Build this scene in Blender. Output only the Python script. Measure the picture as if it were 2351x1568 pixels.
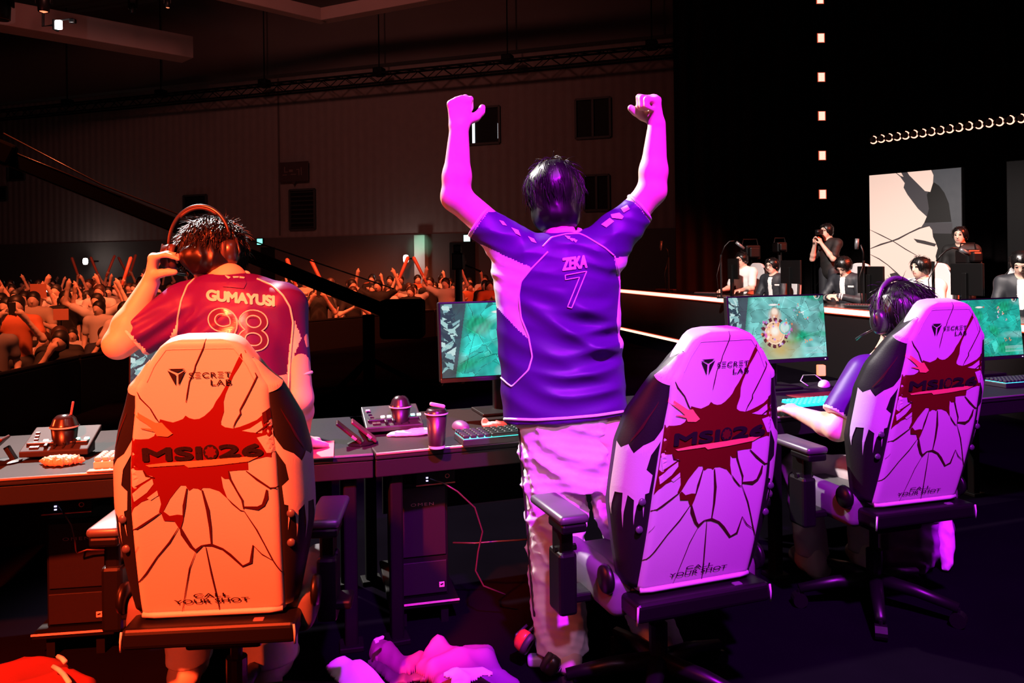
import bpy, bmesh, math, random
import numpy as np
from mathutils import Vector, Matrix, Euler
from mathutils.bvhtree import BVHTree
PI = math.pi
scene = bpy.context.scene
COL = scene.collection
for _o in list(bpy.data.objects): bpy.data.objects.remove(_o)

# ------------------------------------------------------------------ camera
FPX, CX, HY, ROLL, CAMZ = 1829.0, 1175.5, 600.0, 0.0122, 1.46
cam = bpy.data.cameras.new('camera'); cam.lens = 36.0 * FPX / 2351.0; cam.sensor_width = 36.0
cam.shift_y = -(784.0 - HY) / 2351.0
cam.clip_start = 0.05; cam.clip_end = 200
cam_o = bpy.data.objects.new('camera', cam); COL.objects.link(cam_o)
cam_o.matrix_world = Matrix.Translation((0, 0, CAMZ)) @ Matrix.Rotation(ROLL, 4, 'Y') @ Matrix.Rotation(PI / 2, 4, 'X')
scene.camera = cam_o

# ------------------------------------------------------------------ world and exposure
scene.view_settings.view_transform = 'Standard'; scene.view_settings.look = 'None'
scene.view_settings.gamma = 1.0; scene.view_settings.use_curve_mapping = False
scene.view_settings.exposure = 0.0
world = bpy.data.worlds.new('hall_dark'); scene.world = world; world.use_nodes = True
world.node_tree.nodes['Background'].inputs[0].default_value = (0.024, 0.014, 0.014, 1)
world.node_tree.nodes['Background'].inputs[1].default_value = 1.0
scene.cycles.sample_clamp_indirect = 6.0

# ------------------------------------------------------------------ stage lights and added fill lights
def spot(name, loc, target, watts, color, angle, blend=0.3, size=0.12):
    l = bpy.data.lights.new(name, 'SPOT'); l.energy = watts; l.color = color
    l.spot_size = math.radians(angle); l.spot_blend = blend; l.shadow_soft_size = size
    o = bpy.data.objects.new(name, l); COL.objects.link(o); o.location = loc
    o.rotation_euler = (Vector(target) - Vector(loc)).to_track_quat('-Z', 'Y').to_euler()
    return o
RED = (1.0, 0.054, 0.011); VIO = (0.62, 0.004, 1.0); WARM = (1.0, 0.93, 0.88)
spot('red_stage_spot', (-1.9, -1.3, 4.4), (-1.3, 2.7, 0.9), 12000, RED, 22.5, 0.12)
spot('red_side_spot', (-5.6, 3.0, 2.6), (-0.1, 2.9, 1.2), 700, RED, 32, 0.4)
spot('red_low_fill', (-2.2, -0.6, 3.0), (0.22, 2.85, 0.22), 260, (1.0, 0.10, 0.05), 15, 0.6)  # added low fill standing in for red spill on the cheering player's legs
spot('red_low_fill', (-1.75, -1.0, 1.35), (-1.02, 2.77, 0.13), 320, RED, 13, 0.5)  # second added low fill, brightens the headphone player's trouser legs
spot('violet_stage_spot', (0.9, -1.2, 5.4), (1.28, 2.95, 1.3), 6200, VIO, 37.8, 0.04)
spot('pink_low_fill', (0.25, -1.3, 3.6), (0.19, 2.88, 0.60), 330, (1.0, 0.50, 1.0), 13, 0.6)  # added fill with no lamp behind it, whitens the cheering player's trousers
spot('white_front_spot', (-3.6, 6.4, 5.6), (0.2, 2.8, 1.2), 6000, WARM, 50, 0.4)
spot('white_top_spot', (0.3, 0.75, 5.6), (0.3, 2.75, 0.9), 70, (1.0, 0.80, 0.74), 75, 0.5)
spot('pink_fill_spot', (1.1, -1.2, 3.9), (1.05, 2.4, 1.18), 80, (1.0, 0.80, 1.0), 24, 1.0)  # unseen fill added to pale the upper backs of the magenta chairs
spot('peach_fill_spot', (-0.9, -1.2, 3.7), (-0.86, 2.2, 1.22), 130, (1.0, 0.74, 0.55), 16, 1.0)  # added peach fill that lightens the upper back of the left chair
CRW = (1.0, 0.17, 0.055)
spot('crowd_near_spot', (-4.6, 6.5, 7.0), (-6.0, 11.0, -0.3), 3800, CRW, 62, 0.4, 0.3)
spot('crowd_mid_spot', (-3.0, 11.0, 7.6), (-5.5, 16.5, -0.3), 5200, CRW, 54, 0.5, 0.3)
spot('crowd_far_spot', (-2.5, 16.0, 7.6), (-4.5, 21.0, -0.3), 5200, CRW, 52, 0.5, 0.3)
spot('crowd_left_spot', (-9.5, 12.0, 7.6), (-11.0, 17.5, -0.3), 4400, CRW, 58, 0.5, 0.3)
spot('rival_desk_white_spot', (0.5, 5.5, 6.5), (5.0, 10.3, 1.0), 7500, (1.0, 0.86, 0.80), 50, 0.5)
spot('rival_desk_red_spot', (9.0, 7.0, 5.5), (4.6, 11.5, 1.0), 5500, (1.0, 0.09, 0.03), 60, 0.4)
spot('hall_wall_fill', (-6.0, 11.5, 8.6), (-6.0, 26.0, 3.6), 800, (1.0, 0.30, 0.24), 120, 1.0, 0.5)  # unseen fill added so the dark hall wall shows
spot('ceiling_red_fill', (-9.0, 9.0, 1.5), (-10.0, 16.0, 9.0), 330, (1.0, 0.12, 0.09), 55, 0.8, 0.4)  # added uplight without a visible source, reddens the ceiling beams
# ------------------------------------------------------------------ helpers
def P(px, py, d):
    dx, dy = px - CX, HY - py
    c, s = math.cos(ROLL), math.sin(ROLL)
    return Vector(((dx * c + dy * s) / FPX * d, d, CAMZ + (-dx * s + dy * c) / FPX * d))
def PX(v):
    x, z = v[0] / v[1] * FPX, (v[2] - CAMZ) / v[1] * FPX
    c, s = math.cos(ROLL), math.sin(ROLL)
    return (CX + x * c - z * s, HY - (x * s + z * c))
def Pz(px, py, z):
    r = P(px, py, 1.0) - Vector((0, 0, CAMZ)); t = (z - CAMZ) / r.z
    return Vector((0, 0, CAMZ)) + r * t

_M = {}
def mat(name, color, rough=0.6, metal=0.0, spec=0.5, emit=None, estr=1.0, bump=0.0, bscale=60.0, mottle=0.0, sheen=0.0, trans=0.0, coat=0.0):
    if name in _M: return _M[name]
    m = bpy.data.materials.new(name); m.use_nodes = True
    nt = m.node_tree; b = nt.nodes['Principled BSDF']
    b.inputs['Base Color'].default_value = (*color, 1); b.inputs['Roughness'].default_value = rough
    b.inputs['Metallic'].default_value = metal; b.inputs['Specular IOR Level'].default_value = spec
    if sheen: b.inputs['Sheen Weight'].default_value = sheen; b.inputs['Sheen Roughness'].default_value = 0.4
    if trans: b.inputs['Transmission Weight'].default_value = trans
    if coat: b.inputs['Coat Weight'].default_value = coat; b.inputs['Coat Roughness'].default_value = 0.15
    if emit:
        b.inputs['Emission Color'].default_value = (*emit, 1); b.inputs['Emission Strength'].default_value = estr
    if bump or mottle:
        n = nt.nodes.new('ShaderNodeTexNoise'); n.inputs['Scale'].default_value = bscale; n.inputs['Detail'].default_value = 3
        tc = nt.nodes.new('ShaderNodeTexCoord'); nt.links.new(tc.outputs['Object'], n.inputs['Vector'])
        if bump:
            bp = nt.nodes.new('ShaderNodeBump'); bp.inputs['Strength'].default_value = bump; bp.inputs['Distance'].default_value = 0.01
            nt.links.new(n.outputs['Fac'], bp.inputs['Height']); nt.links.new(bp.outputs['Normal'], b.inputs['Normal'])
        if mottle:
            mx = nt.nodes.new('ShaderNodeMix'); mx.data_type = 'RGBA'
            mx.inputs['A'].default_value = (*[max(0, c * (1 - mottle)) for c in color], 1)
            mx.inputs['B'].default_value = (*[min(1, c * (1 + mottle)) for c in color], 1)
            nt.links.new(n.outputs['Fac'], mx.inputs['Factor']); nt.links.new(mx.outputs['Result'], b.inputs['Base Color'])
    _M[name] = m
    return m

def link(o, parent=None):
    COL.objects.link(o)
    if parent is not None: o.parent = parent
    return o
def tag(o, label=None, cat=None, group=None, kind=None):
    if label: o['label'] = label
    if cat: o['category'] = cat
    if group: o['group'] = group
    if kind: o['kind'] = kind
    return o
def thing(name, label, cat, loc=(0, 0, 0), rz=0.0, group=None):
    o = bpy.data.objects.new(name, None); COL.objects.link(o); o.location = loc; o.rotation_euler = (0, 0, rz)
    o.empty_display_size = 0.1
    return tag(o, label, cat, group)
def copy_tree(o, parent=None):
    c = o.copy(); COL.objects.link(c)
    if parent is not None: c.parent = parent
    for ch in list(o.children): copy_tree(ch, c)
    return c
def obj(name, me, mats, parent=None, loc=None, rot=None, label=None):
    o = bpy.data.objects.new(name, me)
    if not isinstance(mats, (list, tuple)): mats = [mats]
    if len(me.materials) == 0:
        for m in mats: me.materials.append(m)
    link(o, parent)
    if loc is not None: o.location = loc
    if rot is not None: o.rotation_euler = rot
    if label: o['label'] = label
    return o
def from_np(name, V, F, smooth=True, fm=None):
    me = bpy.data.meshes.new(name)
    me.from_pydata([tuple(map(float, v)) for v in V], [], [tuple(map(int, f)) for f in F])
    if smooth: me.polygons.foreach_set('use_smooth', [True] * len(me.polygons))
    if fm is not None: me.polygons.foreach_set('material_index', np.asarray(fm, dtype=np.int32))
    me.update()
    return me
def from_bm(name, bm, smooth=False):
    bmesh.ops.recalc_face_normals(bm, faces=bm.faces)
    me = bpy.data.meshes.new(name); bm.to_mesh(me); bm.free()
    if smooth: me.polygons.foreach_set('use_smooth', [True] * len(me.polygons))
    me.update()
    return me

class MB:
    """collects boxes, prisms, tubes and lathes as one mesh"""
    def __init__(s): s.bm = bmesh.new()
    def box(s, c, size, bevel=0.0, rot=None, seg=2):
        M = Matrix.Translation(c) @ (rot.to_matrix().to_4x4() if isinstance(rot, Euler) else (rot if rot is not None else Matrix.Identity(4)))
        r = bmesh.ops.create_cube(s.bm, size=1.0, matrix=M @ Matrix.Diagonal((*size, 1)))
        if bevel:
            vs = set(r['verts']); es = [e for e in s.bm.edges if e.verts[0] in vs and e.verts[1] in vs]
            bmesh.ops.bevel(s.bm, geom=es, offset=min(bevel, min(size) * 0.49), segments=seg, affect='EDGES', profile=0.5)
        return s
    def prism(s, poly, z0, z1, M=None, bevel=0.0):
        M = M or Matrix.Identity(4)
        a = [s.bm.verts.new(M @ Vector((x, y, z0))) for x, y in poly]; b = [s.bm.verts.new(M @ Vector((x, y, z1))) for x, y in poly]
        n = len(poly); fs = [s.bm.faces.new(a[::-1]), s.bm.faces.new(b)]
        for i in range(n): fs.append(s.bm.faces.new((a[i], a[(i + 1) % n], b[(i + 1) % n], b[i])))
        if bevel:
            es = list({e for f in fs[:2] for e in f.edges})
            bmesh.ops.bevel(s.bm, geom=es, offset=bevel, segments=2, affect='EDGES', profile=0.5)
        return s
    def tube(s, pts, r, seg=8, closed=False, cap=True):
        pts = [Vector(p) for p in pts]; n = len(pts); rings = []; up = None
        rr = r if isinstance(r, (list, tuple)) else [r] * n
        for i, p in enumerate(pts):
            t = (pts[(i + 1) % n] - pts[i - 1]) if closed else (pts[min(i + 1, n - 1)] - pts[max(i - 1, 0)])
            if t.length < 1e-9: t = Vector((0, 0, 1))
            t.normalize()
            if up is None: up = t.orthogonal().normalized()
            else:
                up = up - t * up.dot(t)
                up = up.normalized() if up.length > 1e-6 else t.orthogonal().normalized()
            w = t.cross(up)
            rings.append([s.bm.verts.new(p + (up * math.cos(2 * PI * k / seg) + w * math.sin(2 * PI * k / seg)) * rr[i]) for k in range(seg)])
        m = n if closed else n - 1
        for i in range(m):
            a, b = rings[i], rings[(i + 1) % n]
            for k in range(seg): s.bm.faces.new((a[k], a[(k + 1) % seg], b[(k + 1) % seg], b[k]))
        if cap and not closed:
            s.bm.faces.new(rings[0][::-1]); s.bm.faces.new(rings[-1])
        return s
    def lathe(s, prof, c=(0, 0, 0), seg=24, M=None):
        M = M or Matrix.Translation(c); rings = []
        for r, z in prof:
            if r < 1e-6: rings.append([s.bm.verts.new(M @ Vector((0, 0, z)))])
            else: rings.append([s.bm.verts.new(M @ Vector((r * math.cos(2 * PI * k / seg), r * math.sin(2 * PI * k / seg), z))) for k in range(seg)])
        for a, b in zip(rings[:-1], rings[1:]):
            for k in range(seg):
                k2 = (k + 1) % seg
                if len(a) == 1 and len(b) == 1: continue
                if len(a) == 1: s.bm.faces.new((a[0], b[k], b[k2]))
                elif len(b) == 1: s.bm.faces.new((a[k], a[k2], b[0]))
                else: s.bm.faces.new((a[k], a[k2], b[k2], b[k]))
        return s
    def poly(s, pts):
        s.bm.faces.new([s.bm.verts.new(p) for p in pts]); return s
    def build(s, name, m, parent=None, smooth=False, loc=None, rot=None, label=None):
        return obj(name, from_bm(name, s.bm, smooth), m, parent, loc, rot, label)

# ------------------------------------------------------------------ signed distance fields, polygonised
class Field:
    def __init__(s, lo, hi, h):
        s.lo = np.array(lo, np.float32); s.h = h
        s.n = np.ceil((np.array(hi) - s.lo) / h).astype(int) + 1
        s.D = np.full(s.n, 0.5, np.float32)
    def grid(s, lo, hi):
        a = np.clip(np.floor((np.array(lo) - s.lo) / s.h).astype(int), 0, s.n); b = np.clip(np.ceil((np.array(hi) - s.lo) / s.h).astype(int) + 1, 0, s.n)
        if np.any(b - a < 1): return None, None
        ax = [s.lo[i] + s.h * np.arange(a[i], b[i], dtype=np.float32) for i in range(3)]
        return tuple(slice(a[i], b[i]) for i in range(3)), np.stack(np.meshgrid(*ax, indexing='ij'), -1)
    def put(s, sl, d, k, sub=False):
        A = s.D[sl]
        if sub: d = -d; s.D[sl] = np.maximum(A, d) if k <= 0 else -(np.minimum(-A, -d) - np.maximum(k - np.abs(A - d), 0) ** 2 / (4 * k)); return
        s.D[sl] = np.minimum(A, d) if k <= 0 else np.minimum(A, d) - np.maximum(k - np.abs(A - d), 0) ** 2 / (4 * k)
    def cone(s, a, b, ra, rb, k=0.02, flat=None, sub=False, cut=None):
        a, b = np.array(a, np.float32), np.array(b, np.float32); m = max(ra, rb) * (max(1, flat[1]) if flat else 1) + 2.2 * max(k, 0.005) + s.h * 2
        sl, p = s.grid(np.minimum(a, b) - m, np.maximum(a, b) + m)
        if sl is None: return s
        ba = b - a; t = np.clip(((p - a) @ ba) / max(ba @ ba, 1e-9), 0, 1)
        q = p - a - t[..., None] * ba
        if flat is not None:
            n = np.array(flat[0], np.float32); n /= np.linalg.norm(n)
            q = q + ((q @ n) * (1 / flat[1] - 1))[..., None] * n
        d = np.linalg.norm(q, axis=-1) - (ra + (rb - ra) * t)
        if cut is not None:
            for c0, nn in cut: d = np.maximum(d, (p - np.array(c0, np.float32)) @ np.array(nn, np.float32))
        s.put(sl, d, k, sub); return s
    def chain(s, pts, rs, k=0.02, **kw):
        for i in range(len(pts) - 1): s.cone(pts[i], pts[i + 1], rs[i], rs[i + 1], k, **kw)
        return s
    def ell(s, c, r, R=None, k=0.02, sub=False):
        c = np.array(c, np.float32); r = np.array(r, np.float32); m = max(r) + 2.2 * max(k, 0.005) + s.h * 2
        sl, p = s.grid(c - m, c + m)
        if sl is None: return s
        q = p - c
        if R is not None: q = q @ np.array(R, np.float32)
        k0 = np.linalg.norm(q / r, axis=-1); k1 = np.linalg.norm(q / (r * r), axis=-1) + 1e-9
        s.put(sl, k0 * (k0 - 1) / k1, k, sub); return s
    def plane(s, c, n):            # keep the side against the normal
        n = np.array(n, np.float32); n /= np.linalg.norm(n)
        sl, p = s.grid(s.lo, s.lo + s.h * s.n)
        s.D[sl] = np.maximum(s.D[sl], (p - np.array(c, np.float32)) @ n); return s
    def disp(s, fn, lo=None, hi=None):
        sl, p = s.grid(s.lo if lo is None else lo, (s.lo + s.h * s.n) if hi is None else hi)
        A = s.D[sl]; near = np.abs(A) < 0.06
        pp = p[near]; A2 = A.copy(); A2[near] = A[near] + fn(pp).astype(np.float32); s.D[sl] = A2; return s
    def mesh(s, smooth=2):
        D = s.D; S = D < 0
        c = np.zeros(np.array(D.shape) - 1, np.uint8)
        for i in (0, 1):
            for j in (0, 1):
                for k in (0, 1): c += S[i:D.shape[0] - 1 + i, j:D.shape[1] - 1 + j, k:D.shape[2] - 1 + k]
        act = (c > 0) & (c < 8); I = np.argwhere(act); idx = np.full(act.shape, -1, np.int64); idx[act] = np.arange(len(I))
        acc = np.zeros((len(I), 3), np.float32); cnt = np.zeros(len(I), np.float32)
        for ax in range(3):
            o1, o2 = [a for a in range(3) if a != ax]
            for u in (0, 1):
                for v in (0, 1):
                    A = I.copy(); A[:, o1] += u; A[:, o2] += v; B = A.copy(); B[:, ax] += 1
                    da = D[A[:, 0], A[:, 1], A[:, 2]]; db = D[B[:, 0], B[:, 1], B[:, 2]]
                    m = (da < 0) != (db < 0); t = da / np.where(m, da - db, 1)
                    w = (A - I).astype(np.float32); w[:, ax] += t
                    acc[m] += w[m]; cnt[m] += 1
        V = s.lo + s.h * (I + acc / np.maximum(cnt, 1)[:, None])
        Q = []
        for ax in range(3):
            o1, o2 = (ax + 1) % 3, (ax + 2) % 3
            sa = [slice(None)] * 3; sb = [slice(None)] * 3
            sa[ax] = slice(0, -1); sb[ax] = slice(1, None)
            for o in (o1, o2): sa[o] = slice(1, -1); sb[o] = slice(1, -1)
            X = S[tuple(sa)] != S[tuple(sb)]; E = np.argwhere(X); E[:, o1] += 1; E[:, o2] += 1
            ins = S[E[:, 0], E[:, 1], E[:, 2]]
            def g(du, dv):
                C = E.copy(); C[:, o1] += du; C[:, o2] += dv; return idx[C[:, 0], C[:, 1], C[:, 2]]
            q = np.stack([g(-1, -1), g(0, -1), g(0, 0), g(-1, 0)], 1); q[~ins] = q[~ins][:, ::-1]; Q.append(q)
        Q = np.concatenate(Q)
        for _ in range(smooth):
            ac = np.zeros_like(V); cn = np.zeros(len(V), np.float32)
            for a, b in ((0, 1), (1, 2), (2, 3), (3, 0)):
                np.add.at(ac, Q[:, a], V[Q[:, b]]); np.add.at(ac, Q[:, b], V[Q[:, a]]); np.add.at(cn, Q[:, a], 1); np.add.at(cn, Q[:, b], 1)
            V = V * 0.5 + 0.5 * ac / np.maximum(cn, 1)[:, None]
        return V, Q

def wob(seed, k, n=5, aniso=(1, 1, 1)):
    r = np.random.RandomState(seed); K = r.normal(size=(n, 3)) * k * np.array(aniso); ph = r.rand(n) * 6.28
    return lambda p: np.sin(p @ K.T + ph).mean(-1)
def ridged(seed, k, n=4, aniso=(1, 1, 1)):
    r = np.random.RandomState(seed); K = r.normal(size=(n, 3)) * k * np.array(aniso); ph = r.rand(n) * 6.28
    w = wob(seed + 7, k * 0.6)
    return lambda p: (1 - np.abs(np.sin(p @ K.T + ph + 1.2 * w(p)[:, None]))).mean(-1)

def bvh_of(V, F): return BVHTree.FromPolygons([tuple(map(float, v)) for v in V], [tuple(map(int, f)) for f in F])
EYE = Vector((0, 0, CAMZ))
def cast(bvh, px, py, eps=0.003):
    r = (P(px, py, 1.0) - EYE).normalized()
    h = bvh.ray_cast(EYE, r)
    if h[0] is None: return None
    return h[0] - r * eps

def font_mesh(txt, size=1.0, offset=0.0, space=1.0, shear=0.0):
    cu = bpy.data.curves.new('txt', 'FONT'); cu.body = txt; cu.size = size; cu.offset = offset; cu.space_character = space; cu.shear = shear
    cu.align_x = 'LEFT'; cu.resolution_u = 6
    o = bpy.data.objects.new('txt', cu); COL.objects.link(o)
    dg = bpy.context.evaluated_depsgraph_get(); me = bpy.data.meshes.new_from_object(o.evaluated_get(dg))
    bpy.data.objects.remove(o); bpy.data.curves.remove(cu)
    V = np.array([v.co[:] for v in me.vertices]); F = [tuple(p.vertices) for p in me.polygons]
    bpy.data.meshes.remove(me)
    return V, F
def fit_text(txt, x0, x1, y0, y1, bold=0.0, space=1.0, skew=0.0, shear=0.0):
    """text scaled to fill a box; returns 2-d verts and faces (y up); bold widens every stroke by that share of the height"""
    V, F = font_mesh(txt, 1.0, 0.0, space, shear)
    w = bold * abs(y1 - y0); ins = w / 2
    lo, hi = V[:, :2].min(0), V[:, :2].max(0); q = (V[:, :2] - lo) / (hi - lo); sg = 1 if y1 > y0 else -1
    V2 = np.c_[x0 + ins + q[:, 0] * (x1 - x0 - 2 * ins), y0 + sg * ins + q[:, 1] * (y1 - y0 - 2 * sg * ins) + skew * q[:, 0]]
    if w: V2, F = embolden(V2, F, w)
    return V2, F
def embolden(V2, F, w):
    V3, F3 = refine(V2, F, 1e9); VV = [tuple(v) for v in V3]; FF = list(F3)
    for lp in boundary_loops(V3, F3):
        n = len(lp)
        for i in range(n):
            a, c = V3[lp[i]], V3[lp[(i + 1) % n]]; t = c - a; l = np.hypot(*t)
            if l < 1e-9: continue
            t = t / l; nn = np.array([-t[1], t[0]]) * w / 2; e = t * w * .2; o = len(VV)
            VV += [tuple(a - e - nn), tuple(c + e - nn), tuple(c + e + nn), tuple(a - e + nn)]; FF.append((o, o + 1, o + 2, o + 3))
    return np.array(VV), FF
def refine(V2, F, maxlen):
    """triangulate a flat mesh and split long edges so that it can follow a curved surface"""
    bm = bmesh.new(); vs = [bm.verts.new((x, y, 0)) for x, y in V2]
    for f in F:
        try: bm.faces.new([vs[i] for i in f])
        except ValueError: pass
    if len(F) < 4000: bmesh.ops.remove_doubles(bm, verts=bm.verts, dist=1e-7)
    bmesh.ops.triangulate(bm, faces=bm.faces)
    for _ in range(7):
        es = [e for e in bm.edges if e.calc_length() > maxlen]
        if not es: break
        bmesh.ops.subdivide_edges(bm, edges=es, cuts=1); bmesh.ops.triangulate(bm, faces=bm.faces)
    bm.verts.index_update()
    V = np.array([v.co[:2] for v in bm.verts]); Fo = [tuple(v.index for v in f.verts) for f in bm.faces]
    bm.free(); return V, Fo
def poly2d(pts): return np.array(pts, float), [tuple(range(len(pts)))]
def stroke2d(pts, w, taper=True):
    pts = [np.array(p, float) for p in pts]; n = len(pts); L = []; R = []
    for i, p in enumerate(pts):
        t = pts[min(i + 1, n - 1)] - pts[max(i - 1, 0)]; t /= np.linalg.norm(t) + 1e-9; nn = np.array([-t[1], t[0]])
        ww = w * 0.5 * (0.45 if taper and i in (0, n - 1) else (1.15 if i % 2 else 0.9))
        L.append(p + nn * ww); R.append(p - nn * ww)
    V = np.array(L + R); F = [(i, i + 1, n + i + 1, n + i) for i in range(n - 1)]
    return V, F
def boundary_loops(V2, F):
    from collections import Counter
    c = Counter()
    for f in F:
        for a, b in zip(f, f[1:] + f[:1]): c[(a, b)] += 1
    nxt = {a: b for (a, b) in c if (b, a) not in c}
    loops = []
    while nxt:
        a = next(iter(nxt)); lp = [a]; b = nxt.pop(a)
        while b in nxt and b != lp[0]: lp.append(b); b = nxt.pop(b)
        loops.append(lp)
    return loops
# ------------------------------------------------------------------ the hall
WN = Vector((0.343, 1.0, 0)).normalized(); WP = Vector((4.58, 21.8, 0)); WT = Vector((1.0, -0.343, 0)).normalized()
HF = -0.65
def on_wall(px, py, off=0.0):
    r = P(px, py, 1.0) - EYE; t = ((WP - WN * off) - EYE).dot(WN) / r.dot(WN)
    return EYE + r * t
WALLROT = Matrix((WT, WN, Vector((0, 0, 1)))).transposed().to_4x4()      # local x along the wall, local y into it

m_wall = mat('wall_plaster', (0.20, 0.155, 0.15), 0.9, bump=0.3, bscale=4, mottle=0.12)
def add_ribs(m):
    nt = m.node_tree; b = nt.nodes['Principled BSDF']; tc = nt.nodes.new('ShaderNodeTexCoord')
    w = nt.nodes.new('ShaderNodeTexWave'); w.inputs['Scale'].default_value = 1.1; w.bands_direction = 'X'; w.inputs['Distortion'].default_value = 0.0
    bp = nt.nodes.new('ShaderNodeBump'); bp.inputs['Strength'].default_value = 0.25; bp.inputs['Distance'].default_value = 0.05
    nt.links.new(tc.outputs['Object'], w.inputs['Vector']); nt.links.new(w.outputs['Fac'], bp.inputs['Height']); nt.links.new(bp.outputs['Normal'], b.inputs['Normal'])
add_ribs(m_wall)
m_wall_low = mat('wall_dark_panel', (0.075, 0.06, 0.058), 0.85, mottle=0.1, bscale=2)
m_ceil = mat('ceiling_dark', (0.10, 0.08, 0.078), 0.95, mottle=0.15, bscale=0.6)
m_beam = mat('beam_plaster', (0.36, 0.25, 0.24), 0.9, mottle=0.1, bscale=1.5)
m_black = mat('black_paint', (0.003, 0.0026, 0.003), 0.65, spec=0.15, mottle=0.2)
m_blackm = mat('black_metal', (0.005, 0.0045, 0.005), 0.4, spec=0.3, mottle=0.2)
m_glassdark = mat('dark_pane', (0.010, 0.010, 0.011), 0.5, spec=0.06, mottle=0.2)
m_drape = mat('black_drape', (0.016, 0.011, 0.012), 0.95, spec=0.15, mottle=0.3, bscale=3)
m_stage = mat('stage_floor_black', (0.0022, 0.0015, 0.003), 0.9, spec=0.0, mottle=0.35, bscale=2.2, bump=0.1)
m_hallfloor = mat('hall_floor_concrete', (0.05, 0.04, 0.04), 0.7, mottle=0.2, bscale=1)

def wallbox(name, l0, l1, z0, z1, th, off, m, kind='structure'):
    """box against the back wall, l0..l1 metres along it from WP"""
    b = MB(); b.box(((l0 + l1) / 2, -off + th / 2, (z0 + z1) / 2), (l1 - l0, th, z1 - z0))
    o = b.build(name, m); o.matrix_world = Matrix.Translation(WP) @ WALLROT
    if kind: o['kind'] = kind
    return o
wallbox('wall_back', -40, 0.35, HF, 7.55, 0.4, 0.0, m_wall)
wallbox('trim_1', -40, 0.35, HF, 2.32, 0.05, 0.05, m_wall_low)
wallbox('wall_back.001', -40, 14, 7.55, 10.5, 0.4, 0.35, m_ceil)
seam = (on_wall(640, 300) - WP).dot(WT)
wallbox('trim_2', seam - 0.03, seam + 0.03, 2.4, 7.5, 0.03, 0.02, m_wall_low)
b = MB(); b.box((-8, 8, 10.6), (70, 44, 0.3)); o = b.build('ceiling', m_ceil); o['kind'] = 'structure'
b = MB(); b.box((-30, 12, 5), (0.3, 50, 12)); o = b.build('wall_left', m_wall_low); o['kind'] = 'structure'

def beam(n, a, c, w, h, m):
    a, c = Vector(a), Vector(c); L = (c - a).length
    b = MB(); b.box((0, 0, 0), (L, w, h), 0.02); o = b.build(n, m)
    o.location = (a + c) / 2; o.rotation_euler = (c - a).to_track_quat('X', 'Z').to_euler(); o['kind'] = 'structure'; return o
d0 = Vector((1, 1, 0)).normalized()
beam('trim_3', (-21.6, 10.9, 7.72), (-9.35, 23.15, 7.72), 0.8, 0.62, m_beam)
beam('trim_4', (-9.6, 17.0, 8.15), (-5.0, 21.6, 8.15), 0.35, 0.34, m_beam)
beam('trim_5', (-5.0, 21.5, 8.15), (1.2, 18.4, 8.15), 0.35, 0.34, m_beam)
beam('trim_6', (-16.0, 23.0, 9.3), (-2.0, 14.0, 9.3), 0.5, 0.5, m_ceil)
beam('trim_7', (-22.0, 20.0, 9.6), (-8.0, 8.0, 9.6), 0.5, 0.5, m_ceil)

# floors
stage_poly = [(-4.3, -5), (13, -5), (13, 18.6), (0.4, 18.6), (0.3, 16.9), (-1.4, 15.9), (-3.4, 13.2), (-4.3, 8.6)]
b = MB(); b.prism(stage_poly, HF + 0.001, 0.0); o = b.build('floor', m_stage); o['kind'] = 'structure'
b = MB(); b.box((-8, 10, HF - 0.1), (60, 46, 0.2)); o = b.build('floor.001', m_hallfloor); o['kind'] = 'structure'

# windows, louvres and the sign on the back wall
def rect_on_wall(px0, py0, px1, py1, off=0.0):
    a, c = on_wall(px0, py0, off), on_wall(px1, py1, off)
    return (a - WP).dot(WT), (c - WP).dot(WT), c.z, a.z
wi = 0
for (r, kind) in (((1072, 250, 1148, 328), 'blind'), ((1322, 230, 1402, 314), 'double'), ((1342, 404, 1399, 482), 'double'), ((667, 437, 725, 526), 'louvre'), ((424, 450, 476, 492), 'plain'), ((-4, 430, 18, 459), 'plain'), ((20, 376, 58, 412), 'plain')):
    wi += 1; l0, l1, z0, z1 = rect_on_wall(*r)
    b = MB(); fr = 0.06; cx, cz = (l0 + l1) / 2, (z0 + z1) / 2
    for bx in (((cx, 0, z0), (l1 - l0, 0.1, fr)), ((cx, 0, z1), (l1 - l0, 0.1, fr)), ((l0, 0, cz), (fr, 0.1, z1 - z0)), ((l1, 0, cz), (fr, 0.1, z1 - z0))): b.box(*bx)
    if kind == 'double': b.box((cx, 0, cz), (fr, 0.1, z1 - z0))
    if kind == 'louvre':
        for q in range(9): b.box((cx, -0.01, z0 + (q + 0.5) * (z1 - z0) / 9), (l1 - l0, 0.05, 0.03), rot=Euler((0.6, 0, 0)))
    o = b.build('window_%d' % wi, mat('window_frame', (0.03, 0.026, 0.026), 0.6)); o.matrix_world = Matrix.Translation(WP - WN * 0.03) @ WALLROT; o['kind'] = 'structure'
    b = MB(); b.box((cx, 0.02, cz), (l1 - l0, 0.02, z1 - z0)); b.build('pane', m_glassdark, o)
    if kind == 'blind':
        b = MB(); b.box((l1 - 0.03, -0.01, z0 + 0.35), (0.035, 0.02, 0.45)); b.box((l0 + 0.1 + 0.12, -0.01, z0 + 0.42), (0.08, 0.02, 0.8))
        b.build('daylight_gap', mat('daylight', (0.8, 0.9, 1), emit=(0.85, 0.95, 1.0), estr=1.2), o)
l0, l1, z0, z1 = rect_on_wall(648, 375, 714, 416)
t = thing('hanging_sign', 'dark hanging sign board high on the back wall above the tall louvre', 'sign'); t.matrix_world = Matrix.Translation(WP - WN * 0.15) @ WALLROT
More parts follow.
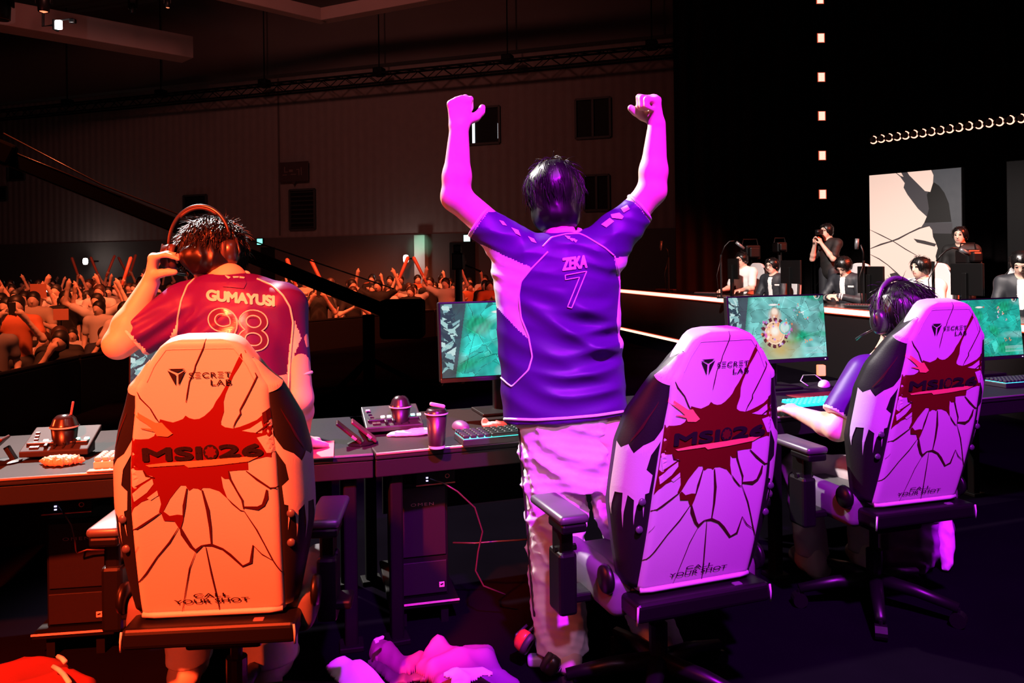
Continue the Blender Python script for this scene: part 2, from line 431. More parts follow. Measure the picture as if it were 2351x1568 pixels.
b = MB(); b.box(((l0 + l1) / 2, 0, (z0 + z1) / 2), (l1 - l0, 0.06, z1 - z0), 0.01); b.prism([((l0 + l1) / 2 - 0.07, z0), ((l0 + l1) / 2 + 0.07, z0), ((l0 + l1) / 2, z0 - 0.1)], -0.02, 0.02, Matrix.Rotation(PI / 2, 4, 'X'))
b.build('board', mat('sign_board', (0.045, 0.02, 0.02), 0.6), t)
b = MB()
for q, (a, c, w, h) in enumerate(((0.2, 0.62, 0.03, 0.3), (0.27, 0.5, 0.1, 0.04), (0.2, 0.35, 0.14, 0.04), (0.42, 0.55, 0.12, 0.12), (0.5, 0.36, 0.18, 0.04), (0.66, 0.6, 0.1, 0.04), (0.7, 0.45, 0.03, 0.3), (0.78, 0.5, 0.03, 0.4))):
    b.box((l0 + a * (l1 - l0), -0.035, z0 + c * (z1 - z0)), (w * (l1 - l0), 0.01, h * (z1 - z0)))
b.build('lettering', mat('sign_letter', (0.16, 0.09, 0.085), 0.6), t)

def on_wall_thing(name, label, cat, px, py, off=0.08):
    t = thing(name, label, cat); t.matrix_world = Matrix.Translation(on_wall(px, py, off)) @ WALLROT; return t
for px, py, lab in ((598, 555, 'small green exit sign glowing on the back wall right of the headphone lifting player'), (1073, 547, 'pale green exit sign above the dark doorway beside the cheering player')):
    t = on_wall_thing('exit_sign', lab, 'exit sign', px, py)
    b = MB(); b.box((0, 0, 0), (0.26, 0.07, 0.24), 0.01); b.build('housing', m_blackm, t)
    b = MB(); b.box((0, -0.04, 0), (0.20, 0.01, 0.19)); b.build('lit_face', mat('exit_face', (0.1, 0.8, 0.5), emit=(0.18, 1.0, 0.72) if px < 900 else (0.6, 1.0, 0.9), estr=2.2) if px < 900 else mat('exit_face_pale', (0.6, 0.9, 0.8), emit=(0.62, 1.0, 0.92), estr=2.0), t)
for px, py, lab in ((196, 600, 'round white wall lamp above the crowd at far left'), (932, 594, 'round white wall lamp above the crowd beside the greenish pillar')):
    t = on_wall_thing('wall_lamp', lab, 'wall lamp', px, py, 0.6)
    b = MB(); b.lathe([(0, -0.12), (0.06, -0.11), (0.085, -0.05), (0.085, 0.05), (0.06, 0.11), (0, 0.12)], seg=16); b.build('globe', mat('lamp_globe', (1, 1, 1), emit=(1, 0.95, 0.9), estr=5), t, True)
    b = MB(); b.box((0, 0.3, 0), (0.05, 0.6, 0.05)); b.build('bracket', m_blackm, t)
    l = bpy.data.lights.new('lamp_glow', 'POINT'); l.energy = 14; l.color = (1, .9, .8); l.shadow_soft_size = 0.1
    lo = bpy.data.objects.new('lamp_glow', l); COL.objects.link(lo); lo.location = on_wall(px, py, 0.9)
# the pillar caught by the exit sign's green light, and the dark doorway
l0, l1, z0, z1 = rect_on_wall(952, 540, 978, 690, 0.25)
wallbox('trim_8', l0, l1, HF, z1, 0.3, 0.3, mat('pillar_paint', (0.30, 0.32, 0.32), 0.8))
l = bpy.data.lights.new('exit_green', 'SPOT'); l.energy = 120; l.color = (0.3, 1.0, 0.62); l.spot_size = 0.5; l.spot_blend = 0.9
lo = bpy.data.objects.new('exit_green', l); COL.objects.link(lo); lo.location = on_wall(962, 520, 1.6)
lo.rotation_euler = (on_wall(965, 560, 0.3) - lo.location).to_track_quat('-Z', 'Y').to_euler()
l0, l1, z0, z1 = rect_on_wall(1033, 557, 1092, 690, 0.06)
o = wallbox('door_1', l0, l1, HF, z1, 0.05, 0.1, m_glassdark)
l0, l1, z0, z1 = rect_on_wall(600, 568, 632, 690, 0.06)
o = wallbox('door_2', l0, l1, HF, z1, 0.05, 0.1, m_glassdark)

# truss along the top of the wall
a, c = on_wall(-150, 248, 0.9), on_wall(1640, 40, 0.9); c.z = a.z = 6.95
t = thing('lighting_truss', 'long black lighting truss hung along the top of the back wall', 'truss', a)
dv = c - a; L = dv.length; ux = dv.normalized(); R4 = Matrix((ux, Vector((0, 0, 1)).cross(ux), Vector((0, 0, 1)))).transposed().to_4x4(); t.matrix_world = Matrix.Translation(a) @ R4
for yy in (-0.15, 0.15):
    for zz in (-0.15, 0.15):
        b = MB(); b.tube([(0, yy, zz), (L, yy, zz)], 0.03, 6); b.build('chord', m_black, t)
b = MB(); n = int(L / 0.4)
for i in range(n):
    x0, x1 = i * L / n, (i + 1) * L / n; s = 0.15 if i % 2 else -0.15
    b.tube([(x0, -0.15, s), (x1, -0.15, -s)], 0.014, 4); b.tube([(x0, 0.15, s), (x1, 0.15, -s)], 0.014, 4); b.tube([(x0, -0.15, 0.15), (x1, 0.15, 0.15)], 0.014, 4)
b.build('bracing', m_black, t)
for i in range(7):
    x = (i + 0.6) * L / 7; b = MB(); b.tube([(x, 0, 0.15), (x, 0, 3.5)], 0.02, 6); b.box((x, 0, 0.2), (0.3, 0.3, 0.25), 0.03); b.build('hanger', m_black, t)

# ceiling lamps at upper left
t = thing('flood_lamp', 'white glowing flood lamp on a bracket under the ceiling beam at upper left', 'lamp', P(135, 57, 18.2))
b = MB(); b.box((0, 0, 0), (0.13, 0.10, 0.20), 0.02); b.build('lens', mat('flood_lens', (1, 1, 1), emit=(1, 1, 0.98), estr=14), t)
b = MB(); b.box((-0.1, 0.05, 0.0), (0.05, 0.2, 0.24), 0.01); b.tube([(-0.1, 0, 0), (-0.36, 0, -0.03), (-0.34, 0, 0.9)], 0.03, 6); b.box((0.32, 0, 0.08), (0.14, 0.1, 0.1), 0.02); b.tube([(0, 0, 0.1), (0.32, 0, 0.14)], 0.015, 6); b.build('bracket', m_blackm, t)
l = bpy.data.lights.new('flood_glow', 'POINT'); l.energy = 7; l.color = (1, .9, .9); lo = bpy.data.objects.new('flood_glow', l); COL.objects.link(lo); lo.location = P(135, 57, 17.9)
def moving_head(px, py, d, label, lit, s=1.0):
    t = thing('stage_spotlight', label, 'spotlight', P(px, py, d))
    b = MB(); b.lathe([(0, 0.16 * s), (0.09 * s, 0.15 * s), (0.11 * s, 0.0), (0.1 * s, -0.2 * s), (0.085 * s, -0.21 * s), (0.085 * s, -0.19 * s), (0, -0.19 * s)], seg=18); b.build('body', m_blackm, t, True)
    b = MB(); b.lathe([(0, -0.195 * s), (0.07 * s, -0.2 * s), (0.0, -0.23 * s)], seg=18); b.build('lens', mat('red_lens', (1, .3, .2), emit=(1.0, 0.22, 0.10), estr=2.0) if lit else m_glassdark, t, True)
    b = MB(); b.box((-0.14 * s, 0, 0.12 * s), (0.03, 0.08, 0.35 * s), 0.01); b.box((0.14 * s, 0, 0.12 * s), (0.03, 0.08, 0.35 * s), 0.01); b.box((0, 0, 0.32 * s), (0.3 * s, 0.12, 0.06), 0.01); b.tube([(0, 0, 0.3 * s), (0, 0, 1.6)], 0.02, 6); b.build('yoke', m_blackm, t)
moving_head(100, 2, 15, 'black stage spotlight with a red lit lens hanging at upper left', True)
moving_head(3, 8, 12, 'black unlit stage spotlight cut off by the left corner of the ceiling view', False, 1.2)
moving_head(385, 7, 19, 'small faintly red stage spotlight below the ceiling beam', True, 0.55)
moving_head(305, 18, 20, 'small unlit spotlight hanging near the ceiling beam', False, 0.7)

# ------------------------------------------------------------------ right: black drapes, light columns, screens
V = []; Fq = []; n = 420
for i in range(n):
    x = 3.75 + i * (17.0 - 3.75) / (n - 1); y = 18.2 + 0.07 * math.sin(i * 0.55) + 0.04 * math.sin(i * 0.21)
    V += [(x, y, 0.0), (x, y, 10.4), (x, y + 0.03, 0.0), (x, y + 0.03, 10.4)]
for i in range(n - 1):
    a = i * 4; Fq += [(a, a + 4, a + 5, a + 1), (a + 2, a + 3, a + 7, a + 6)]
o = obj('wall_right', from_np('wall_right', V, Fq), m_drape); o['kind'] = 'structure'

m_peach = mat('led_peach', (1, .7, .6), emit=(1.0, 0.55, 0.43), estr=1.5)
m_ledgrid = mat('led_rim', (0.1, 0.02, 0.015), emit=(1.0, 0.12, 0.05), estr=0.7)
tw = thing('light_tower', 'tall black tower carrying a column of square lamps before the drape', 'tower', (P(1887, 300, 17.6).x, 17.75, 0))
b = MB()
for sx in (-0.14, 0.14):
    for sy in (-0.0, 0.2): b.tube([(sx, sy, 0), (sx, sy, 9.5)], 0.022, 6)
for q in range(24): b.tube([(-0.14, 0, q * 0.4), (0.14, 0, q * 0.4 + 0.4)], 0.012, 4)
b.build('frame', m_black, tw); b = MB(); b.box((0, 0.1, 0.03), (0.7, 0.6, 0.06)); b.build('base_plate', m_black, tw)
ords = ['lowest', 'second from the bottom', 'third from the bottom', 'fourth from the bottom', 'fifth from the bottom', 'topmost']
for q, (px, py) in enumerate(((1889, 446), (1888, 357), (1887, 266), (1886, 177), (1885, 87), (1883, -2))):
    t = thing('square_lamp', 'glowing square stage lamp, %s in the vertical column on the drape' % ords[q], 'stage lamp', P(px, py, 17.5), group='square lamps in a column')
    b = MB(); b.box((0, 0.09, 0), (0.2, 0.16, 0.24), 0.015); b.build('housing', m_black, t)
    b = MB(); b.box((0, 0.006, 0), (0.165, 0.01, 0.205)); b.build('rim', m_ledgrid, t)
    b = MB()
    for ix in range(3):
        for iz in range(4): b.box(((ix - 1) * 0.045, 0, (iz - 1.5) * 0.047), (0.043, 0.012, 0.045), 0.004)
    b.build('lens', m_peach, t)
cxs = (2004, 2022, 2040, 2058.6, 2077.6, 2097, 2117, 2137, 2157.7, 2178.7, 2200, 2222.4, 2245.5, 2268.9, 2292.8, 2317, 2342.5)
cys = (321.4, 318.5, 316, 313.7, 310.8, 308, 305.6, 302.3, 299.5, 295.9, 292.6, 289.4, 286.2, 282.5, 279.3, 275.6, 272)
num = ['leftmost', 'second', 'third', 'fourth', 'fifth', 'sixth', 'seventh', 'eighth', 'ninth', 'tenth', 'eleventh', 'twelfth', 'thirteenth', 'fourteenth', 'fifteenth', 'sixteenth', 'rightmost']
m_arc = mat('arc_glow', (1, .6, .5), emit=(1.0, 0.42, 0.30), estr=2.6)
pts_bar = []
for q, (px, py) in enumerate(zip(cxs, cys)):
    s = (px - 2004) / 338.5; d = 1 / ((1 - s) / 16.0 + s / 13.9); p = P(px, py, d); pts_bar.append(p)
    t = thing('ring_lamp', 'glowing crescent stage lamp, %s in the row at upper right' % (num[q] if q in (0, 16) else num[q] + ' from the left'), 'stage lamp', p, group='crescent lamps in a row')
    b = MB(); b.lathe([(0, 0.10), (0.05, 0.09), (0.072, 0.02), (0.072, -0.02), (0.066, -0.02), (0.063, 0.0), (0, 0.0)], seg=20, M=Matrix.Rotation(-PI / 2, 4, 'X')); b.build('housing', m_black, t, True)
    b = MB(); r = 0.074; ang = [-2.35 + i * (3.9 / 17) for i in range(18)]; b.tube([(r * math.cos(a) - 0.004, -0.025, r * math.sin(a)) for a in ang], [0.006 + 0.0085 * math.sin(PI * (i + 1) / 19) for i in range(18)], 6); b.build('glow_arc', m_arc, t, True)
    b = MB(); b.tube([(0, .10, 0), (0, .215, 0)], .012, 6); b.box((0, .1, 0), (.03, .02, .09), .004); b.build('clamp', m_black, t)
t = thing('light_bar', 'black bar holding the row of crescent lamps high on the right', 'light bar', (0, 0, 0))
b = MB(); up = Vector((0, 0.22, 0.0)); b.tube([pts_bar[0] + up - (pts_bar[1] - pts_bar[0]) * 3, pts_bar[-1] + up + (pts_bar[-1] - pts_bar[-2]) * 4], 0.03, 8); b.build('tube', m_black, t)
b = MB(); b.tube([pts_bar[2] + up, pts_bar[2] + up + Vector((0, 0, 6.3))], 0.012, 5); b.tube([pts_bar[14] + up, pts_bar[14] + up + Vector((0, 0, 6.3))], 0.012, 5); b.build('cable', m_black, t)

def flat_thing_polys(origin, ux, uz, polys, off):
    """polys in plane coords -> mesh slightly in front of the plane"""
    nrm = ux.cross(uz); b = MB()
    for pl in polys: b.poly([origin + ux * x + uz * z + nrm * off for x, z in pl])
    return b
A0, B0 = P(1995, 402, 15.0), P(2208, 383, 13.8)
A0.z = B0.z = (A0.z + B0.z) / 2
ux = (B0 - A0); SW = ux.length; ux.normalize(); uz = Vector((0, 0, 1)); SH = A0.z - 0.1; nrm = ux.cross(uz)
def on_screen(cx, cy):
    px, py = 1400 + cx / 2.472, 200 + cy / 2.472
    r = P(px, py, 1.0) - EYE; t = (A0 - EYE).dot(nrm) / r.dot(nrm); q = EYE + r * t - A0
    return (min(max(q.dot(ux), 0.01), SW - 0.01), min(max(q.z, -SH + 0.01), -0.01))
t = thing('led_screen', 'tall stage screen with cream broken pieces behind the seated rival players', 'screen', (A0 + B0) / 2 - Vector((0, 0, SH)))
inv = t.location.copy()
def scr(name, polys, off, m, par=t):
    b = flat_thing_polys(A0 - inv, ux, uz, [[on_screen(*q) for q in pl] for pl in polys], off); return b.build(name, m, par)
b = MB(); R4 = Matrix((ux, uz.cross(ux), uz)).transposed().to_4x4(); b.box((0, 0, 0), (SW, 0.12, SH), 0.005, rot=R4)
b.build('cabinet', m_black, t, loc=Vector((0, 0, SH / 2)) - nrm * 0.07)
b = flat_thing_polys(A0 - inv, ux, uz, [[(0.01, -0.01), (0.01, -SH + 0.01), (SW - 0.01, -SH + 0.01), (SW - 0.01, -0.01)]], 0.0); b.build('panel', mat('screen_charcoal', (0.02, 0.02, 0.02), 0.4, emit=(0.055, 0.045, 0.05), estr=1.0), t)
m_gray = mat('screen_gray', (0.03, 0.03, 0.03), 0.5, emit=(0.058, 0.058, 0.066), estr=1.0, mottle=0.5, bscale=8)
scr('grey_area', [[(1835, 455), (2010, 445), (2010, 830), (1945, 830), (1945, 770), (1850, 770)]], 0.004, m_gray)
scr('dark_shape', [[(1840, 540), (1870, 560), (1900, 600), (1925, 660), (1940, 765), (1785, 770), (1800, 735), (1812, 690), (1800, 610)], [(1835, 830), (1945, 832), (1945, 1300), (1870, 1300)], [(1945, 832), (2010, 832), (2010, 1300), (1945, 1300)]], 0.006, mat('screen_dark', (0.004, 0.004, 0.004), 0.5))
m_cream = mat('screen_cream', (0.2, 0.17, 0.15), 0.4, emit=(0.92, 0.63, 0.52), estr=1.0)
scr('cream_piece', [[(1470, 497), (1625, 483), (1650, 510), (1675, 545), (1668, 570), (1690, 610), (1750, 690), (1800, 735), (1785, 770), (1765, 800), (1815, 790), (1830, 810), (1835, 850), (1850, 880), (1862, 915), (1850, 960), (1875, 1090), (1880, 1400), (1470, 1400)], [(1690, 478), (1825, 465), (1838, 500), (1835, 545), (1820, 595), (1790, 590), (1740, 540), (1700, 500)], [(1630, 482), (1655, 480), (1668, 510), (1650, 503)]], 0.008, m_cream)
ck = []
for pts, w in (([(1470, 810), (1540, 840), (1610, 875), (1680, 920), (1760, 965)], 5), ([(1480, 917), (1540, 893), (1600, 875), (1640, 860), (1700, 828), (1760, 800), (1815, 787)], 8), ([(1480, 950), (1530, 975), (1580, 1010), (1625, 1050), (1655, 1095)], 5)):
    V2, F2 = stroke2d(pts, w); ck += [[tuple(V2[i]) for i in f] for f in F2]
ck += [[(1725, 860), (1790, 872), (1855, 890), (1845, 905), (1745, 882)], [(1590, 1060), (1630, 1050), (1665, 1085), (1600, 1085)]]
scr('crack', ck, 0.010, mat('screen_crack', (0.01, 0.01, 0.01), 0.5, emit=(0.05, 0.035, 0.035), estr=0.8))
t = thing('led_screen', 'dim grey stage screen cut off by the right edge of the picture', 'screen', P(2447, 600, 12.5)); t.location.z = 0.1
b = MB(); b.box((0, 0.07, 1.45), (1.5, 0.12, 2.9), 0.01, rot=Euler((0, 0, -0.8))); b.build('cabinet', m_black, t)
b = MB(); b.box((0, 0.0, 1.45), (1.47, 0.02, 2.86), rot=Euler((0, 0, -0.8))); b.build('panel', m_gray, t)

# crowd barriers, one panel each, along the edge of the stage
line = [Vector((-4.75, -4, 0)), Vector((-4.75, 8.7, 0)), Vector((-3.75, 13.4, 0)), Vector((-1.6, 16.3, 0)), Vector((0.15, 17.35, 0))]
segs = []
for a, c in zip(line[:-1], line[1:]):
    n = max(1, round((c - a).length / 1.9)); segs += [(a.lerp(c, i / n), a.lerp(c, (i + 1) / n)) for i in range(n)]
segs = [s for s in segs if s[1].y > 2.5]
for q, (a, c) in enumerate(segs):
    d = c - a; t = thing('crowd_barrier', 'black crowd barrier panel along the stage edge, %s counted from the left' % (num + ['eighteenth'])[min(q, 15)] if q else 'black crowd barrier panel along the stage edge, leftmost and nearest', 'barrier', ((a + c) / 2).to_tuple()[:2] + (HF,), math.atan2(d.y, d.x), 'black crowd barrier panels')
    b = MB(); b.box((0, 0, 0.6), (d.length - 0.02, 0.05, 1.0), 0.01); b.build('panel', m_black, t)
    b = MB(); b.tube([(-d.length / 2 + 0.02, 0, 1.12), (d.length / 2 - 0.02, 0, 1.12)], 0.024, 8); b.build('rail', m_black, t)
    for s in (-1, 1):
        b = MB(); b.box((s * (d.length / 2 - 0.08), 0, 0.05), (0.08, 0.5, 0.1)); b.build('foot', m_black, t)
m_letter = mat('barrier_letter', (0.10, 0.022, 0.02), 0.7)

m_crane = mat('crane_black', (0.0012, 0.001, 0.001), 0.8, spec=0.03)
# camera crane across the hall
t = thing('camera_crane', 'long black camera crane reaching from upper left down to the stage edge', 'camera crane', (P(895, 700, 9.3).x, 9.3, 0))
def rel(px, py, d): return P(px, py, d) - Vector(t.location)
a, c = rel(-40, 338, 7.6), rel(905, 722, 9.3)
b = MB(); dv = (c - a); rot = dv.to_track_quat('X', 'Z').to_matrix().to_4x4(); b.box((a + c) / 2, (dv.length, 0.13, 0.15), 0.01, rot=rot)
b.build('boom', m_crane, t)
b = MB(); b.tube([a + Vector((0.2, 0, 0.13)), a.lerp(c, 0.25) + Vector((0, 0, 0.11)), a.lerp(c, 0.5) + Vector((0, 0, 0.14)), c + Vector((0, 0, 0.3))], 0.008, 5); b.tube([a.lerp(c, 0.02) + Vector((0, -0.07, 0.08)), a.lerp(c, 0.16) + Vector((0, -0.07, 0.085)), a.lerp(c, 0.3) + Vector((0, -0.07, 0.08))], 0.006, 5); b.build('cable', mat('shiny_cable', (0.02, 0.008, 0.008), 0.3), t, True)
b = MB(); b.box(a + Vector((0.1, 0, -0.02)), (0.36, 0.2, 0.22), 0.03, rot=rot); b.build('crane_head', m_crane, t)
b = MB(); b.box(c + Vector((0.1, 0, -0.05)), (0.5, 0.35, 0.45), 0.04); b.build('counterweight', m_crane, t)
b = MB(); b.tube([(-0.25, 0, 0.05), (-0.25, 0, c.z)], 0.07, 10); b.build('column', m_crane, t)
for k in range(3):
    b = MB(); b.tube([(-0.25, 0, 0.35), (-0.25 + 0.6 * math.cos(k * 2.09), 0.6 * math.sin(k * 2.09), 0.03)], 0.03, 8); b.build('leg', m_crane, t)
# operator's camera on a pedestal at the edge of the crowd
t = thing('broadcast_camera', 'black broadcast camera on a tall pedestal right of the crowd', 'camera', (P(1052, 600, 9.6).x, 9.6, 0))
z = P(1052, 600, 9.6).z
b = MB(); b.tube([(0, 0, 0.0), (0, 0, z - 0.1)], [0.06, 0.045], 10); b.build('pedestal', m_blackm, t)
b = MB(); b.box((0, 0, z), (0.14, 0.4, 0.2), 0.02); b.box((0, -0.1, z + 0.15), (0.1, 0.2, 0.1), 0.02); b.build('camera_body', m_blackm, t)
b = MB(); b.lathe([(0, 0.0), (0.06, 0.0), (0.075, 0.22), (0.06, 0.23), (0, 0.2)], seg=16, M=Matrix.Translation((0, 0.2, z)) @ Matrix.Rotation(-PI / 2, 4, 'X')); b.build('lens', m_blackm, t, True)
b = MB(); b.tube([(0.1, -0.1, z - 0.05), (0.28, -0.35, z - 0.12)], 0.012, 6); b.build('pan_handle', m_blackm, t)
for k in range(3):
    b = MB(); b.tube([(0, 0, 0.3), (0.4 * math.cos(k * 2.09), 0.4 * math.sin(k * 2.09), 0.02)], 0.025, 8); b.build('leg', m_blackm, t)
# chair back artwork, panel coordinates in metres
ART = {
'red': [[-0.174,0.537],[-0.148,0.536],[-0.128,0.537],[-0.114,0.544],[-0.103,0.565],[-0.096,0.59],[-0.081,0.585],[-0.063,0.58],[-0.05,0.584],[-0.037,0.589],[-0.03,0.598],[-0.021,0.591],[-0.008,0.587],[0.005,0.588],[0.018,0.595],[0.033,0.608],[0.042,0.618],[0.05,0.634],[0.062,0.65],[0.079,0.679],[0.093,0.71],[0.107,0.739],[0.118,0.76],[0.127,0.767],[0.131,0.76],[0.123,0.742],[0.112,0.723],[0.098,0.702],[0.087,0.678],[0.076,0.654],[0.07,0.633],[0.07,0.606],[0.061,0.579],[0.061,0.57],[0.071,0.563],[0.091,0.559],[0.11,0.563],[0.134,0.572],[0.155,0.581],[0.169,0.593],[0.18,0.603],[0.189,0.613],[0.194,0.571],[0.201,0.481],[0.201,0.472],[0.174,0.477],[0.126,0.466],[0.126,0.441],[0.101,0.441],[0.073,0.439],[0.077,0.417],[0.061,0.418],[0.053,0.426],[0.056,0.395],[0.062,0.373],[0.066,0.36],[0.056,0.371],[0.045,0.383],[0.02,0.393],[0.003,0.394],[-0.003,0.387],[-0.01,0.392],[-0.022,0.394],[-0.033,0.387],[-0.038,0.395],[-0.041,0.402],[-0.054,0.403],[-0.067,0.388],[-0.085,0.365],[-0.102,0.334],[-0.11,0.323],[-0.117,0.327],[-0.109,0.351],[-0.112,0.375],[-0.141,0.366],[-0.16,0.359],[-0.183,0.34],[-0.191,0.323],[-0.185,0.405],[-0.182,0.452]],
'white1': [[-0.181,0.451],[-0.148,0.45],[-0.141,0.436],[-0.124,0.432],[-0.155,0.414],[-0.175,0.403],[-0.178,0.421]],
'white2': [[-0.183,0.382],[-0.156,0.406],[-0.126,0.425],[-0.124,0.41],[-0.143,0.386],[-0.179,0.36]],
'white3': [[-0.144,0.37],[-0.116,0.391],[-0.114,0.377],[-0.135,0.363]],
'white4': [[0.115,0.552],[0.136,0.558],[0.167,0.578],[0.17,0.561],[0.167,0.544],[0.138,0.547]],
'white5': [[0.153,0.532],[0.177,0.538],[0.193,0.549],[0.198,0.487],[0.177,0.488],[0.165,0.511]],
'black5': [[0.169,0.6],[0.188,0.61],[0.191,0.582],[0.172,0.57]],
'node': [[-0.104,0.33],[-0.089,0.316],[-0.068,0.319],[-0.052,0.316],[-0.055,0.3],[-0.062,0.28],[-0.068,0.278],[-0.078,0.299],[-0.105,0.302],[-0.11,0.323]],
'arrow': [[-0.165,0.618],[-0.132,0.597],[-0.107,0.581],[-0.091,0.581],[-0.082,0.569],[-0.065,0.55],[-0.078,0.542],[-0.106,0.545],[-0.111,0.556],[-0.146,0.566],[-0.146,0.568],[-0.116,0.565],[-0.133,0.58],[-0.166,0.603]],
'bar': [[-0.14,0.465],[-0.088,0.47],[0.016,0.474],[0.127,0.48],[0.164,0.483],[0.128,0.466],[0.041,0.458],[-0.03,0.454],[-0.04,0.462],[-0.131,0.459]],
'tri1': [[-0.069,0.725],[-0.026,0.725],[-0.046,0.715]],
'tri2': [[-0.071,0.721],[-0.05,0.709],[-0.051,0.68]],
'tri3': [[-0.024,0.721],[-0.043,0.709],[-0.044,0.68]],
'cracks': [[0.0029,[[0.028,0.8],[0.023,0.779],[0.001,0.732],[-0.002,0.719],[-0.016,0.69],[-0.023,0.655],[-0.027,0.634]]],[0.0032,[[-0.152,0.665],[-0.144,0.648],[-0.12,0.621],[-0.106,0.593],[-0.097,0.579]]],[0.0037,[[0.154,0.709],[0.159,0.698],[0.14,0.661],[0.124,0.631],[0.112,0.61],[0.113,0.599],[0.099,0.577],[0.092,0.561]]],[0.0054,[[0.12,0.439],[0.147,0.414],[0.181,0.387],[0.208,0.385]]],[0.0047,[[0.074,0.441],[0.077,0.417],[0.091,0.385],[0.105,0.355],[0.107,0.328]]],[0.0031,[[0.107,0.324],[0.137,0.266],[0.156,0.218],[0.174,0.17],[0.201,0.112]]],[0.0035,[[0.066,0.362],[0.078,0.346],[0.098,0.325],[0.107,0.322]]],[0.0101,[[0.172,0.383],[0.169,0.358],[0.16,0.338],[0.145,0.329],[0.108,0.334]]],[0.007,[[-0.038,0.395],[-0.049,0.344],[-0.054,0.312]]],[0.0078,[[0.001,0.389],[0.012,0.329],[0.015,0.276],[0.014,0.222]]],[0.0101,[[-0.064,0.28],[-0.059,0.259],[-0.041,0.221],[-0.029,0.207],[-0.011,0.223]]],[0.007,[[-0.011,0.223],[0.014,0.224],[0.042,0.21],[0.062,0.19],[0.092,0.153],[0.115,0.163],[0.125,0.218]]],[0.0027,[[0.125,0.218],[0.146,0.189],[0.174,0.168]]],[0.0027,[[-0.03,0.203],[-0.051,0.153],[-0.07,0.075],[-0.085,0.012]]],[0.0035,[[-0.002,0.219],[0.006,0.132],[0.015,0.047],[0.018,-0.002]]],[0.0039,[[-0.069,0.28],[-0.097,0.236],[-0.134,0.192],[-0.168,0.142],[-0.198,0.107]]],[0.0054,[[-0.194,0.272],[-0.166,0.289],[-0.132,0.312],[-0.111,0.327]]],[0.0019,[[-0.193,0.204],[-0.18,0.228]]],[0.0046,[[0.189,0.571],[0.167,0.555],[0.151,0.545]]],[0.0054,[[-0.148,0.45],[-0.141,0.434],[-0.12,0.428]]]],
}
# ------------------------------------------------------------------ gaming chairs
m_shell = mat('chair_white', (0.46, 0.44, 0.44), 0.45, spec=0.25, bump=0.04, bscale=220)
m_chairblack = mat('chair_black', (0.008, 0.007, 0.0075), 0.5, spec=0.22, bump=0.05, bscale=200)
m_chairdark = mat('chair_plastic', (0.003, 0.0027, 0.003), 0.38, spec=0.3)
m_chairgrey = mat('chair_seat_grey', (0.10, 0.09, 0.10), 0.5, spec=0.3)
m_print_red = mat('print_red', (0.085, 0.003, 0.002), 0.5, spec=0.25)
m_print_black = mat('print_black', (0.010, 0.006, 0.008), 0.5, spec=0.2)
m_print_orange = mat('print_orange', (0.66, 0.20, 0.10), 0.5, spec=0.3)
m_print_crack = mat('print_crack', (0.035, 0.005, 0.006), 0.5, spec=0.2)
m_print_emblem = mat('print_emblem', (0.07, 0.005, 0.005), 0.5, spec=0.2)
BENDK = 0.178
HV = [0, .05, .11, .2, .32, .45, .53, .61, .668, .693, .732, .758, .778, .789, .796, .800]
HW = [.199, .2, .2, .2, .2, .195, .188, .178, .176, .16, .142, .123, .108, .094, .075, .05]
def half(v): return float(np.interp(v, HV, HW))
def cen(v): return float(np.interp(v, [0, .4, .6, .82], [-0.002, 0.006, 0.012, 0.014]))
YB = -0.28
def panel_pt(u, v, off, tilt, h, front=False):
    v = min(v, .800); H = half(v); dist = max(0.0, min(H - abs(u - cen(v)), (0.802 - v) * 1.2)); Rr = 0.022
    rd = Rr * (1 - math.sqrt(max(0.0, 1 - max(0.0, 1 - dist / Rr) ** 2)))
    y = BENDK * (v - .4) ** 2
    y = y + 0.078 - rd if front else y + rd - off
    c, s = math.cos(tilt), math.sin(tilt)
    return (u, YB + y * c - v * s, h + y * s + v * c)
def wing_pt(side, s, v, off, tilt, h):
    w = float(np.interp(v, [0.0, .15, .25, .45, .55, .62, .70, .75], [.45, .8, 1, 1, .85, .6, .25, .06]))
    H = half(v) - 0.006; a = s * PI / 2
    u = cen(v) + side * (H + (0.080 * w + off) * math.sin(a)); y = BENDK * (v - .4) ** 2 + 0.012 + 0.112 * w * (1 - math.cos(a) * 1.0) - off * math.cos(a)
    c, sn = math.cos(tilt), math.sin(tilt)
    return (u, YB + y * c - v * sn, h + y * sn + v * c)
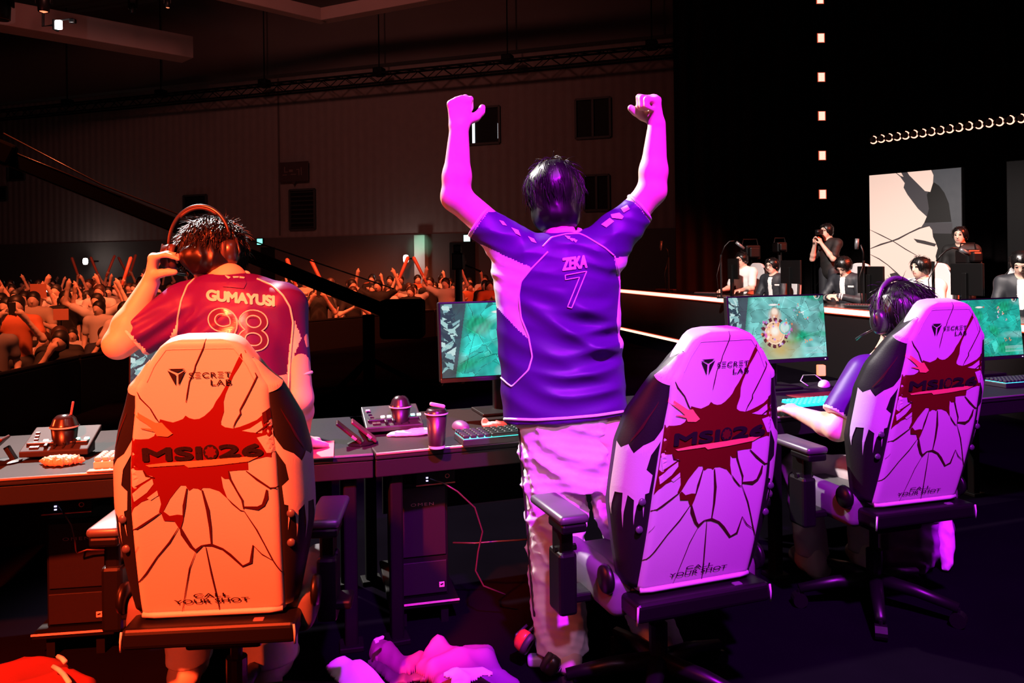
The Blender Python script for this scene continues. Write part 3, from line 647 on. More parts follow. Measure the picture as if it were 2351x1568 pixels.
def make_chair(label, loc_panel, yaw, tilt, arms=(.345, .345)):
    h = loc_panel.z; root = Vector((loc_panel.x, loc_panel.y, 0)) + Vector((-math.sin(yaw), math.cos(yaw), 0)) * (-YB)
    t = thing('gaming_chair', label, 'chair', (root.x, root.y, 0), yaw, 'gaming chairs with cracked artwork')
    # backrest shell
    vs = list(np.linspace(0, .66, 34)) + list(np.linspace(.672, .800, 24)); ss = list(np.sin(np.linspace(-PI / 2, PI / 2, 33)))
    nv, ns = len(vs), len(ss); V = []; F = []
    for fr in (False, True):
        for v in vs:
            for s in ss: V.append(panel_pt(cen(v) + s * half(v), v, 0, tilt, h, fr))
    N1 = nv * ns
    for i in range(nv - 1):
        for j in range(ns - 1):
            a = i * ns + j; F.append((a, a + 1, a + ns + 1, a + ns)); F.append((N1 + a, N1 + a + ns, N1 + a + ns + 1, N1 + a + 1))
    ring = [j for j in range(ns)] + [i * ns + ns - 1 for i in range(1, nv)] + [(nv - 1) * ns + j for j in range(ns - 2, -1, -1)] + [i * ns for i in range(nv - 2, 0, -1)]
    for a, b_ in zip(ring, ring[1:] + ring[:1]): F.append((b_, a, N1 + a, N1 + b_))
    back = obj('backrest', from_np('backrest', V, F), m_shell, t)
    def decal(name, parts, off, m, L=0.02, par=back, fn=None):
        VV = []; FF = []
        for V2, F2 in parts:
            V3, F3 = refine(V2, F2, L); o0 = len(VV)
            VV += [(fn or (lambda x, y: panel_pt(x, y, off, tilt, h)))(x, y) for x, y in V3]; FF += [tuple(i + o0 for i in f) for f in F3]
        return obj(name, from_np(name, VV, FF, False), m, par)
    decal('printed_splash', [poly2d(ART['red'])], 0.0010, m_print_red)
    for k in ('white1', 'white2', 'white3', 'white4', 'white5'): decal('printed_shard', [poly2d(ART[k])], 0.0018, m_shell)
    decal('printed_cracks', [stroke2d(p, w) for w, p in ART['cracks']] + [poly2d(ART['black5'])], 0.0024, m_print_crack)
    decal('printed_node', [poly2d(ART['node'])], 0.0021, m_print_red)
    decal('printed_arrow', [poly2d(ART['arrow'])], 0.0030, m_print_orange); decal('printed_bar', [poly2d(ART['bar'])], 0.0030, m_print_orange)
    decal('emblem', [poly2d(ART[k]) for k in ('tri1', 'tri2', 'tri3')], 0.0034, m_print_black)
    decal('lettering', [fit_text('MSI', -.147, .008, .474, .5135, 0.16)], 0.0036, m_print_black)
    decal('lettering', [fit_text('26', .051, .168, .478, .5165, 0.16)], 0.0036, m_print_black)
    e = [(.0305 + .0195 * math.cos(a), .496 + .021 * math.sin(a)) for a in np.linspace(0, 2 * PI, 25)[:-1]]
    decal('round_emblem', [poly2d(e)], 0.0036, m_print_black)
    decal('round_emblem', [poly2d([(.0305 + (.0165 if i % 2 else .012) * math.cos(a), .496 + (.0175 if i % 2 else .013) * math.sin(a)) for i, a in enumerate(np.linspace(0, 2 * PI, 17)[:-1])])], 0.0042, m_print_emblem)
    decal('lettering', [fit_text('S\u039eCR\u039eT', -.016, .092, .699, .7145, 0.02, 1.12)], 0.0036, m_print_black)
    decal('lettering', [fit_text('LAB', .039, .093, .678, .6935, 0.02, 1.12)], 0.0036, m_print_black)
    decal('lettering', [fit_text('CALL', -.049, .048, .0575, .0705, 0.03)], 0.0036, m_print_black)
    decal('lettering', [fit_text('YOUR SHOT', -.103, .101, .0385, .0525, 0.03)], 0.0036, m_print_black)
    b = MB(); b.tube([panel_pt(u, 0.004, 0.002, tilt, h) for u in np.linspace(-.194, .19, 12)], 0.0085, 8); b.build('edge_piping', m_shell, back, True)
    # seam line of the headrest cushion
    b = MB(); pts = [panel_pt(cen(v) + s * (half(v) - 0.024), v, 0.0002, tilt, h) for s, v in [(-1, v) for v in np.linspace(.69, .774, 10)]] + [panel_pt(cen(.79) + x, .775, 0.0002, tilt, h) for x in np.linspace(-.07, .07, 8)] + [panel_pt(cen(v) + (half(v) - 0.024), v, 0.0002, tilt, h) for v in np.linspace(.774, .69, 10)]
    b.tube(pts, 0.0012, 5); b.build('stitched_seam', mat('chair_seam', (0.42, 0.38, 0.38), 0.6), back)
    for side in (-1, 1):
        V = []; F = []; vv = np.linspace(0.01, .745, 40); sv = np.linspace(0, 1, 9); c, sn = math.cos(tilt), math.sin(tilt); m = len(sv) + 3
        for v in vv:
            for s in sv: V.append(wing_pt(side, s, v, 0, tilt, h))
            o_ = Vector(V[-1]); i_ = Vector(wing_pt(side, 0, v, 0, tilt, h))
            V.append(tuple(o_ + Vector((-side * 0.006, 0.035, 0)))); V.append(tuple(o_.lerp(i_, .4) + Vector((0, .06, 0)))); V.append(tuple(i_ + Vector((0, .06, 0))))
        for i in range(len(vv) - 1):
            for j in range(m):
                a, d = i * m + j, i * m + (j + 1) % m; q = (a, d, d + m, a + m); F.append(q if side > 0 else q[::-1])
        F.append(tuple(range(m))); F.append(tuple(range((len(vv) - 1) * m, len(vv) * m)))
        w = obj('side_bolster', from_np('side_bolster', V, F), m_chairblack, t)
        fn = lambda x, y: wing_pt(side, max(0.0, min(1.0, x)), y, 0.0016, tilt, h)
        decal('printed_splash', [poly2d([(1, .45), (.85, .44), (.7, .46), (.55, .44), (.4, .47), (.2, .49), (.03, .53), (.03, .49), (.2, .445), (.25, .40), (.1, .385), (.12, .33), (.2, .325), (.17, .25), (.25, .31), (.34, .285), (.37, .22), (.41, .3), (.55, .31), (.62, .2), (.66, .31), (.85, .3), (.93, .22), (1, .29)])], 0, m_shell, 0.03, w, fn)
        decal('white_shoulder', [poly2d([(0, .744), (1, .744), (1, .668), (.7, .66), (.4, .655), (0, .65)])], 0, m_shell, 0.03, w, fn)
        decal('piping', [stroke2d([(.35, .60), (.5, .53), (.68, .47)], .02)], 0, m_print_crack, 0.02, w, fn)
        for vz in (.30, .21):
            b = MB(); b.lathe([(0, 0), (.010, 0), (.012, .004), (.010, .008), (0, .009)], seg=12, M=Matrix.Translation(wing_pt(side, .25, vz, 0, tilt, h)) @ Matrix.Rotation(PI / 2, 4, 'X'))
            b.build('belt_guide', mat('chair_grommet', (0.06, 0.055, 0.07), 0.3), w, True)
    # seat, base shell, hinge discs, arms
    zs = h + 0.02
    b = MB(); b.box((0, 0.0, zs - 0.055), (0.44, 0.42, 0.10), 0.035, seg=4); b.build('seat', m_chairgrey, t, True)
    for side in (-1, 1):
        b = MB(); b.box((side * 0.225, 0.0, zs - 0.045), (0.085, 0.42, 0.13), 0.035, seg=4); b.build('seat_bolster', m_chairgrey, t, True)
    b = MB(); b.box((0, YB + 0.03, h - 0.036), (0.47, 0.12, 0.058), 0.014, seg=3); b.build('rear_cover', m_chairdark, t)
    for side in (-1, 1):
        b = MB(); b.tube([(side * .231, YB - .028, h - .012), (side * .2335, YB - .029, h - .036), (side * .2335, YB - .027, h - .066)], .0035, 6); b.build('corner_highlight', m_shell, t, True)  # pale strips put in as the highlights on the cover's bevelled corners
    b = MB(); b.box((0.13, YB + 0.0, h - 0.008), (0.03, 0.02, 0.01), 0.003); b.build('tag', m_chairgrey, t)
    for side in (-1, 1):
        b = MB(); b.lathe([(0, 0), (.042, 0), (.046, .008), (.04, .02), (0, .022)], seg=20, M=Matrix.Translation((side * .262, YB + .10, h + .03)) @ Matrix.Rotation(side * PI / 2, 4, 'Y')); b.build('hinge_cover', m_chairdark, t, True)
        ax = arms[0] if side < 0 else arms[1]
        if True:
            b = MB(); b.box((side * ax, -.02, h + 0.035), (0.045, 0.08, 0.30), 0.01); b.box((side * ax, -.02, h - 0.02), (0.062, 0.1, 0.2), 0.012); b.box((side * .29, -.02, h - .07), (.14, .09, .03), .008); b.tube([(side * .30, -.02, h + .08), (side * (ax + .03), -.02, h + .08)], .012, 8)
            ar = b.build('armrest_post', m_chairdark, t)
            b = MB(); b.box((side * ax, 0.01, h + 0.20), (0.10, 0.27, 0.03), 0.014, seg=3); b.build('armrest_pad', mat('armrest_pad', (0.05, 0.045, 0.05), 0.38, spec=0.7), t, True)
            b = MB(); b.box((side * ax, -.06, h + 0.172), (0.085, 0.12, 0.03), 0.008); b.build('armrest_bracket', m_chairdark, t)
    b = MB(); b.box((0, -.02, h - 0.115), (.22, .3, .05), .012); b.tube([(.1, .03, h - .11), (.31, .06, h - .11)], .009, 6); b.build('tilt_mechanism', m_chairdark, t)
    b = MB(); b.tube([(0, -.02, .1), (0, -.02, .24)], .032, 12); b.tube([(0, -.02, .2), (0, -.02, h - .1)], .018, 10); b.build('gas_lift', m_chairdark, t)
    for k in range(5):
        a = k * 2 * PI / 5 + .3; e = (.31 * math.cos(a), -.02 + .31 * math.sin(a), .075)
        b = MB(); b.tube([(0, -.02, .115), (.16 * math.cos(a), -.02 + .16 * math.sin(a), .105), e], [.034, .026, .02], 8); lg = b.build('base_leg', m_chairdark, t, True)
        b = MB(); b.tube([(e[0] - .022 * math.sin(a), e[1] + .022 * math.cos(a), .03), (e[0] + .022 * math.sin(a), e[1] - .022 * math.cos(a), .03)], .03, 14); b.tube([e, (e[0], e[1], .03)], .008, 6); b.build('caster', m_chairdark, lg)
    return t
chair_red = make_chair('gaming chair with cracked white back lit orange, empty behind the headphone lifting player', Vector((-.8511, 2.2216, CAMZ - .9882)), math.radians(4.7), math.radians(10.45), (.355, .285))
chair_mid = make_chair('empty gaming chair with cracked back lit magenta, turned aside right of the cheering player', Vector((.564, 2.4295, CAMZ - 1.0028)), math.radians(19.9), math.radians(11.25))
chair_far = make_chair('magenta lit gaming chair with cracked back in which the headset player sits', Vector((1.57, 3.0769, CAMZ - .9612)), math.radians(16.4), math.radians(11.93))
# ------------------------------------------------------------------ desks, screens and what lies on them
m_top = mat('desk_top_grey', (0.012, 0.0115, 0.012), 0.6, spec=0.10, mottle=0.15, bscale=90, bump=0.05)
m_apron = mat('desk_apron', (0.004, 0.0035, 0.004), 0.6, spec=.25)
m_edge = mat('desk_edge_highlight', (0.30, 0.28, 0.28), 0.35, metal=0.6)
m_post = mat('desk_post', (0.0022, 0.0018, 0.002), 0.6, spec=0.12)
DZ = 0.75
S0 = Vector((-0.5225, 2.978, 0))
dA = Vector((math.cos(math.radians(13.6)), math.sin(math.radians(13.6)), 0)); dB = Vector((math.cos(math.radians(19.3)), math.sin(math.radians(19.3)), 0))
def make_desk(a, c, label):
    d = c - a; L = d.length; t = thing('gaming_desk', label, 'desk', ((a + c) / 2).to_tuple(), math.atan2(d.y, d.x), 'long gaming desks in a row')
    b = MB(); b.box((0, 0.375, DZ - 0.014), (L - 0.006, 0.75, 0.028), 0.006); b.build('desk_top', m_top, t)
    b = MB(); b.tube([(-L / 2 + 0.006, 0.001, DZ - 0.006), (L / 2 - 0.006, 0.001, DZ - 0.006)], 0.0055, 8); b.build('edge_highlight', m_edge, t, True)  # lighter strip imitating the highlight along the rounded desk edge
    b = MB(); b.box((0, 0.022, DZ - 0.062), (L - 0.01, 0.03, 0.066), 0.004); b.build('front_rail', m_apron, t)
    for sx in (-1, 1):
        for y in (0.07, 0.68):
            b = MB(); b.box((sx * (L / 2 - 0.09), y, (DZ - 0.03) / 2), (0.05, 0.05, DZ - 0.03), 0.008); b.box((sx * (L / 2 - 0.09), y, 0.01), (0.09, 0.09, 0.02), 0.004); b.build('leg', m_post, t)
    b = MB(); b.box((0, 0.70, 0.45), (L - 0.3, 0.02, 0.3)); b.build('back_panel', m_post, t)
    return t
make_desk(S0 - dA * 1.75, S0, 'left gaming desk with grey top before the headphone lifting player')
make_desk(S0, S0 + dB * 1.75, 'middle gaming desk with grey top behind the cheering player')
make_desk(S0 + dB * 1.75, S0 + dB * 3.85, 'right gaming desk at which the headset player sits')

def game_colors(W, H, var):
    r = np.random.RandomState(11 + var); y, x = np.mgrid[0:H, 0:W]; x = (x + .5) / W; y = 1 - (y + .5) / H; asp = W / H
    def nz(fx, fy, n=5):
        o = 0
        for _ in range(n):
            a = r.rand() * 6.28; k = (fx if _ % 2 else fy) * (0.6 + r.rand()); o = o + np.sin(k * (x * asp * np.cos(a) + y * np.sin(a)) + r.rand() * 6.28)
        return o / n
    base = {1: (.03, .55, .48), 2: (.17, .52, .50), 3: (.015, .40, .33)}[var]
    C = np.array(base) * (1 + 0.35 * nz(9, 22) + 0.2 * nz(40, 70))[..., None]
    def cells(n, ca, sa, st):                             # flagstones: nearest-seed cells with joints
        u = x * asp * ca + y * sa + .02 * nz(20, 30); v = (-x * asp * sa + y * ca) * st; su = r.rand(n) * 3.2 - .8; sv = (r.rand(n) * 3.2 - 1.6) * st
        d = np.sort(np.abs(u[..., None] - su) + np.abs(v[..., None] - sv), -1); k = np.argmin(np.abs(u[..., None] - su) + np.abs(v[..., None] - sv), -1); return d[..., 1] - d[..., 0], r.rand(n)[k]
    e1, c1 = cells(150, .9, .43, 2.2); C = C * (.70 + .62 * c1)[..., None]; C = np.where((e1 < .012)[..., None], C * .42, C); C = np.where(((e1 > .012) & (e1 < .022))[..., None], C * 1.25 + .04, C)
    g = np.clip(nz(7, 12) * 3 - 0.4, 0, 1)[..., None]; C = C * (1 - g) + g * np.array([0.01, 0.36, 0.19]) * (1 + .5 * nz(50, 80))[..., None]
    st = np.clip(nz(6, 14) * 3 - 0.5, 0, 1)[..., None]; C = C * (1 - st * .55) + st * .55 * np.array([0.34, 0.72, 0.72])
    for _ in range(22):
        cx, cy, a, l = r.rand(), r.rand(), r.choice([.3, 1.2, -.6]) + r.randn() * .1, .08 + .25 * r.rand()
        dx, dy = (x - cx) * asp, y - cy; u = dx * math.cos(a) + dy * math.sin(a); v = -dx * math.sin(a) + dy * math.cos(a)
        m = (np.abs(v) < .004) & (np.abs(u) < l); C[m] *= 0.4 if _ % 2 else 1.5
    def blob(cx, cy, rad, col, soft=.5, k=1.0, ex=1.0):
        nonlocal C
        d = np.hypot((x - cx) * asp / ex, y - cy) / rad; m = (np.clip((1 - d) / soft, 0, 1) * k)[..., None]; C = C * (1 - m) + m * np.array(col)
    def ring(cx, cy, rad, w, col, k=1):
        nonlocal C
        d = np.abs(np.hypot((x - cx) * asp, y - cy) - rad) / w; m = (np.clip(1.3 - d, 0, 1) * k)[..., None]; C = C * (1 - m) + m * np.array(col)
    cx, cy = ((.46, .42), (.66, .44), (.08, .40))[(2, 1, 3).index(var)] if var in (1, 2, 3) else (.5, .45)
    warm = var == 2
    if warm:
        blob(.5, .14, .34, (.62, .44, .13), .9, .9, 1.5); blob(.66, .47, .16, (.20, .15, .13), .7, .8); blob(.47, .70, .14, (.95, .30, .12), .9, .9); blob(.47, .76, .075, (1, .8, .66), .5)
        blob(cx, cy, .27, (.9, .45, .25), .5, .75)
    rr = np.arctan2(y - cy, (x - cx) * asp)
    d = np.hypot((x - cx) * asp, y - cy)
    m = (np.abs(d - .215) < .03) & (np.sin(rr * 14) > -.3); C[m] = (.13, .03, .035) if warm else (.08, .16, .17)
    m = (np.abs(d - .175) < .012); C[m] = (1, .7, .5) if warm else (.55, .85, .85)
    blob(cx, cy, .165, (1, .60, .36) if warm else (.16, .78, .76), .15); blob(cx, cy + .03, .10, (1, .95, .85) if warm else (.9, 1, .98), .6)
    blob(cx + .11, cy + .08, .10, (.62, .85, .82), .35, .9); ring(cx + .11, cy + .08, .10, .012, (.12, .6, .6))
    for _ in range(46):
        a, q = r.rand() * 6.28, .12 + .2 * r.rand(); col = [(.9, .25, .1), (.75, .1, .55), (.55, .3, .9), (1, .85, .8), (.1, .02, .03)][r.randint(5)]
        blob(cx + math.cos(a) * q / asp + .03, cy + math.sin(a) * q * .8 + .02, .012 + .022 * r.rand(), col, .6, .9)
    for sx, sy in ((.72, .84), (.70, .76), (.71, .70), (.77, .74), (.80, .63), (.79, .27), (.83, .27)):
        for _ in range(5): blob(sx + r.randn() * .012, sy + r.randn() * .018, .008 + .012 * r.rand(), [(.7, .3, .75), (.95, .95, .95), (.1, .6, .6), (.95, .35, .15)][r.randint(4) if sy > .5 else 3], .6)
    blob(.46, .87, .02, (.95, .9, .88), .4, 1, 5); blob(.52, .87, .018, (.6, .06, .05), .4)
    for q in range(5): m = (np.abs(y - (.07 + q * .022)) < .006) & (x > .76); C[m] = C[m] * .4 + .6 * np.array((.42, .66, .68))
    # left panel with a strip of portraits
    edge = .205 - .10 * (1 - y); m = x < edge; C[m] = C[m] * .12 + np.array((.045, .03, .055)); mm = np.clip((edge + .05 - x) / .05, 0, 1)[..., None] * (x >= edge)[..., None]; C = C * (1 - mm * .8) + mm * .8 * np.array((.03, .20, .14))
    for q in range(7):
        yc = .93 - q * .125
        for _ in range(9):
            w_, h_ = .018 + .02 * r.rand(), .010 + .03 * r.rand(); ox, oy = r.randn() * .016, r.randn() * .02; sk = r.randn() * .6
            m = (np.abs(x - .055 - ox + (y - yc) * sk * .3) < w_) & (np.abs(y - yc - oy + (x - .05) * sk) < h_) & (x < edge - .03); C[m] = np.array([(.40, .66, .64), (.26, .50, .52), (.55, .78, .76), (.03, .06, .08)][r.randint(4)])
    blob(.95, 1.0, .06, (.02, .05, .05), .3); ring(.93, 1.0, .05, .008, (.7, .8, .78)); blob(.92, .99, .02, (.9, .35, .2), .5)
    return np.clip(C, 0, 1.15)
def screen_mat():
    m = bpy.data.materials.new('game_screen_glow'); m.use_nodes = True; nt = m.node_tree; b = nt.nodes['Principled BSDF']
    a = nt.nodes.new('ShaderNodeAttribute'); a.attribute_name = 'picture'; b.inputs['Base Color'].default_value = (0.003, 0.003, 0.003, 1); b.inputs['Roughness'].default_value = 0.5; b.inputs['Specular IOR Level'].default_value = 0.05
    nt.links.new(a.outputs['Color'], b.inputs['Emission Color']); b.inputs['Emission Strength'].default_value = 0.95; return m
m_game = screen_mat()
m_bezel = mat('monitor_bezel', (0.005, 0.0045, 0.005), 0.45, spec=.3)
def make_monitor(label, loc, yaw, tilt, var, w=0.597, hgt=0.336, stand_z=DZ):
    t = thing('gaming_monitor', label, 'monitor', (loc.x, loc.y, stand_z), yaw, 'monitors on the gaming desks'); zc = loc.z - stand_z; R = Euler((-tilt, 0, 0))
    M = Matrix.Translation((0, 0, zc)) @ R.to_matrix().to_4x4()
    b = MB(); b.box(M @ Vector((0, 0.02, -0.006)), (w + 0.016, 0.036, hgt + 0.03), 0.006, rot=R.to_matrix().to_4x4()); b.build('casing', m_bezel, t)
    b = MB(); b.box(M @ Vector((0, 0.0, -hgt / 2 - 0.013)), (w + 0.014, 0.008, 0.018), 0.002, rot=R.to_matrix().to_4x4()); bz = b.build('bottom_bezel', mat('monitor_chin', (0.012, 0.009, 0.014), 0.45), t)
    b = MB(); b.box(M @ Vector((w / 2 - 0.015, -0.004, -hgt / 2 - 0.012)), (0.006, 0.004, 0.004)); b.build('power_light', mat('power_white', (1, 1, 1), emit=(.8, 1, .9), estr=2), bz)
    W, H = 224, 126; xs = np.linspace(-w / 2, w / 2, W + 1); zs = np.linspace(-hgt / 2, hgt / 2, H + 1)
    V = [M @ Vector((x, -0.0005, z)) for z in zs for x in xs]; F = [(j * (W + 1) + i, j * (W + 1) + i + 1, (j + 1) * (W + 1) + i + 1, (j + 1) * (W + 1) + i) for j in range(H) for i in range(W)]
    me = from_np('screen', V, F, False); c = game_colors(W, H, var)[::-1].reshape(-1, 3)
    ca = me.color_attributes.new('picture', 'FLOAT_COLOR', 'CORNER'); ca.data.foreach_set('color', np.repeat(np.c_[c, np.ones(len(c))], 4, 0).astype(np.float32).ravel())
    obj('screen', me, m_game, t)
    b = MB(); b.box((0, 0.075, zc / 2), (0.06, 0.04, zc), 0.008); b.box((0, 0.05, zc - 0.02), (0.12, 0.06, 0.12), 0.01); b.build('stand', m_bezel, t)
    b = MB(); b.box((0, 0.05, 0.008), (0.24, 0.2, 0.014), 0.005); b.build('foot', m_bezel, t)
    return t
yB = math.radians(19)
def mon(label, pl, d, var, yaw=yB, side=-1, w=0.597):
    """placed by the left (or right) edge of its picture at mid height"""
    p = P(pl[0], pl[1], d); u = Vector((math.cos(yaw), math.sin(yaw), 0)); make_monitor(label, p - u * side * w / 2, yaw, math.radians(5), var)
mon('monitor with teal game picture hidden behind the headphone lifting player', (300, 818), 3.32, 1, math.radians(13))
mon('monitor with teal game picture left of the cheering player', (1013, 783), 3.62, 1)
mon('monitor with a fiery teal game battle right of the cheering player', (1676, 757), 4.22, 2, math.radians(17))
mon('monitor with teal game picture at the right edge beside the seated headset player', (2344, 749), 4.82, 3, yB, 1)

def slab(quad, th, up=Vector((0, 0, 1)), bevel=0.004):
    b = MB(); a = [b.bm.verts.new(q) for q in quad]; c = [b.bm.verts.new(q - up * th) for q in quad]; n = len(quad); b.bm.faces.new(a); b.bm.faces.new(c[::-1])
    for i in range(n): b.bm.faces.new((a[i], c[i], c[(i + 1) % n], a[(i + 1) % n]))
    if bevel: bmesh.ops.recalc_face_normals(b.bm, faces=b.bm.faces); bmesh.ops.bevel(b.bm, geom=list(b.bm.edges), offset=bevel, segments=2, affect='EDGES', profile=.5)
    return b
def mixer(label, loc, yaw, w, dp, m, lit, slope=0.36):
    t = thing('audio_controller', label, 'audio controller', loc, yaw, 'audio controllers on the desks')
    def top(u, v): return Vector(((u - .5) * w, v * dp * math.cos(slope), 0.035 + v * dp * math.sin(slope)))
    b = slab([top(0, 0), top(1, 0), top(1, 1), top(0, 1)], 0.022); b.build('console_top', m, t)
    b = MB(); b.box((0, dp * .45, 0.012 + .02), (w * .9, dp * .5, 0.055), .004); b.build('base', m_bezel, t)
    nrm = (top(1, 0) - top(0, 0)).cross(top(0, 1) - top(0, 0)).normalized(); R = Matrix(((1, 0, 0), (0, math.cos(slope), -math.sin(slope)), (0, math.sin(slope), math.cos(slope)))).to_4x4()
    for u, v, c in lit:
        b = MB(); b.box(top(u, v) + nrm * 0.003, (0.018, 0.011, 0.008), 0.002, rot=R); b.build('lit_button', mat('lit_' + c, (.5, .5, .5), emit={'white': (1, .85, .75), 'cyan': (.25, .9, 1), 'teal': (.08, .9, .72), 'red': (1, .05, .03)}[c], estr=2.2), t)
    b = MB()
    for q in range(4): b.box(top(.10 + .02 * q, .72 - .13 * q) + nrm * .002, (.014, .008, .006), rot=R); b.box(top(.16 + .06 * (q % 2), .24 - .10 * (q // 2)) + nrm * .002, (.018, .011, .006), rot=R)
    b.build('buttons', mat('button_dark', (.03, .02, .02), .5), t)
    for q in range(4):
        b = MB(); b.box(top(.36 + .13 * q, .22) + nrm * .001, (.006, .055, .004), rot=R); b.box(top(.36 + .13 * q, .15 + .04 * q) + nrm * .006, (.012, .02, .012), .002, rot=R); b.build('fader', m_bezel, t)
    return t
mixer('pale audio controller with lit buttons on the left desk behind the drinks cup', (P(140, 1012, 2.98).x, 2.93, DZ), math.radians(10), .235, .17, mat('mixer_pale', (.018, .016, .016), .6, spec=.12, mottle=.1), [(.30, .38, 'white'), (.43, .38, 'cyan'), (.76, .40, 'teal'), (.90, .40, 'teal')])
mixer('dark audio controller with lit buttons behind the two cups in the centre', (P(912, 962, 3.36).x, 3.30, DZ), math.radians(18), .24, .17, mat('mixer_dark', (.009, .008, .009), .5, mottle=.1), [(.33, .42, 'white'), (.44, .42, 'cyan'), (.55, .42, 'cyan'), (.86, .42, 'teal'), (.97, .42, 'teal'), (.10, .75, 'red')])

def keyboard(label, quad, m_case, m_key, glow=None, rows=5, colsn=15):
    A, Bq, Cq, Dq = [Vector(q) for q in quad]            # front left, front right, back right, back left
    o = (A + Bq + Cq + Dq) / 4; t = thing('keyboard', label, 'keyboard', (o.x, o.y, DZ)); lo = Vector((o.x, o.y, DZ)); Q = [q - lo for q in (A, Bq, Cq, Dq)]
    def pt(u, v): return (Q[0] * (1 - u) + Q[1] * u) * (1 - v) + (Q[3] * (1 - u) + Q[2] * u) * v
    up = Vector((0, 0, 1)); b = slab([q + up * .026 for q in Q], .025, bevel=.003); b.build('case', m_case, t)
    ex = (Q[1] - Q[0]).normalized(); ey = (Q[3] - Q[0]); ey = (ey - ex * ey.dot(ex)).normalized(); R = Matrix((ex, ey, up)).transposed().to_4x4()
    kw = (Q[1] - Q[0]).length / colsn * .80; kd = (Q[3] - Q[0]).length / rows * .80; b = MB()
    for r in range(rows):
        for c in range(colsn):
            if r == 0 and 4 <= c <= 8:
                if c == 6: b.box(pt((6.5) / colsn, (r + .5) / rows) + up * .034, (kw * 6.2, kd, .014), .003, rot=R, seg=1)
                continue
            b.box(pt((c + .5) / colsn, (r + .5) / rows) + up * .034, (kw, kd, .014), .003, rot=R, seg=1)
    b.build('keycaps', m_key, t)
    if glow:
        g = slab([pt(.01, .01) + up * .0285, pt(.99, .01) + up * .0285, pt(.99, .99) + up * .0285, pt(.01, .99) + up * .0285], .002, bevel=0); g.build('backlight', mat('key_glow_%d' % int(glow[3] * 10), glow[:3], emit=glow[:3], estr=glow[3]), t)
    return t
def zq(*pts, z=DZ): return [Pz(x, y, z) for x, y in pts]
def kb_quad(px, py, L, dpt, yaw, z=DZ, right=False):
    a = Pz(px, py, z); u = Vector((math.cos(yaw), math.sin(yaw), 0)); v = Vector((-u.y, u.x, 0))
    if right: a = a - u * L
    return [a, a + u * L, a + u * L + v * dpt, a + v * dpt]
m_keyblack = mat('keycap_black', (.012, .012, .014), .45); m_keywhite = mat('keycap_white', (.6, .55, .53), .5); m_keydark = mat('keycap_maroon', (.12, .03, .03), .5)
keyboard('black keyboard with teal backlight on the desk left of the cheering player', kb_quad(1064, 1026, .44, .14, yB), m_keyblack, m_keyblack, (.05, .85, .75, 1.6))
keyboard('white keyboard on an orange mat half hidden by the orange lit chair', kb_quad(214, 1078, .30, .11, math.radians(12)), m_keywhite, m_keywhite, None, 5, 12)
keyboard('keyboard glowing bright turquoise under the seated player hand', kb_quad(1838, 948, .40, .14, yB), m_keyblack, mat('keycap_turquoise', (.02, .3, .27), .4, emit=(0.0, 1.0, .80), estr=1.3), (0.0, 1.0, .82, 4.5))
keyboard('dark keyboard with teal lights at the right edge of the desk', kb_quad(2310, 892, .40, .13, yB), m_keyblack, m_keyblack, (.05, .85, .75, 1.6))

def mat_pad(label, quad, m):
    o = sum((Vector(q) for q in quad), Vector()) / len(quad); t = slab([Vector(q) - Vector((o.x, o.y, DZ)) + Vector((0, 0, .005)) for q in quad], .0045, bevel=.001).build('mouse_pad', m); t.location = (o.x, o.y, DZ)
    return tag(t, label, 'mouse pad')
def padq(px, py, L, D, yaw):
    return kb_quad(px, py, L, D, yaw)
mat_pad('bright red mouse pad on the desk right of the headphone lifting player', kb_quad(766, 1050, .46, .26, math.radians(12), right=True), mat('pad_red', (.75, .12, .12), .6))
mat_pad('orange mouse pad under the white keyboard at left', kb_quad(198, 1086, .26, .035, math.radians(12)), mat('pad_orange', (.55, .2, .12), .6))
mat_pad('dark red mouse pad behind the glowing turquoise keyboard', kb_quad(1852, 920, .34, .16, yB), mat('pad_dark_red', (.16, .01, .01), .6))

def cup(label, px, py, r0, r1, h, mats, lid, straw=None):
    t = thing('drink_cup', label, 'cup', Pz(px, py, DZ), 0.3, 'cups on the desks')
    b = MB(); b.lathe([(0, 0), (r0, 0), (r0 + .001, .012), (r1, h), (r1 - .002, h), (r0 - .003, .006), (0, .006)], seg=28); b.build('cup_body', mats[0], t, True)
    b = MB(); b.lathe([(r1 + .003, h - .004), (r1 + .004, h + .004), (r1 - .001, h + .010)] + ([(r1 - .008, h + .03), (r1 - .02, h + .042), (.008, h + .046)] if lid == 'dome' else [(r1 - .004, h + .016), (r1 - .012, h + .02), (.0, h + .012)]), seg=28); b.build('lid', mats[1], t, True)
    b = MB(); b.lathe([(r1 + .0035, h - .003), (r1 + .006, h), (r1 + .0035, h + .004)], seg=28); b.build('lid_rim', mat('lid_rim', (.5, .45, .45), .25), t, True)
    if lid == 'sip': b = MB(); b.box((0.004, 0, h + .03), (.06, .022, .014), .005, rot=Euler((0, .25, 0))); b.build('sip_cover', mat('sip_cover', (.35, .3, .3), .3), t, True)
    if straw: b = MB(); b.tube([(0, 0, .02), straw], .004, 8); b.build('straw', mat('straw_red', (.5, .05, .04), .4), t, True)
    if lid == 'sip': b = MB(); b.lathe([(r0 + .0005, .004), (r0 + .0015, .014)], seg=28); b.build('base_band', mat('cup_band', (.6, .5, .55), .5), t, True)
    return t
m_cupdark = mat('cup_dark', (.006, .003, .006), .35, spec=.3); m_lid = mat('lid_dark', (.010, .007, .009), .25, spec=.5)
cup('dark iced drink in a cup with a straw on the left desk', 149, 1046, .036, .046, .11, (mat('iced_coffee', (.004, .002, .002), .3, spec=.3), mat('clear_lid', (.015, .01, .01), .2, spec=.5)), 'dome', (.028, .01, .2))
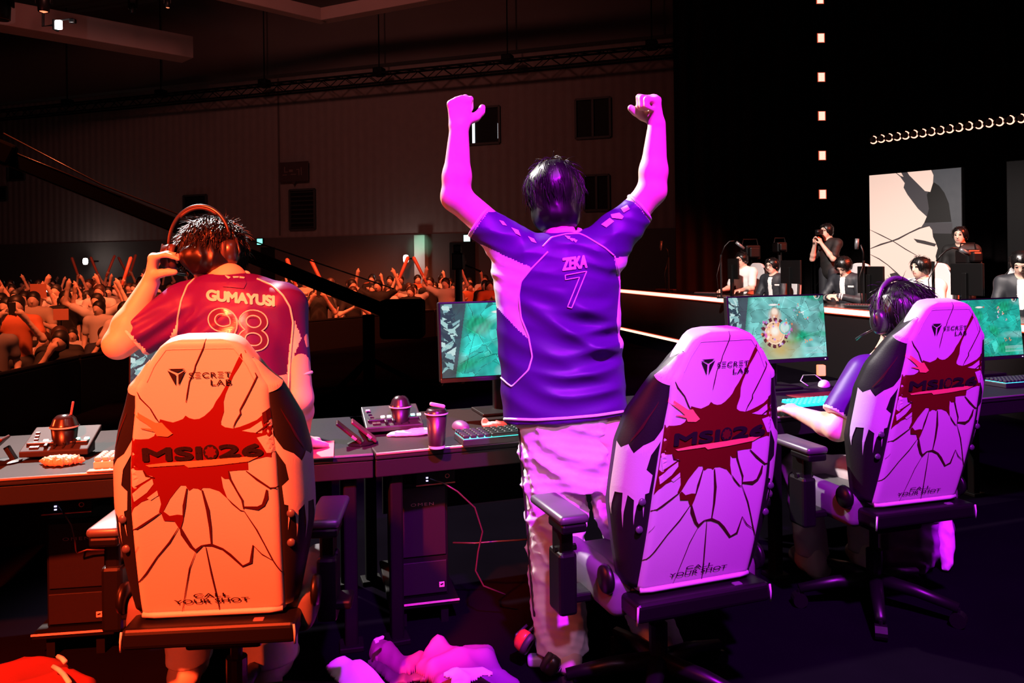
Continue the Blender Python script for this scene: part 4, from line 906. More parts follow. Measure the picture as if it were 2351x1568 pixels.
cup('dark lidded coffee cup in front of the dark audio controller', 920, 990, .030, .042, .105, (m_cupdark, m_lid), 'dome')
cup('patterned travel cup with sip lid at the front of the desk', 1003, 1030, .030, .040, .135, (mat('cup_pattern', (.012, .004, .012), .35, mottle=.9, bscale=45), m_lid), 'sip')

def crumple(name, label, cat, loc, prims, amp, m, h=0.006, seed=1, k=22, parent=None, thick=None):
    """crumpled paper or cloth: smooth union of flattened lumps with ridged folds"""
    lo = np.min([np.array(p[0]) - max(p[1]) - .05 for p in prims], 0); hi = np.max([np.array(p[0]) + max(p[1]) + .05 for p in prims], 0); lo[2] = -.02
    f = Field(lo, hi, h)
    for p in prims: f.ell(p[0], p[1], None if len(p) < 3 else Matrix.Rotation(p[2], 3, 'Z'), 0.03 * max(1, max(p[1]) / .12))
    rg, r2, wb, wv = ridged(seed, k, 5), ridged(seed + 11, k * 2.2, 4), wob(seed + 3, k * .5), [wob(seed + 20 + i, k * .8) for i in range(3)]
    def crease(q):
        q2 = q + .012 * np.stack([w(q) for w in wv], -1) * (22 / k); return -amp * 1.9 * (np.maximum(rg(q2), .5) - .62) - amp * 1.0 * (r2(q2) - .62) - amp * .8 * wb(q)
    f.disp(crease); f.plane((0, 0, .001), (0, 0, -1))
    V, Q = f.mesh(1); me = from_np(name, V, Q)
    o = obj(name, me, m, parent); o.location = loc
    return tag(o, label, cat) if label else o
w_ = crumple('snack_wrapper', 'crumpled orange snack wrapper on the left desk edge', 'wrapper', Pz(141, 1066, DZ), [((0, 0, .018), (.062, .032, .022), .15), ((-.055, .0, .012), (.03, .012, .012), -.3), ((.06, .004, .012), (.03, .012, .012), .2), ((0, -.02, .012), (.05, .02, .012))], .010, mat('wrapper_foil', (.85, .33, .2), .35, spec=.7), .003, 3, 60)
crumple('paper_napkin', 'pink lit crumpled napkin on the desk between phone stand and travel cup', 'napkin', Pz(935, 1000, DZ), [((0, 0, .008), (.075, .028, .012), .25), ((.06, .03, .01), (.05, .03, .014), .4), ((-.055, -.012, .006), (.035, .018, .01))], .007, mat('napkin_white', (.85, .72, .74), .8), .003, 5, 45)
crumple('paper_napkin', 'crumpled pink tissue behind the teal backlit keyboard', 'napkin', Pz(1128, 982, DZ), [((0, 0, .012), (.045, .03, .016)), ((-.03, .01, .026), (.016, .014, .026)), ((.04, .0, .01), (.03, .02, .014))], .008, mat('tissue_pink', (.75, .45, .47), .8), .003, 8, 55)
t = thing('gaming_mouse', 'violet lit mouse on the desk behind the travel cup', 'mouse', Pz(1058, 986, DZ), .5)
f = Field((-.06, -.09, 0), (.06, .09, .06), .003); f.ell((0, 0, .008), (.032, .06, .03)).plane((0, 0, .001), (0, 0, -1)); V, Q = f.mesh(2); obj('mouse_body', from_np('mouse_body', V, Q), mat('mouse_violet', (.08, .06, .12), .4), t)
b = MB(); b.tube([(0, .05, .012), (.02, .11, .01), (.08, .13, .006)], .002, 6); b.build('cable', m_bezel, t)
t = thing('gaming_mouse', 'pale mouse with looped cable behind the turquoise keyboard', 'mouse', Pz(1892, 888, DZ), -.4)
f = Field((-.06, -.09, 0), (.06, .09, .06), .003); f.ell((0, 0, .008), (.032, .06, .03)).plane((0, 0, .001), (0, 0, -1)); V, Q = f.mesh(2); obj('mouse_body', from_np('mouse_body', V, Q), mat('mouse_pale', (.6, .55, .6), .4), t)
b = MB(); b.tube([(0, .05, .02), (-.05, .10, .05), (-.11, .06, .05), (-.12, -.02, .03), (-.08, -.05, .008)], .003, 6); b.build('cable', mat('cable_pale', (.5, .45, .5), .4), t, True)

def phone_stand(label, px, py, yaw, m, two, lean=.72):
    t = thing('phone_stand', label, 'phone stand', Pz(px, py, DZ), yaw)
    b = MB(); b.lathe([(0, 0), (.05, 0), (.052, .006), (.03, .010), (0, .010)], seg=20); b.box((.012, .01, .03), (.016, .03, .06), .003, rot=Euler((0, -.5, 0))); b.build('stand_base', m_bezel, t)
    for q in range(two):
        b = MB(); b.box((-.045 + .058 * q, .015 * q, .050), (.125, .075, .011), .004, rot=Euler((0, lean, 0))); p_ = b.build('phone', m[q], t)
        b = MB(); b.box((-.045 + .058 * q + .02, .015 * q - .039, .034), (.022, .003, .010), .001, rot=Euler((0, lean, 0))); b.build('phone_highlight', mat('pink_highlight', (.45, .10, .16), .4), p_)  # small pink piece painted in as a highlight on the phone's edge
phone_stand('dark stand holding two tilted phones near the desk seam', 828, 1020, math.radians(12), (mat('phone_maroon', (.03, .004, .005), .4, spec=.3), mat('phone_plum', (.05, .008, .018), .4, spec=.3)), 2)
phone_stand('dark phone stand at the left edge of the left desk', 14, 1062, math.radians(12), (mat('phone_brown', (.04, .010, .008), .4, spec=.3),), 1, -.75)

# computers under the desks
m_pc = mat('pc_case', (.0025, .002, .0022), .6, spec=.12, mottle=.2)
def tower(label, px0, px1, ytop, ybot, d, yaw, deck=.1):
    a, c = P(px0, ybot, d), P(px1, ybot, d); w = (c - a).length; z1 = P(px0, ytop, d).z; t = thing('desktop_computer', label, 'computer', (((a + c) / 2).x, d, deck), yaw, 'black desktop computers under the desks'); H = z1 - deck
    b = MB(); b.box((0, .21, H / 2), (w, .42, H), .006); b.build('case', m_pc, t)
    b = MB(); b.box((0, -.003, H * .66), (w * .9, .008, H * .6), .002); b.box((0, -.004, H * .17), (w * .92, .008, H * .28), .002); b.build('front_panel', mat('pc_panel', (.006, .004, .0055), .55, spec=.25), t)
    V2, F2 = fit_text('OMEN', -w * .22, w * .22, H * .80, H * .80 + .012, 0.0, 1.25)
    obj('lettering', from_np('lettering', [(x, -.0085, z) for x, z in V2], F2, False), mat('pc_letter', (.35, .12, .16), .5), t)
    b = MB(); b.box((w * .36, -.010, H * .10), (.022, .004, .022), .002); bd = b.build('badge', mat('pc_badge', (.9, .35, .35), .4), t)
    b = MB(); b.box((w * .36, -.0125, H * .105), (.012, .002, .005), rot=Euler((0, -.35, 0))); b.build('badge_mark', m_print_black, bd)
    p = thing('computer_plinth', 'low black plinth carrying the computer under the %s desk' % ('left' if px0 < 500 else 'middle'), 'plinth', (t.location.x, d, 0), yaw)
    b = MB(); b.box((0, .2, deck - .012), (w + .07, .5, .022), .004); b.build('shelf', m_pc, p)
    b = MB(); b.box((0, -.052, deck - .004), (w + .07, .006, .006)); b.build('edge_strip', mat('plinth_edge', (.55, .3, .3), .4), p)
    for sx in (-1, 1):
        b = MB(); b.box((sx * w * .4, .2, (deck - .024) / 2), (.03, .45, deck - .024)); b.build('foot', m_pc, p)
    return t
tower('black desktop computer under the left desk behind the orange lit chair', 113, 246, 1190, 1434, 3.02, math.radians(8))
tower('black desktop computer under the middle desk left of the cheering player', 912, 1031, 1108, 1376, 3.24, math.radians(14))
def usb_box(label, px, py, d, w, yaw, cable):
    t = thing('usb_hub_box', label, 'hub box', P(px, py, d), yaw)
    b = MB(); b.box((0, .06, 0), (w, .12, .05), .004); b.build('box', m_pc, t)
    b = MB(); b.box((-w * .22, -.002, .004), (.008, .004, .005)); b.box((-w * .22, -.002, -.008), (.008, .004, .004)); b.build('status_light', mat('violet_led', (.5, .4, 1), emit=(.55, .45, 1), estr=3), t)
    b = MB(); b.tube([(w * .3 + .008 * math.cos(a), -.002, .004 + .008 * math.sin(a)) for a in np.linspace(0, 2 * PI, 13)[:-1]], .0015, 5, closed=True); b.build('socket_ring', mat('socket_red', (.6, .12, .1), .4), t)
    b = MB(); b.box((0, -.003, -.024), (w, .004, .004)); b.build('bottom_edge', mat('plinth_edge2', (.5, .10, .08), .4), t)
    b = MB(); o = Vector(t.location); R = Matrix.Rotation(-yaw, 3, 'Z'); b.tube([R @ (P(x, y, dd) - o) for x, y, dd in cable], .0035, 6); b.build('plugged_cable', mat('cable_red', (.035, .010, .014), .45), t, True)
usb_box('small black hub box with violet lights under the left desk, red cable plugged in', 153, 1163, 2.98, .17, math.radians(13), [(136, 1161, 2.97), (150, 1185, 2.94), (163, 1205, 2.94), (172, 1240, 2.95), (175, 1264, 2.97), (178, 1270, 2.98), (200, 1262, 2.98), (240, 1263, 3.0)])
usb_box('small black hub box with a violet light under the middle desk, cable looping right', 1000, 1097, 3.2, .16, math.radians(19), [(988, 1098, 3.19), (1020, 1110, 3.16), (1050, 1128, 3.16), (1090, 1165, 3.18), (1108, 1220, 3.2), (1098, 1265, 3.2), (1092, 1310, 3.2), (1110, 1345, 3.2), (1160, 1365, 3.22)])
b = MB(); b.tube([P(1040, 1246, 3.3), P(1090, 1247, 3.28), P(1140, 1243, 3.28), P(1190, 1240, 3.3), P(1240, 1236, 3.35)], .004, 6)
tag(b.build('loose_cable', mat('cable_tan', (.014, .009, .008), .5), None, True), 'thin pale cable running behind the cheering player under the middle desk', 'cable')
# ------------------------------------------------------------------ people
m_skin = mat('skin', (0.72, 0.46, 0.36), 0.5, spec=0.4, bump=0.03, bscale=160)
m_hair = mat('hair_black', (0.0035, 0.0028, 0.003), 0.38, spec=0.45)
m_jersey = mat('jersey_violet', (0.055, 0.004, 0.135), 0.45, spec=0.2, bump=0.06, bscale=500)
m_jwhite = mat('jersey_white', (0.72, 0.66, 0.68), 0.55)
m_pants = mat('trousers_white', (0.72, 0.66, 0.68), 0.6, bump=0.05, bscale=300)
m_foil = mat('number_foil', (0.06, 0.012, 0.08), 0.25, spec=0.9)
m_shoe = mat('shoe_pale', (0.5, 0.4, 0.36), 0.6); m_sole = mat('shoe_sole', (0.3, 0.26, 0.24), 0.7)
m_eye = mat('eye_dark', (0.02, 0.015, 0.015), 0.3); m_lip = mat('lip', (0.45, 0.16, 0.14), 0.5)

def stack(f, levels, k=0.02):
    """solid of elliptic slices: levels are (centre, half width, half depth), ordered in z either way"""
    L = sorted(levels, key=lambda q: q[0][2]); z = np.array([q[0][2] for q in L]); X = np.array([q[0][0] for q in L]); Y = np.array([q[0][1] for q in L]); A = np.array([q[1] for q in L]); B = np.array([q[2] for q in L])
    lo = (min(X - A) - .06, min(Y - B) - .06, z[0] - .05); hi = (max(X + A) + .06, max(Y + B) + .06, z[-1] + .05)
    sl, p = f.grid(lo, hi)
    if sl is None: return
    az = f.lo[2] + f.h * np.arange(sl[2].start, sl[2].stop)
    from_z = lambda T: np.interp(az, z, T)
    # smooth the interpolated profile a little
    cx, cy, a, b = from_z(X), from_z(Y), from_z(A), from_z(B)
    q = np.sqrt(((p[..., 0] - cx) / a) ** 2 + ((p[..., 1] - cy) / b) ** 2)
    d = (q - 1) * np.minimum(a, b); dz = np.maximum(z[0] - p[..., 2], p[..., 2] - z[-1])
    f.put(sl, np.maximum(d, dz).astype(np.float32), k)
def row(py, l, r, d, b): return (P((l + r) / 2, py, d), (r - l) / 2 * d / FPX, b)

def frame(d, n):
    d = Vector(d).normalized(); n = Vector(n); n = (n - d * n.dot(d)).normalized(); return d, n
def hand(f, W, d, n, idx_sign=1, curl=(80, 95, 60), thumb=((.5, .3, .8), (.8, .5, .2), (.8, .6, -.2)), s=1.0, spread=0.0):
    """W wrist, d wrist-to-knuckles, n palm normal; index finger lies towards d x n * idx_sign"""
    d, n = frame(d, n); ix = d.cross(n) * idx_sign; W = Vector(W)
    offs = (.0275, .0095, -.0085, -.026); kn = (.083, .088, .083, .074)
    for i in range(4):
        K = W + d * kn[i] * s + ix * offs[i] * s
        f.cone(W + d * .012 + ix * offs[i] * .55 * s, K, .0165 * s, .0125 * s, .016)
        f.ell(K - n * .003, (.0125 * s,) * 3, None, .006)
        a = 0; p = K; dd = d + ix * spread * offs[i] * 20
        for j, L in enumerate(((.041, .046, .043, .034)[i], (.026, .029, .027, .021)[i], .019)):
            a += math.radians(curl[j] if not isinstance(curl[j], (list, tuple)) else curl[j][i]); q = p + (dd * math.cos(a) + n * math.sin(a)).normalized() * L * s
            f.cone(p, q, (.0102 - .0008 * j) * s, (.0096 - .0008 * j) * s, .0045); p = q
    p = W + d * .022 * s + ix * .018 * s + n * .008; rr = (.0175, .0150, .0128, .0112)
    for j, (v, L) in enumerate(zip(thumb, (.036, .026, .020))):
        q = p + (d * v[0] + n * v[1] + ix * v[2]).normalized() * L * s; f.cone(p, q, rr[j] * s, rr[j + 1] * s, .010 if j == 0 else .005); p = q
def arm(f, S, E, W, rs=(.052, .044, .040, .029)):
    S, E, W = Vector(S), Vector(E), Vector(W)
    f.cone(S, E, rs[0], rs[1], .03); f.cone(E, E.lerp(W, .3), rs[1], rs[2] + .004, .02); f.cone(E.lerp(W, .3), W, rs[2] + .004, rs[3], .02)
def head(f, C, R, s=1.0):
    C = Vector(C); g = lambda x, y, z: C + R @ Vector((x, y, z)) * s; Rn = np.array(R)
    f.ell(g(0, -.012, .025), np.array((.077, .097, .100)) * s, Rn, .02); f.ell(g(0, .02, -.045), np.array((.060, .070, .072)) * s, Rn, .035)
    f.ell(g(0, .045, -.088), np.array((.030, .028, .026)) * s, Rn, .03)
    f.cone(g(0, .083, .01), g(0, .103, -.027), .010 * s, .014 * s, .014); f.ell(g(0, .082, -.062), np.array((.024, .010, .010)) * s, Rn, .012)
    f.ell(g(-.032, .082, .012), np.array((.014, .010, .010)) * s, Rn, .010, sub=True); f.ell(g(.032, .082, .012), np.array((.014, .010, .010)) * s, Rn, .010, sub=True)
    f.ell(g(-.032, .079, .012), np.array((.013, .010, .009)) * s, Rn, .004); f.ell(g(.032, .079, .012), np.array((.013, .010, .009)) * s, Rn, .004)
    f.ell(g(0, .075, .035), np.array((.05, .014, .010)) * s, Rn, .02)
    for sx in (-1, 1): f.ell(g(sx * .081, -.008, -.015), np.array((.010, .022, .032)) * s, Rn, .010); f.ell(g(sx * .088, -.002, -.012), np.array((.008, .012, .018)) * s, Rn, .004, sub=True)
def strands(V, F, C, R, n, seed, L=(.03, .07), rad=.0022, rx=(.1, .11, .11), drop=1.0, ymax=.05, seg=4, out=.12, mess=.25):
    """tapered locks laid over a hair shape"""
    r = np.random.RandomState(seed); V = [tuple(v) for v in V]; F = [tuple(q) for q in F]
    for _ in range(n):
        u = r.normal(size=3); u /= np.linalg.norm(u)
        if u[2] < -.75 or u[1] * rx[1] > ymax: continue
        p = Vector(u * np.array(rx)) * 1.035; dn = Vector((0, -.15, -1)); uu = Vector(u); dr = dn - uu * uu.dot(dn) + uu * out + Vector(r.normal(size=3)) * mess; dr = dr.normalized(); l = L[0] + (L[1] - L[0]) * r.rand(); pts = []
        for i in range(seg + 1):
            pts.append(C + R @ p); p = p + dr * l / seg; dr = (dr + Vector((0, 0, -.28 * drop)) + Vector(r.normal(size=3)) * .10).normalized()
            e = math.sqrt(sum((p[a] / rx[a]) ** 2 for a in range(3)))
            if e < 1.03: p = p * (1.03 / e)
        o0 = len(V)
        for i, q in enumerate(pts):
            t = (pts[min(i + 1, seg)] - pts[max(i - 1, 0)]).normalized(); a = t.orthogonal().normalized(); b_ = t.cross(a); w = rad * (1 - i / (seg + .6))
            for k in range(3): V.append(tuple(q + (a * math.cos(2.094 * k) + b_ * math.sin(2.094 * k)) * w))
        for i in range(seg):
            for k in range(3): F.append((o0 + i * 3 + k, o0 + i * 3 + (k + 1) % 3, o0 + i * 3 + 3 + (k + 1) % 3, o0 + i * 3 + 3 + k))
    return V, F
def hair_shape(C, R, r, h=.006, nape=None, seed=1, fringe=.045, amp=.006, nstr=300, L=(.03, .07), rad=.0022, drop=1.0, out=.1, mess=.2):
    C = Vector(C); f = Field(C - Vector((.24, .24, .28)), C + Vector((.24, .24, .22)), h)
    f.ell(C, r, np.array(R), .02)
    if nape: f.ell(C + R @ Vector(nape[0]), nape[1], np.array(R), .03)
    # cut away the face
    f.cone(C + R @ Vector((0, fringe + .105, -.045)), C + R @ Vector((0, fringe + .115, -.30)), .10, .11, .015, sub=True)
    RN = np.array(R); c = np.array(C); rg = ridged(seed, 60, 4, (1, .7, .22)); wb = wob(seed + 5, 26)
    f.disp(lambda q: amp * (0.55 - rg((q - c) @ RN)) * 1.6 + amp * .6 * wb(q))
    V, Q = f.mesh(1); return strands(V, Q, C, R, nstr, seed, L, rad, tuple(r), drop, fringe + .02, 4, out, mess)
def in_poly(px, py, poly):
    ins = np.zeros(px.shape, bool); n = len(poly)
    for i in range(n):
        (x1, y1), (x2, y2) = poly[i], poly[(i + 1) % n]
        if y1 == y2: continue
        c = ((y1 > py) != (y2 > py)) & (px < (x2 - x1) * (py - y1) / (y2 - y1) + x1); ins ^= c
    return ins
def pxs(V):
    V = np.asarray(V, float); x = V[:, 0] / V[:, 1] * FPX; z = (V[:, 2] - CAMZ) / V[:, 1] * FPX; c, s = math.cos(ROLL), math.sin(ROLL)
    return CX + x * c - z * s, HY - (x * s + z * c)
def fcent(V, Q): V = np.asarray(V); return V[np.asarray(Q)].mean(1)
def drape(name, V2, F2, bvh, m, parent, eps=.004, L=6):
    """lay flat lettering on a garment"""
    V3, F3 = refine(V2, F2, L); out = [cast(bvh, x, y, eps) for x, y in V3]; ok = [o is not None for o in out]
    F = [f for f in F3 if all(ok[i] for i in f)]
    return obj(name, from_np(name, [o if o is not None else (0, 0, 0) for o in out], F, False), m, parent)
def piping(name, pts, bvh, m, parent, r=.0035, n=14):
    P3 = []
    for (x0, y0), (x1, y1) in zip(pts[:-1], pts[1:]):
        for i in range(n):
            q = cast(bvh, x0 + (x1 - x0) * i / n, y0 + (y1 - y0) * i / n, .001)
            if q is not None and (not P3 or (q - P3[-1]).length < .1): P3.append(q)
    sm = P3
    for _ in range(3): sm = [sm[0]] + [(a + b_ * 2 + c) / 4 for a, b_, c in zip(sm[:-2], sm[1:-1], sm[2:])] + [sm[-1]]
    b = MB(); b.tube(sm, r, 6); return b.build(name, m, parent, True)
def outline(name, V2, F2, bvh, m, parent, r=.0028, L=4):
    V3, F3 = refine(V2, F2, 1e9); b = MB()
    for lp in boundary_loops(V3, F3):
        pts = []
        for i in range(len(lp)):
            a, c = V3[lp[i]], V3[lp[(i + 1) % len(lp)]]; n = max(1, int(np.hypot(*(c - a)) / L))
            for k in range(n): q = cast(bvh, *(a + (c - a) * k / n), .002); pts += [q] if q is not None else []
        if len(pts) > 4: b.tube(pts, r, 5, closed=True)
    return b.build(name, m, parent, True)
def ptext(txt, x0, x1, ytop, ybot, skew, off, space=1.0):
    V2, F2 = fit_text(txt, x0, x1, -ybot, -ytop, off, space, -skew); V2[:, 1] *= -1; return V2, [f[::-1] for f in F2]
def shoe(t, A, yaw, label=None, m=None, s=1.0):
    c, sn = math.cos(yaw), math.sin(yaw); A = Vector(A); g = lambda x, y, z: Vector((A.x + (x * c - y * sn) * s, A.y + (x * sn + y * c) * s, A.z + z * s))
    f = Field(A - Vector((.2, .3, .02)), A + Vector((.2, .3, .16)), .006)
    f.chain([g(0, -.06, .05), g(0, .05, .045), g(0, .15, .035)], [.05, .047, .042], .03).cone(g(0, -.05, .05), g(0, -.03, .11), .046, .044, .03)
    f.plane(A + Vector((0, 0, .004)), (0, 0, -1)); V, Q = f.mesh(2); fm = (fcent(V, Q)[:, 2] < A.z + .026).astype(int)
    return obj('shoe', from_np('shoe', V, Q, True, fm), [m or m_shoe, m_sole], t)
m_hset = mat('headset_black', (.02, .016, .02), .3, spec=.6); m_hpad = mat('headset_pad', (.03, .02, .022), .6)
def headphones(name, label, cL, cR, top, axis_up, rcup=.042, mic=None, mband=None, par=None):
    """two ear cups joined by a padded band over `top`"""
    cL, cR, top = Vector(cL), Vector(cR), Vector(top); ax = (cR - cL).normalized(); mid = (cL + cR) / 2; hw = (cR - cL).length / 2
    t = thing(name, label, 'headphones', mid.to_tuple()); up = (top - mid); H = up.length; up = up.normalized(); up = (up - ax * up.dot(ax)).normalized()
    pts = [mid - mid + (-ax * math.cos(a) * (hw + .012)) + up * (H * math.sin(a) ** .8) for a in np.linspace(.12, PI - .12, 30)]
    b = MB(); b.tube(pts, [.005 + .0035 * math.sin(PI * i / 29) for i in range(30)], 10); b.build('headband', mband or m_hset, t, True)
    b = MB(); b.tube([p * .965 for p in pts[8:22]], .0075, 8); b.build('band_padding', m_hpad, t, True)
    for c, sg in ((cL, -1), (cR, 1)):
        o = c - mid; M = Matrix.Translation(o) @ (ax * sg).to_track_quat('Z', 'Y').to_matrix().to_4x4() @ Matrix.Diagonal((.82, 1.12, 1, 1))
        b = MB(); b.lathe([(0, .036), (rcup * .6, .036), (rcup * .92, .026), (rcup, .008), (rcup, 0), (0, 0)], seg=28, M=M); cp = b.build('ear_cup', m_hset, t, True)
        b = MB(); b.lathe([(0, 0), (rcup * .98, 0), (rcup * 1.02, -.012), (rcup * .9, -.022), (rcup * .6, -.02), (rcup * .55, -.004), (0, -.004)], seg=28, M=M); b.build('ear_pad', m_hpad, cp, True)
        b = MB(); b.tube([o + ax * sg * .03 + up * .05, o + ax * sg * .042 + up * .0, o + ax * sg * .03 - up * .02], .005, 6); b.build('yoke', m_hset, cp, True)
    if mic: b = MB(); b.tube([Vector(q) - mid for q in mic], [.004] * (len(mic) - 1) + [.006], 6); b.build('microphone_boom', m_hset, t, True)
    return t

def cuff_ring(c, nn, rr, par):
    a = nn.orthogonal().normalized(); b_ = nn.cross(a); b = MB(); b.tube([c - nn * .004 + (a * math.cos(t_) + b_ * math.sin(t_)) * rr for t_ in np.linspace(0, 2 * PI, 33)[:-1]], .0065, 8, closed=True); return b.build('cuff', m_jwhite, par, True)
# ---- the cheering player
def person_thing(label, loc, group=None): return thing('person', label, 'person', loc, 0, group)
D2 = 2.88
t2 = person_thing('person seen from behind with both fists raised, violet jersey number 7, white trousers', (P(1330, 1500, D2).x, D2, 0))
def keep(o, t):                                            # world-space mesh hung on its person
    o.matrix_parent_inverse = Matrix.Translation(-Vector(t.location)); return o
I3 = Matrix.Identity(3)
f = Field((-.50, 2.60, -.0), (.72, 3.16, 2.16), .0056)
H2 = P(1270, 447, 2.93); hR2 = Euler((-.10, 0, .12)).to_matrix()
head(f, H2, hR2)
nb = P(1290, 555, 2.885); f.cone(H2 + Vector((0.0, -.03, -.07)), nb, .055, .060, .03)
SL, EL, WL = P(1190, 575, 2.88), P(1047, 452, 2.86), P(1054, 294, 2.85); SR, ER, WR = P(1392, 562, 2.88), P(1497, 438, 2.87), P(1508, 288, 2.86)
arm(f, SL, EL, WL, (.056, .052, .046, .034)); arm(f, SR, ER, WR, (.056, .050, .045, .032))
f.cone(SL - Vector((0, 0, .03)), nb - Vector((0, 0, .06)), .045, .045, .04); f.cone(SR - Vector((0, 0, .03)), nb - Vector((0, 0, .06)), .045, .045, .04)
stack(f, [row(585, 1180, 1400, 2.88, .08), row(650, 1165, 1405, 2.88, .10), row(800, 1180, 1400, 2.88, .09), row(1000, 1200, 1420, 2.88, .10)], .04)
for hx, kx, ax_ in ((1255, 1275, 1296), (1385, 1440, 1500)):
    f.chain([P(hx, 1000, 2.88), P(kx, 1240, 2.87), P(ax_, 1470, 2.89)], [.085, .055, .04], .03)
hand(f, WL, (.02, .0, 1), (0.15, 1, 0), -1, (70, 95, 60), ((.40, .40, .82), (.70, .45, .55), (.80, .60, .1)), 1.16)
hand(f, WR, (-.10, 0, 1), (-1, -.15, -.1), -1, (80, 95, 60), ((.5, .65, .55), (.6, .8, .1), (.65, .75, -.15)), 1.14)
V, Q = f.mesh(2); keep(obj('body', from_np('body', V, Q), m_skin, t2), t2)
V, Q = hair_shape(P(1272, 438, 2.93), hR2, (.104, .116, .118), .0055, ((0, -.024, -.098), (.090, .084, .070)), 21, .05, .0045, 520, (.03, .06), .0015, 1.0, .10, .15)
keep(obj('hair', from_np('hair', V, Q), m_hair, t2), t2)
# jersey
f = Field((-.30, 2.62, .75), (.66, 3.14, 1.80), .0050)
stack(f, [row(532, 1250, 1336, 2.885, .075), row(552, 1200, 1390, 2.885, .095), row(578, 1160, 1422, 2.88, .105), row(606, 1128, 1434, 2.88, .118), row(650, 1131, 1424, 2.88, .13), row(700, 1139, 1424, 2.88, .132), row(770, 1141, 1427, 2.88, .13), row(860, 1148, 1434, 2.88, .132), row(990, 1157, 1441, 2.88, .135)], .03)
cl, cr = P(1098, 507, 2.87), P(1470, 476, 2.875); nl = (cl - P(1165, 553, 2.87)).normalized(); nr = (cr - P(1408, 530, 2.875)).normalized()
f.cone(P(1212, 592, 2.88), cl + nl * .03, .098, .058, .035, cut=[(cl, nl)]); f.cone(P(1372, 580, 2.88), cr + nr * .03, .098, .055, .035, cut=[(cr, nr)])
f.cone(P(1290, 500, 2.91), P(1290, 556, 2.90), .062, .062, .012, sub=True)
hemc = P(1298, 956, 2.88); hn = Vector((.07, 0, -1)).normalized(); f.plane(hemc, hn)
w1, w2, w3, w4 = wob(3, 9), wob(4, 26), ridged(5, 22, 3), wob(9, 14)
def folds(q):
    px, py = pxs(q); u = (px - 1190) / 240
    g1 = py - 120 * u + 70 * (u - .35) ** 2; g2 = py - 52 * u + 110 * (u - .25) ** 2
    def wave(g, lam, sh):
        x = np.sin(g / lam * 2 * PI + sh); return np.where(x > 0, x ** 1.4, -np.abs(x) ** .8 * .7)
    m1 = np.clip(.55 + 1.6 * wob(41, 7)(q), 0, 1); m2 = np.clip(.5 + 1.8 * wob(44, 8)(q), 0, 1)
    s = wave(g1, 76, 1.6 * w1(q)) * m1 + .7 * wave(g2, 50, 1.4 * w4(q) + 2) * m2
    env = np.clip((py - 660) / 90, 0, 1) * np.clip((975 - py) / 90, .15, 1) * np.clip((px - 1150) / 70, 0.15, 1) * np.clip((1436 - px) / 45, .1, 1); top = np.clip((690 - py) / 60, 0, 1)
    return -.0165 * s * env - .006 * (w3(q) - .6) * top * 2 + .002 * w2(q)
f.disp(folds)
V, Q = f.mesh(2); fc = fcent(V, Q); px, py = pxs(fc); fm = np.zeros(len(Q), int)
side_l = [(1095, 560), (1108, 562), (1165, 590), (1222, 615), (1196, 647), (1191, 678), (1196, 729), (1216, 782), (1180, 748), (1138, 703), (1060, 700)]
side_r = [(1475, 560), (1440, 588), (1410, 592), (1420, 640), (1426, 660), (1417, 740), (1424, 800), (1450, 800)]
fm[in_poly(px, py, side_l)] = 1; fm[in_poly(px, py, side_r)] = 1
for c, nn in ((cl, nl), (cr, nr)): dd = (fc - np.array(c)) @ np.array(nn); near = np.linalg.norm(fc - np.array(c), axis=1) < .11; fm[(dd > -.013) & near] = 1
jb = bvh_of(V, Q); jo = keep(obj('jersey', from_np('jersey', V, Q, True, fm), [m_jersey, m_jwhite], t2), t2)
def sub(o, par=None): o.matrix_parent_inverse = (par or jo).matrix_parent_inverse.copy() if False else Matrix.Identity(4); return o
for pts in ([(1258, 578), (1220, 617), (1196, 647), (1191, 678), (1196, 729), (1213, 771), (1222, 819), (1213, 850), (1175, 888), (1165, 881), (1149, 866)], [(1411, 588), (1421, 625), (1423, 660), (1417, 740), (1423, 790)], [(1246, 566), (1266, 545), (1300, 537), (1330, 536), (1346, 543), (1389, 569), (1411, 588)]):
    piping('piping', pts, jb, m_jwhite, jo, .0034)
piping('hem_trim', [(1158, 962), (1230, 964), (1300, 960), (1370, 954), (1436, 944)], jb, m_jwhite, jo, .0055)
for c, nn, rr in ((cl, nl, .060), (cr, nr, .0565)): cuff_ring(c, nn, rr, jo)
drape('name_lettering', *ptext('ZEKA', 1291, 1349, 592, 622, -7, .10, .95), jb, m_jwhite, jo)
V2, F2 = ptext('7', 1298, 1347, 632, 710, -9, 0.0); outline('number_outline', V2, F2, jb, m_jwhite, jo, .0022)
for k, (x, y, w) in enumerate(((1312, 550, 9), (1303, 545, 7), (1320, 553, 6))): drape('collar_mark', *poly2d([(x - w, y - 5), (x + w, y - 2), (x + 2, y + 4)]), jb, m_jwhite, jo)
# sleeve badges on the right sleeve
for pl in ([(1425, 478), (1440, 470), (1446, 480), (1432, 488)], [(1402, 492), (1422, 488), (1432, 497), (1428, 503), (1405, 500)], [(1380, 515), (1400, 500), (1410, 508), (1392, 522)]): drape('sleeve_badge', *poly2d(pl), jb, m_jwhite, jo)
for pl in ([(1146, 505), (1156, 508), (1164, 518), (1154, 516)], [(1174, 522), (1190, 528), (1196, 542), (1184, 536)], [(1212, 542), (1226, 548), (1232, 558), (1220, 554)]): drape('sleeve_badge', *poly2d(pl), jb, m_jwhite, jo)
b = MB(); c = P(1290, 538, 2.895); b.tube([c + Vector((.066 * math.cos(a), .066 * math.sin(a), .012 * math.sin(a) + .012 * math.cos(a))) for a in np.linspace(0, 2 * PI, 29)[:-1]], .010, 8, closed=True); b.build('collar', m_jwhite, jo, True)
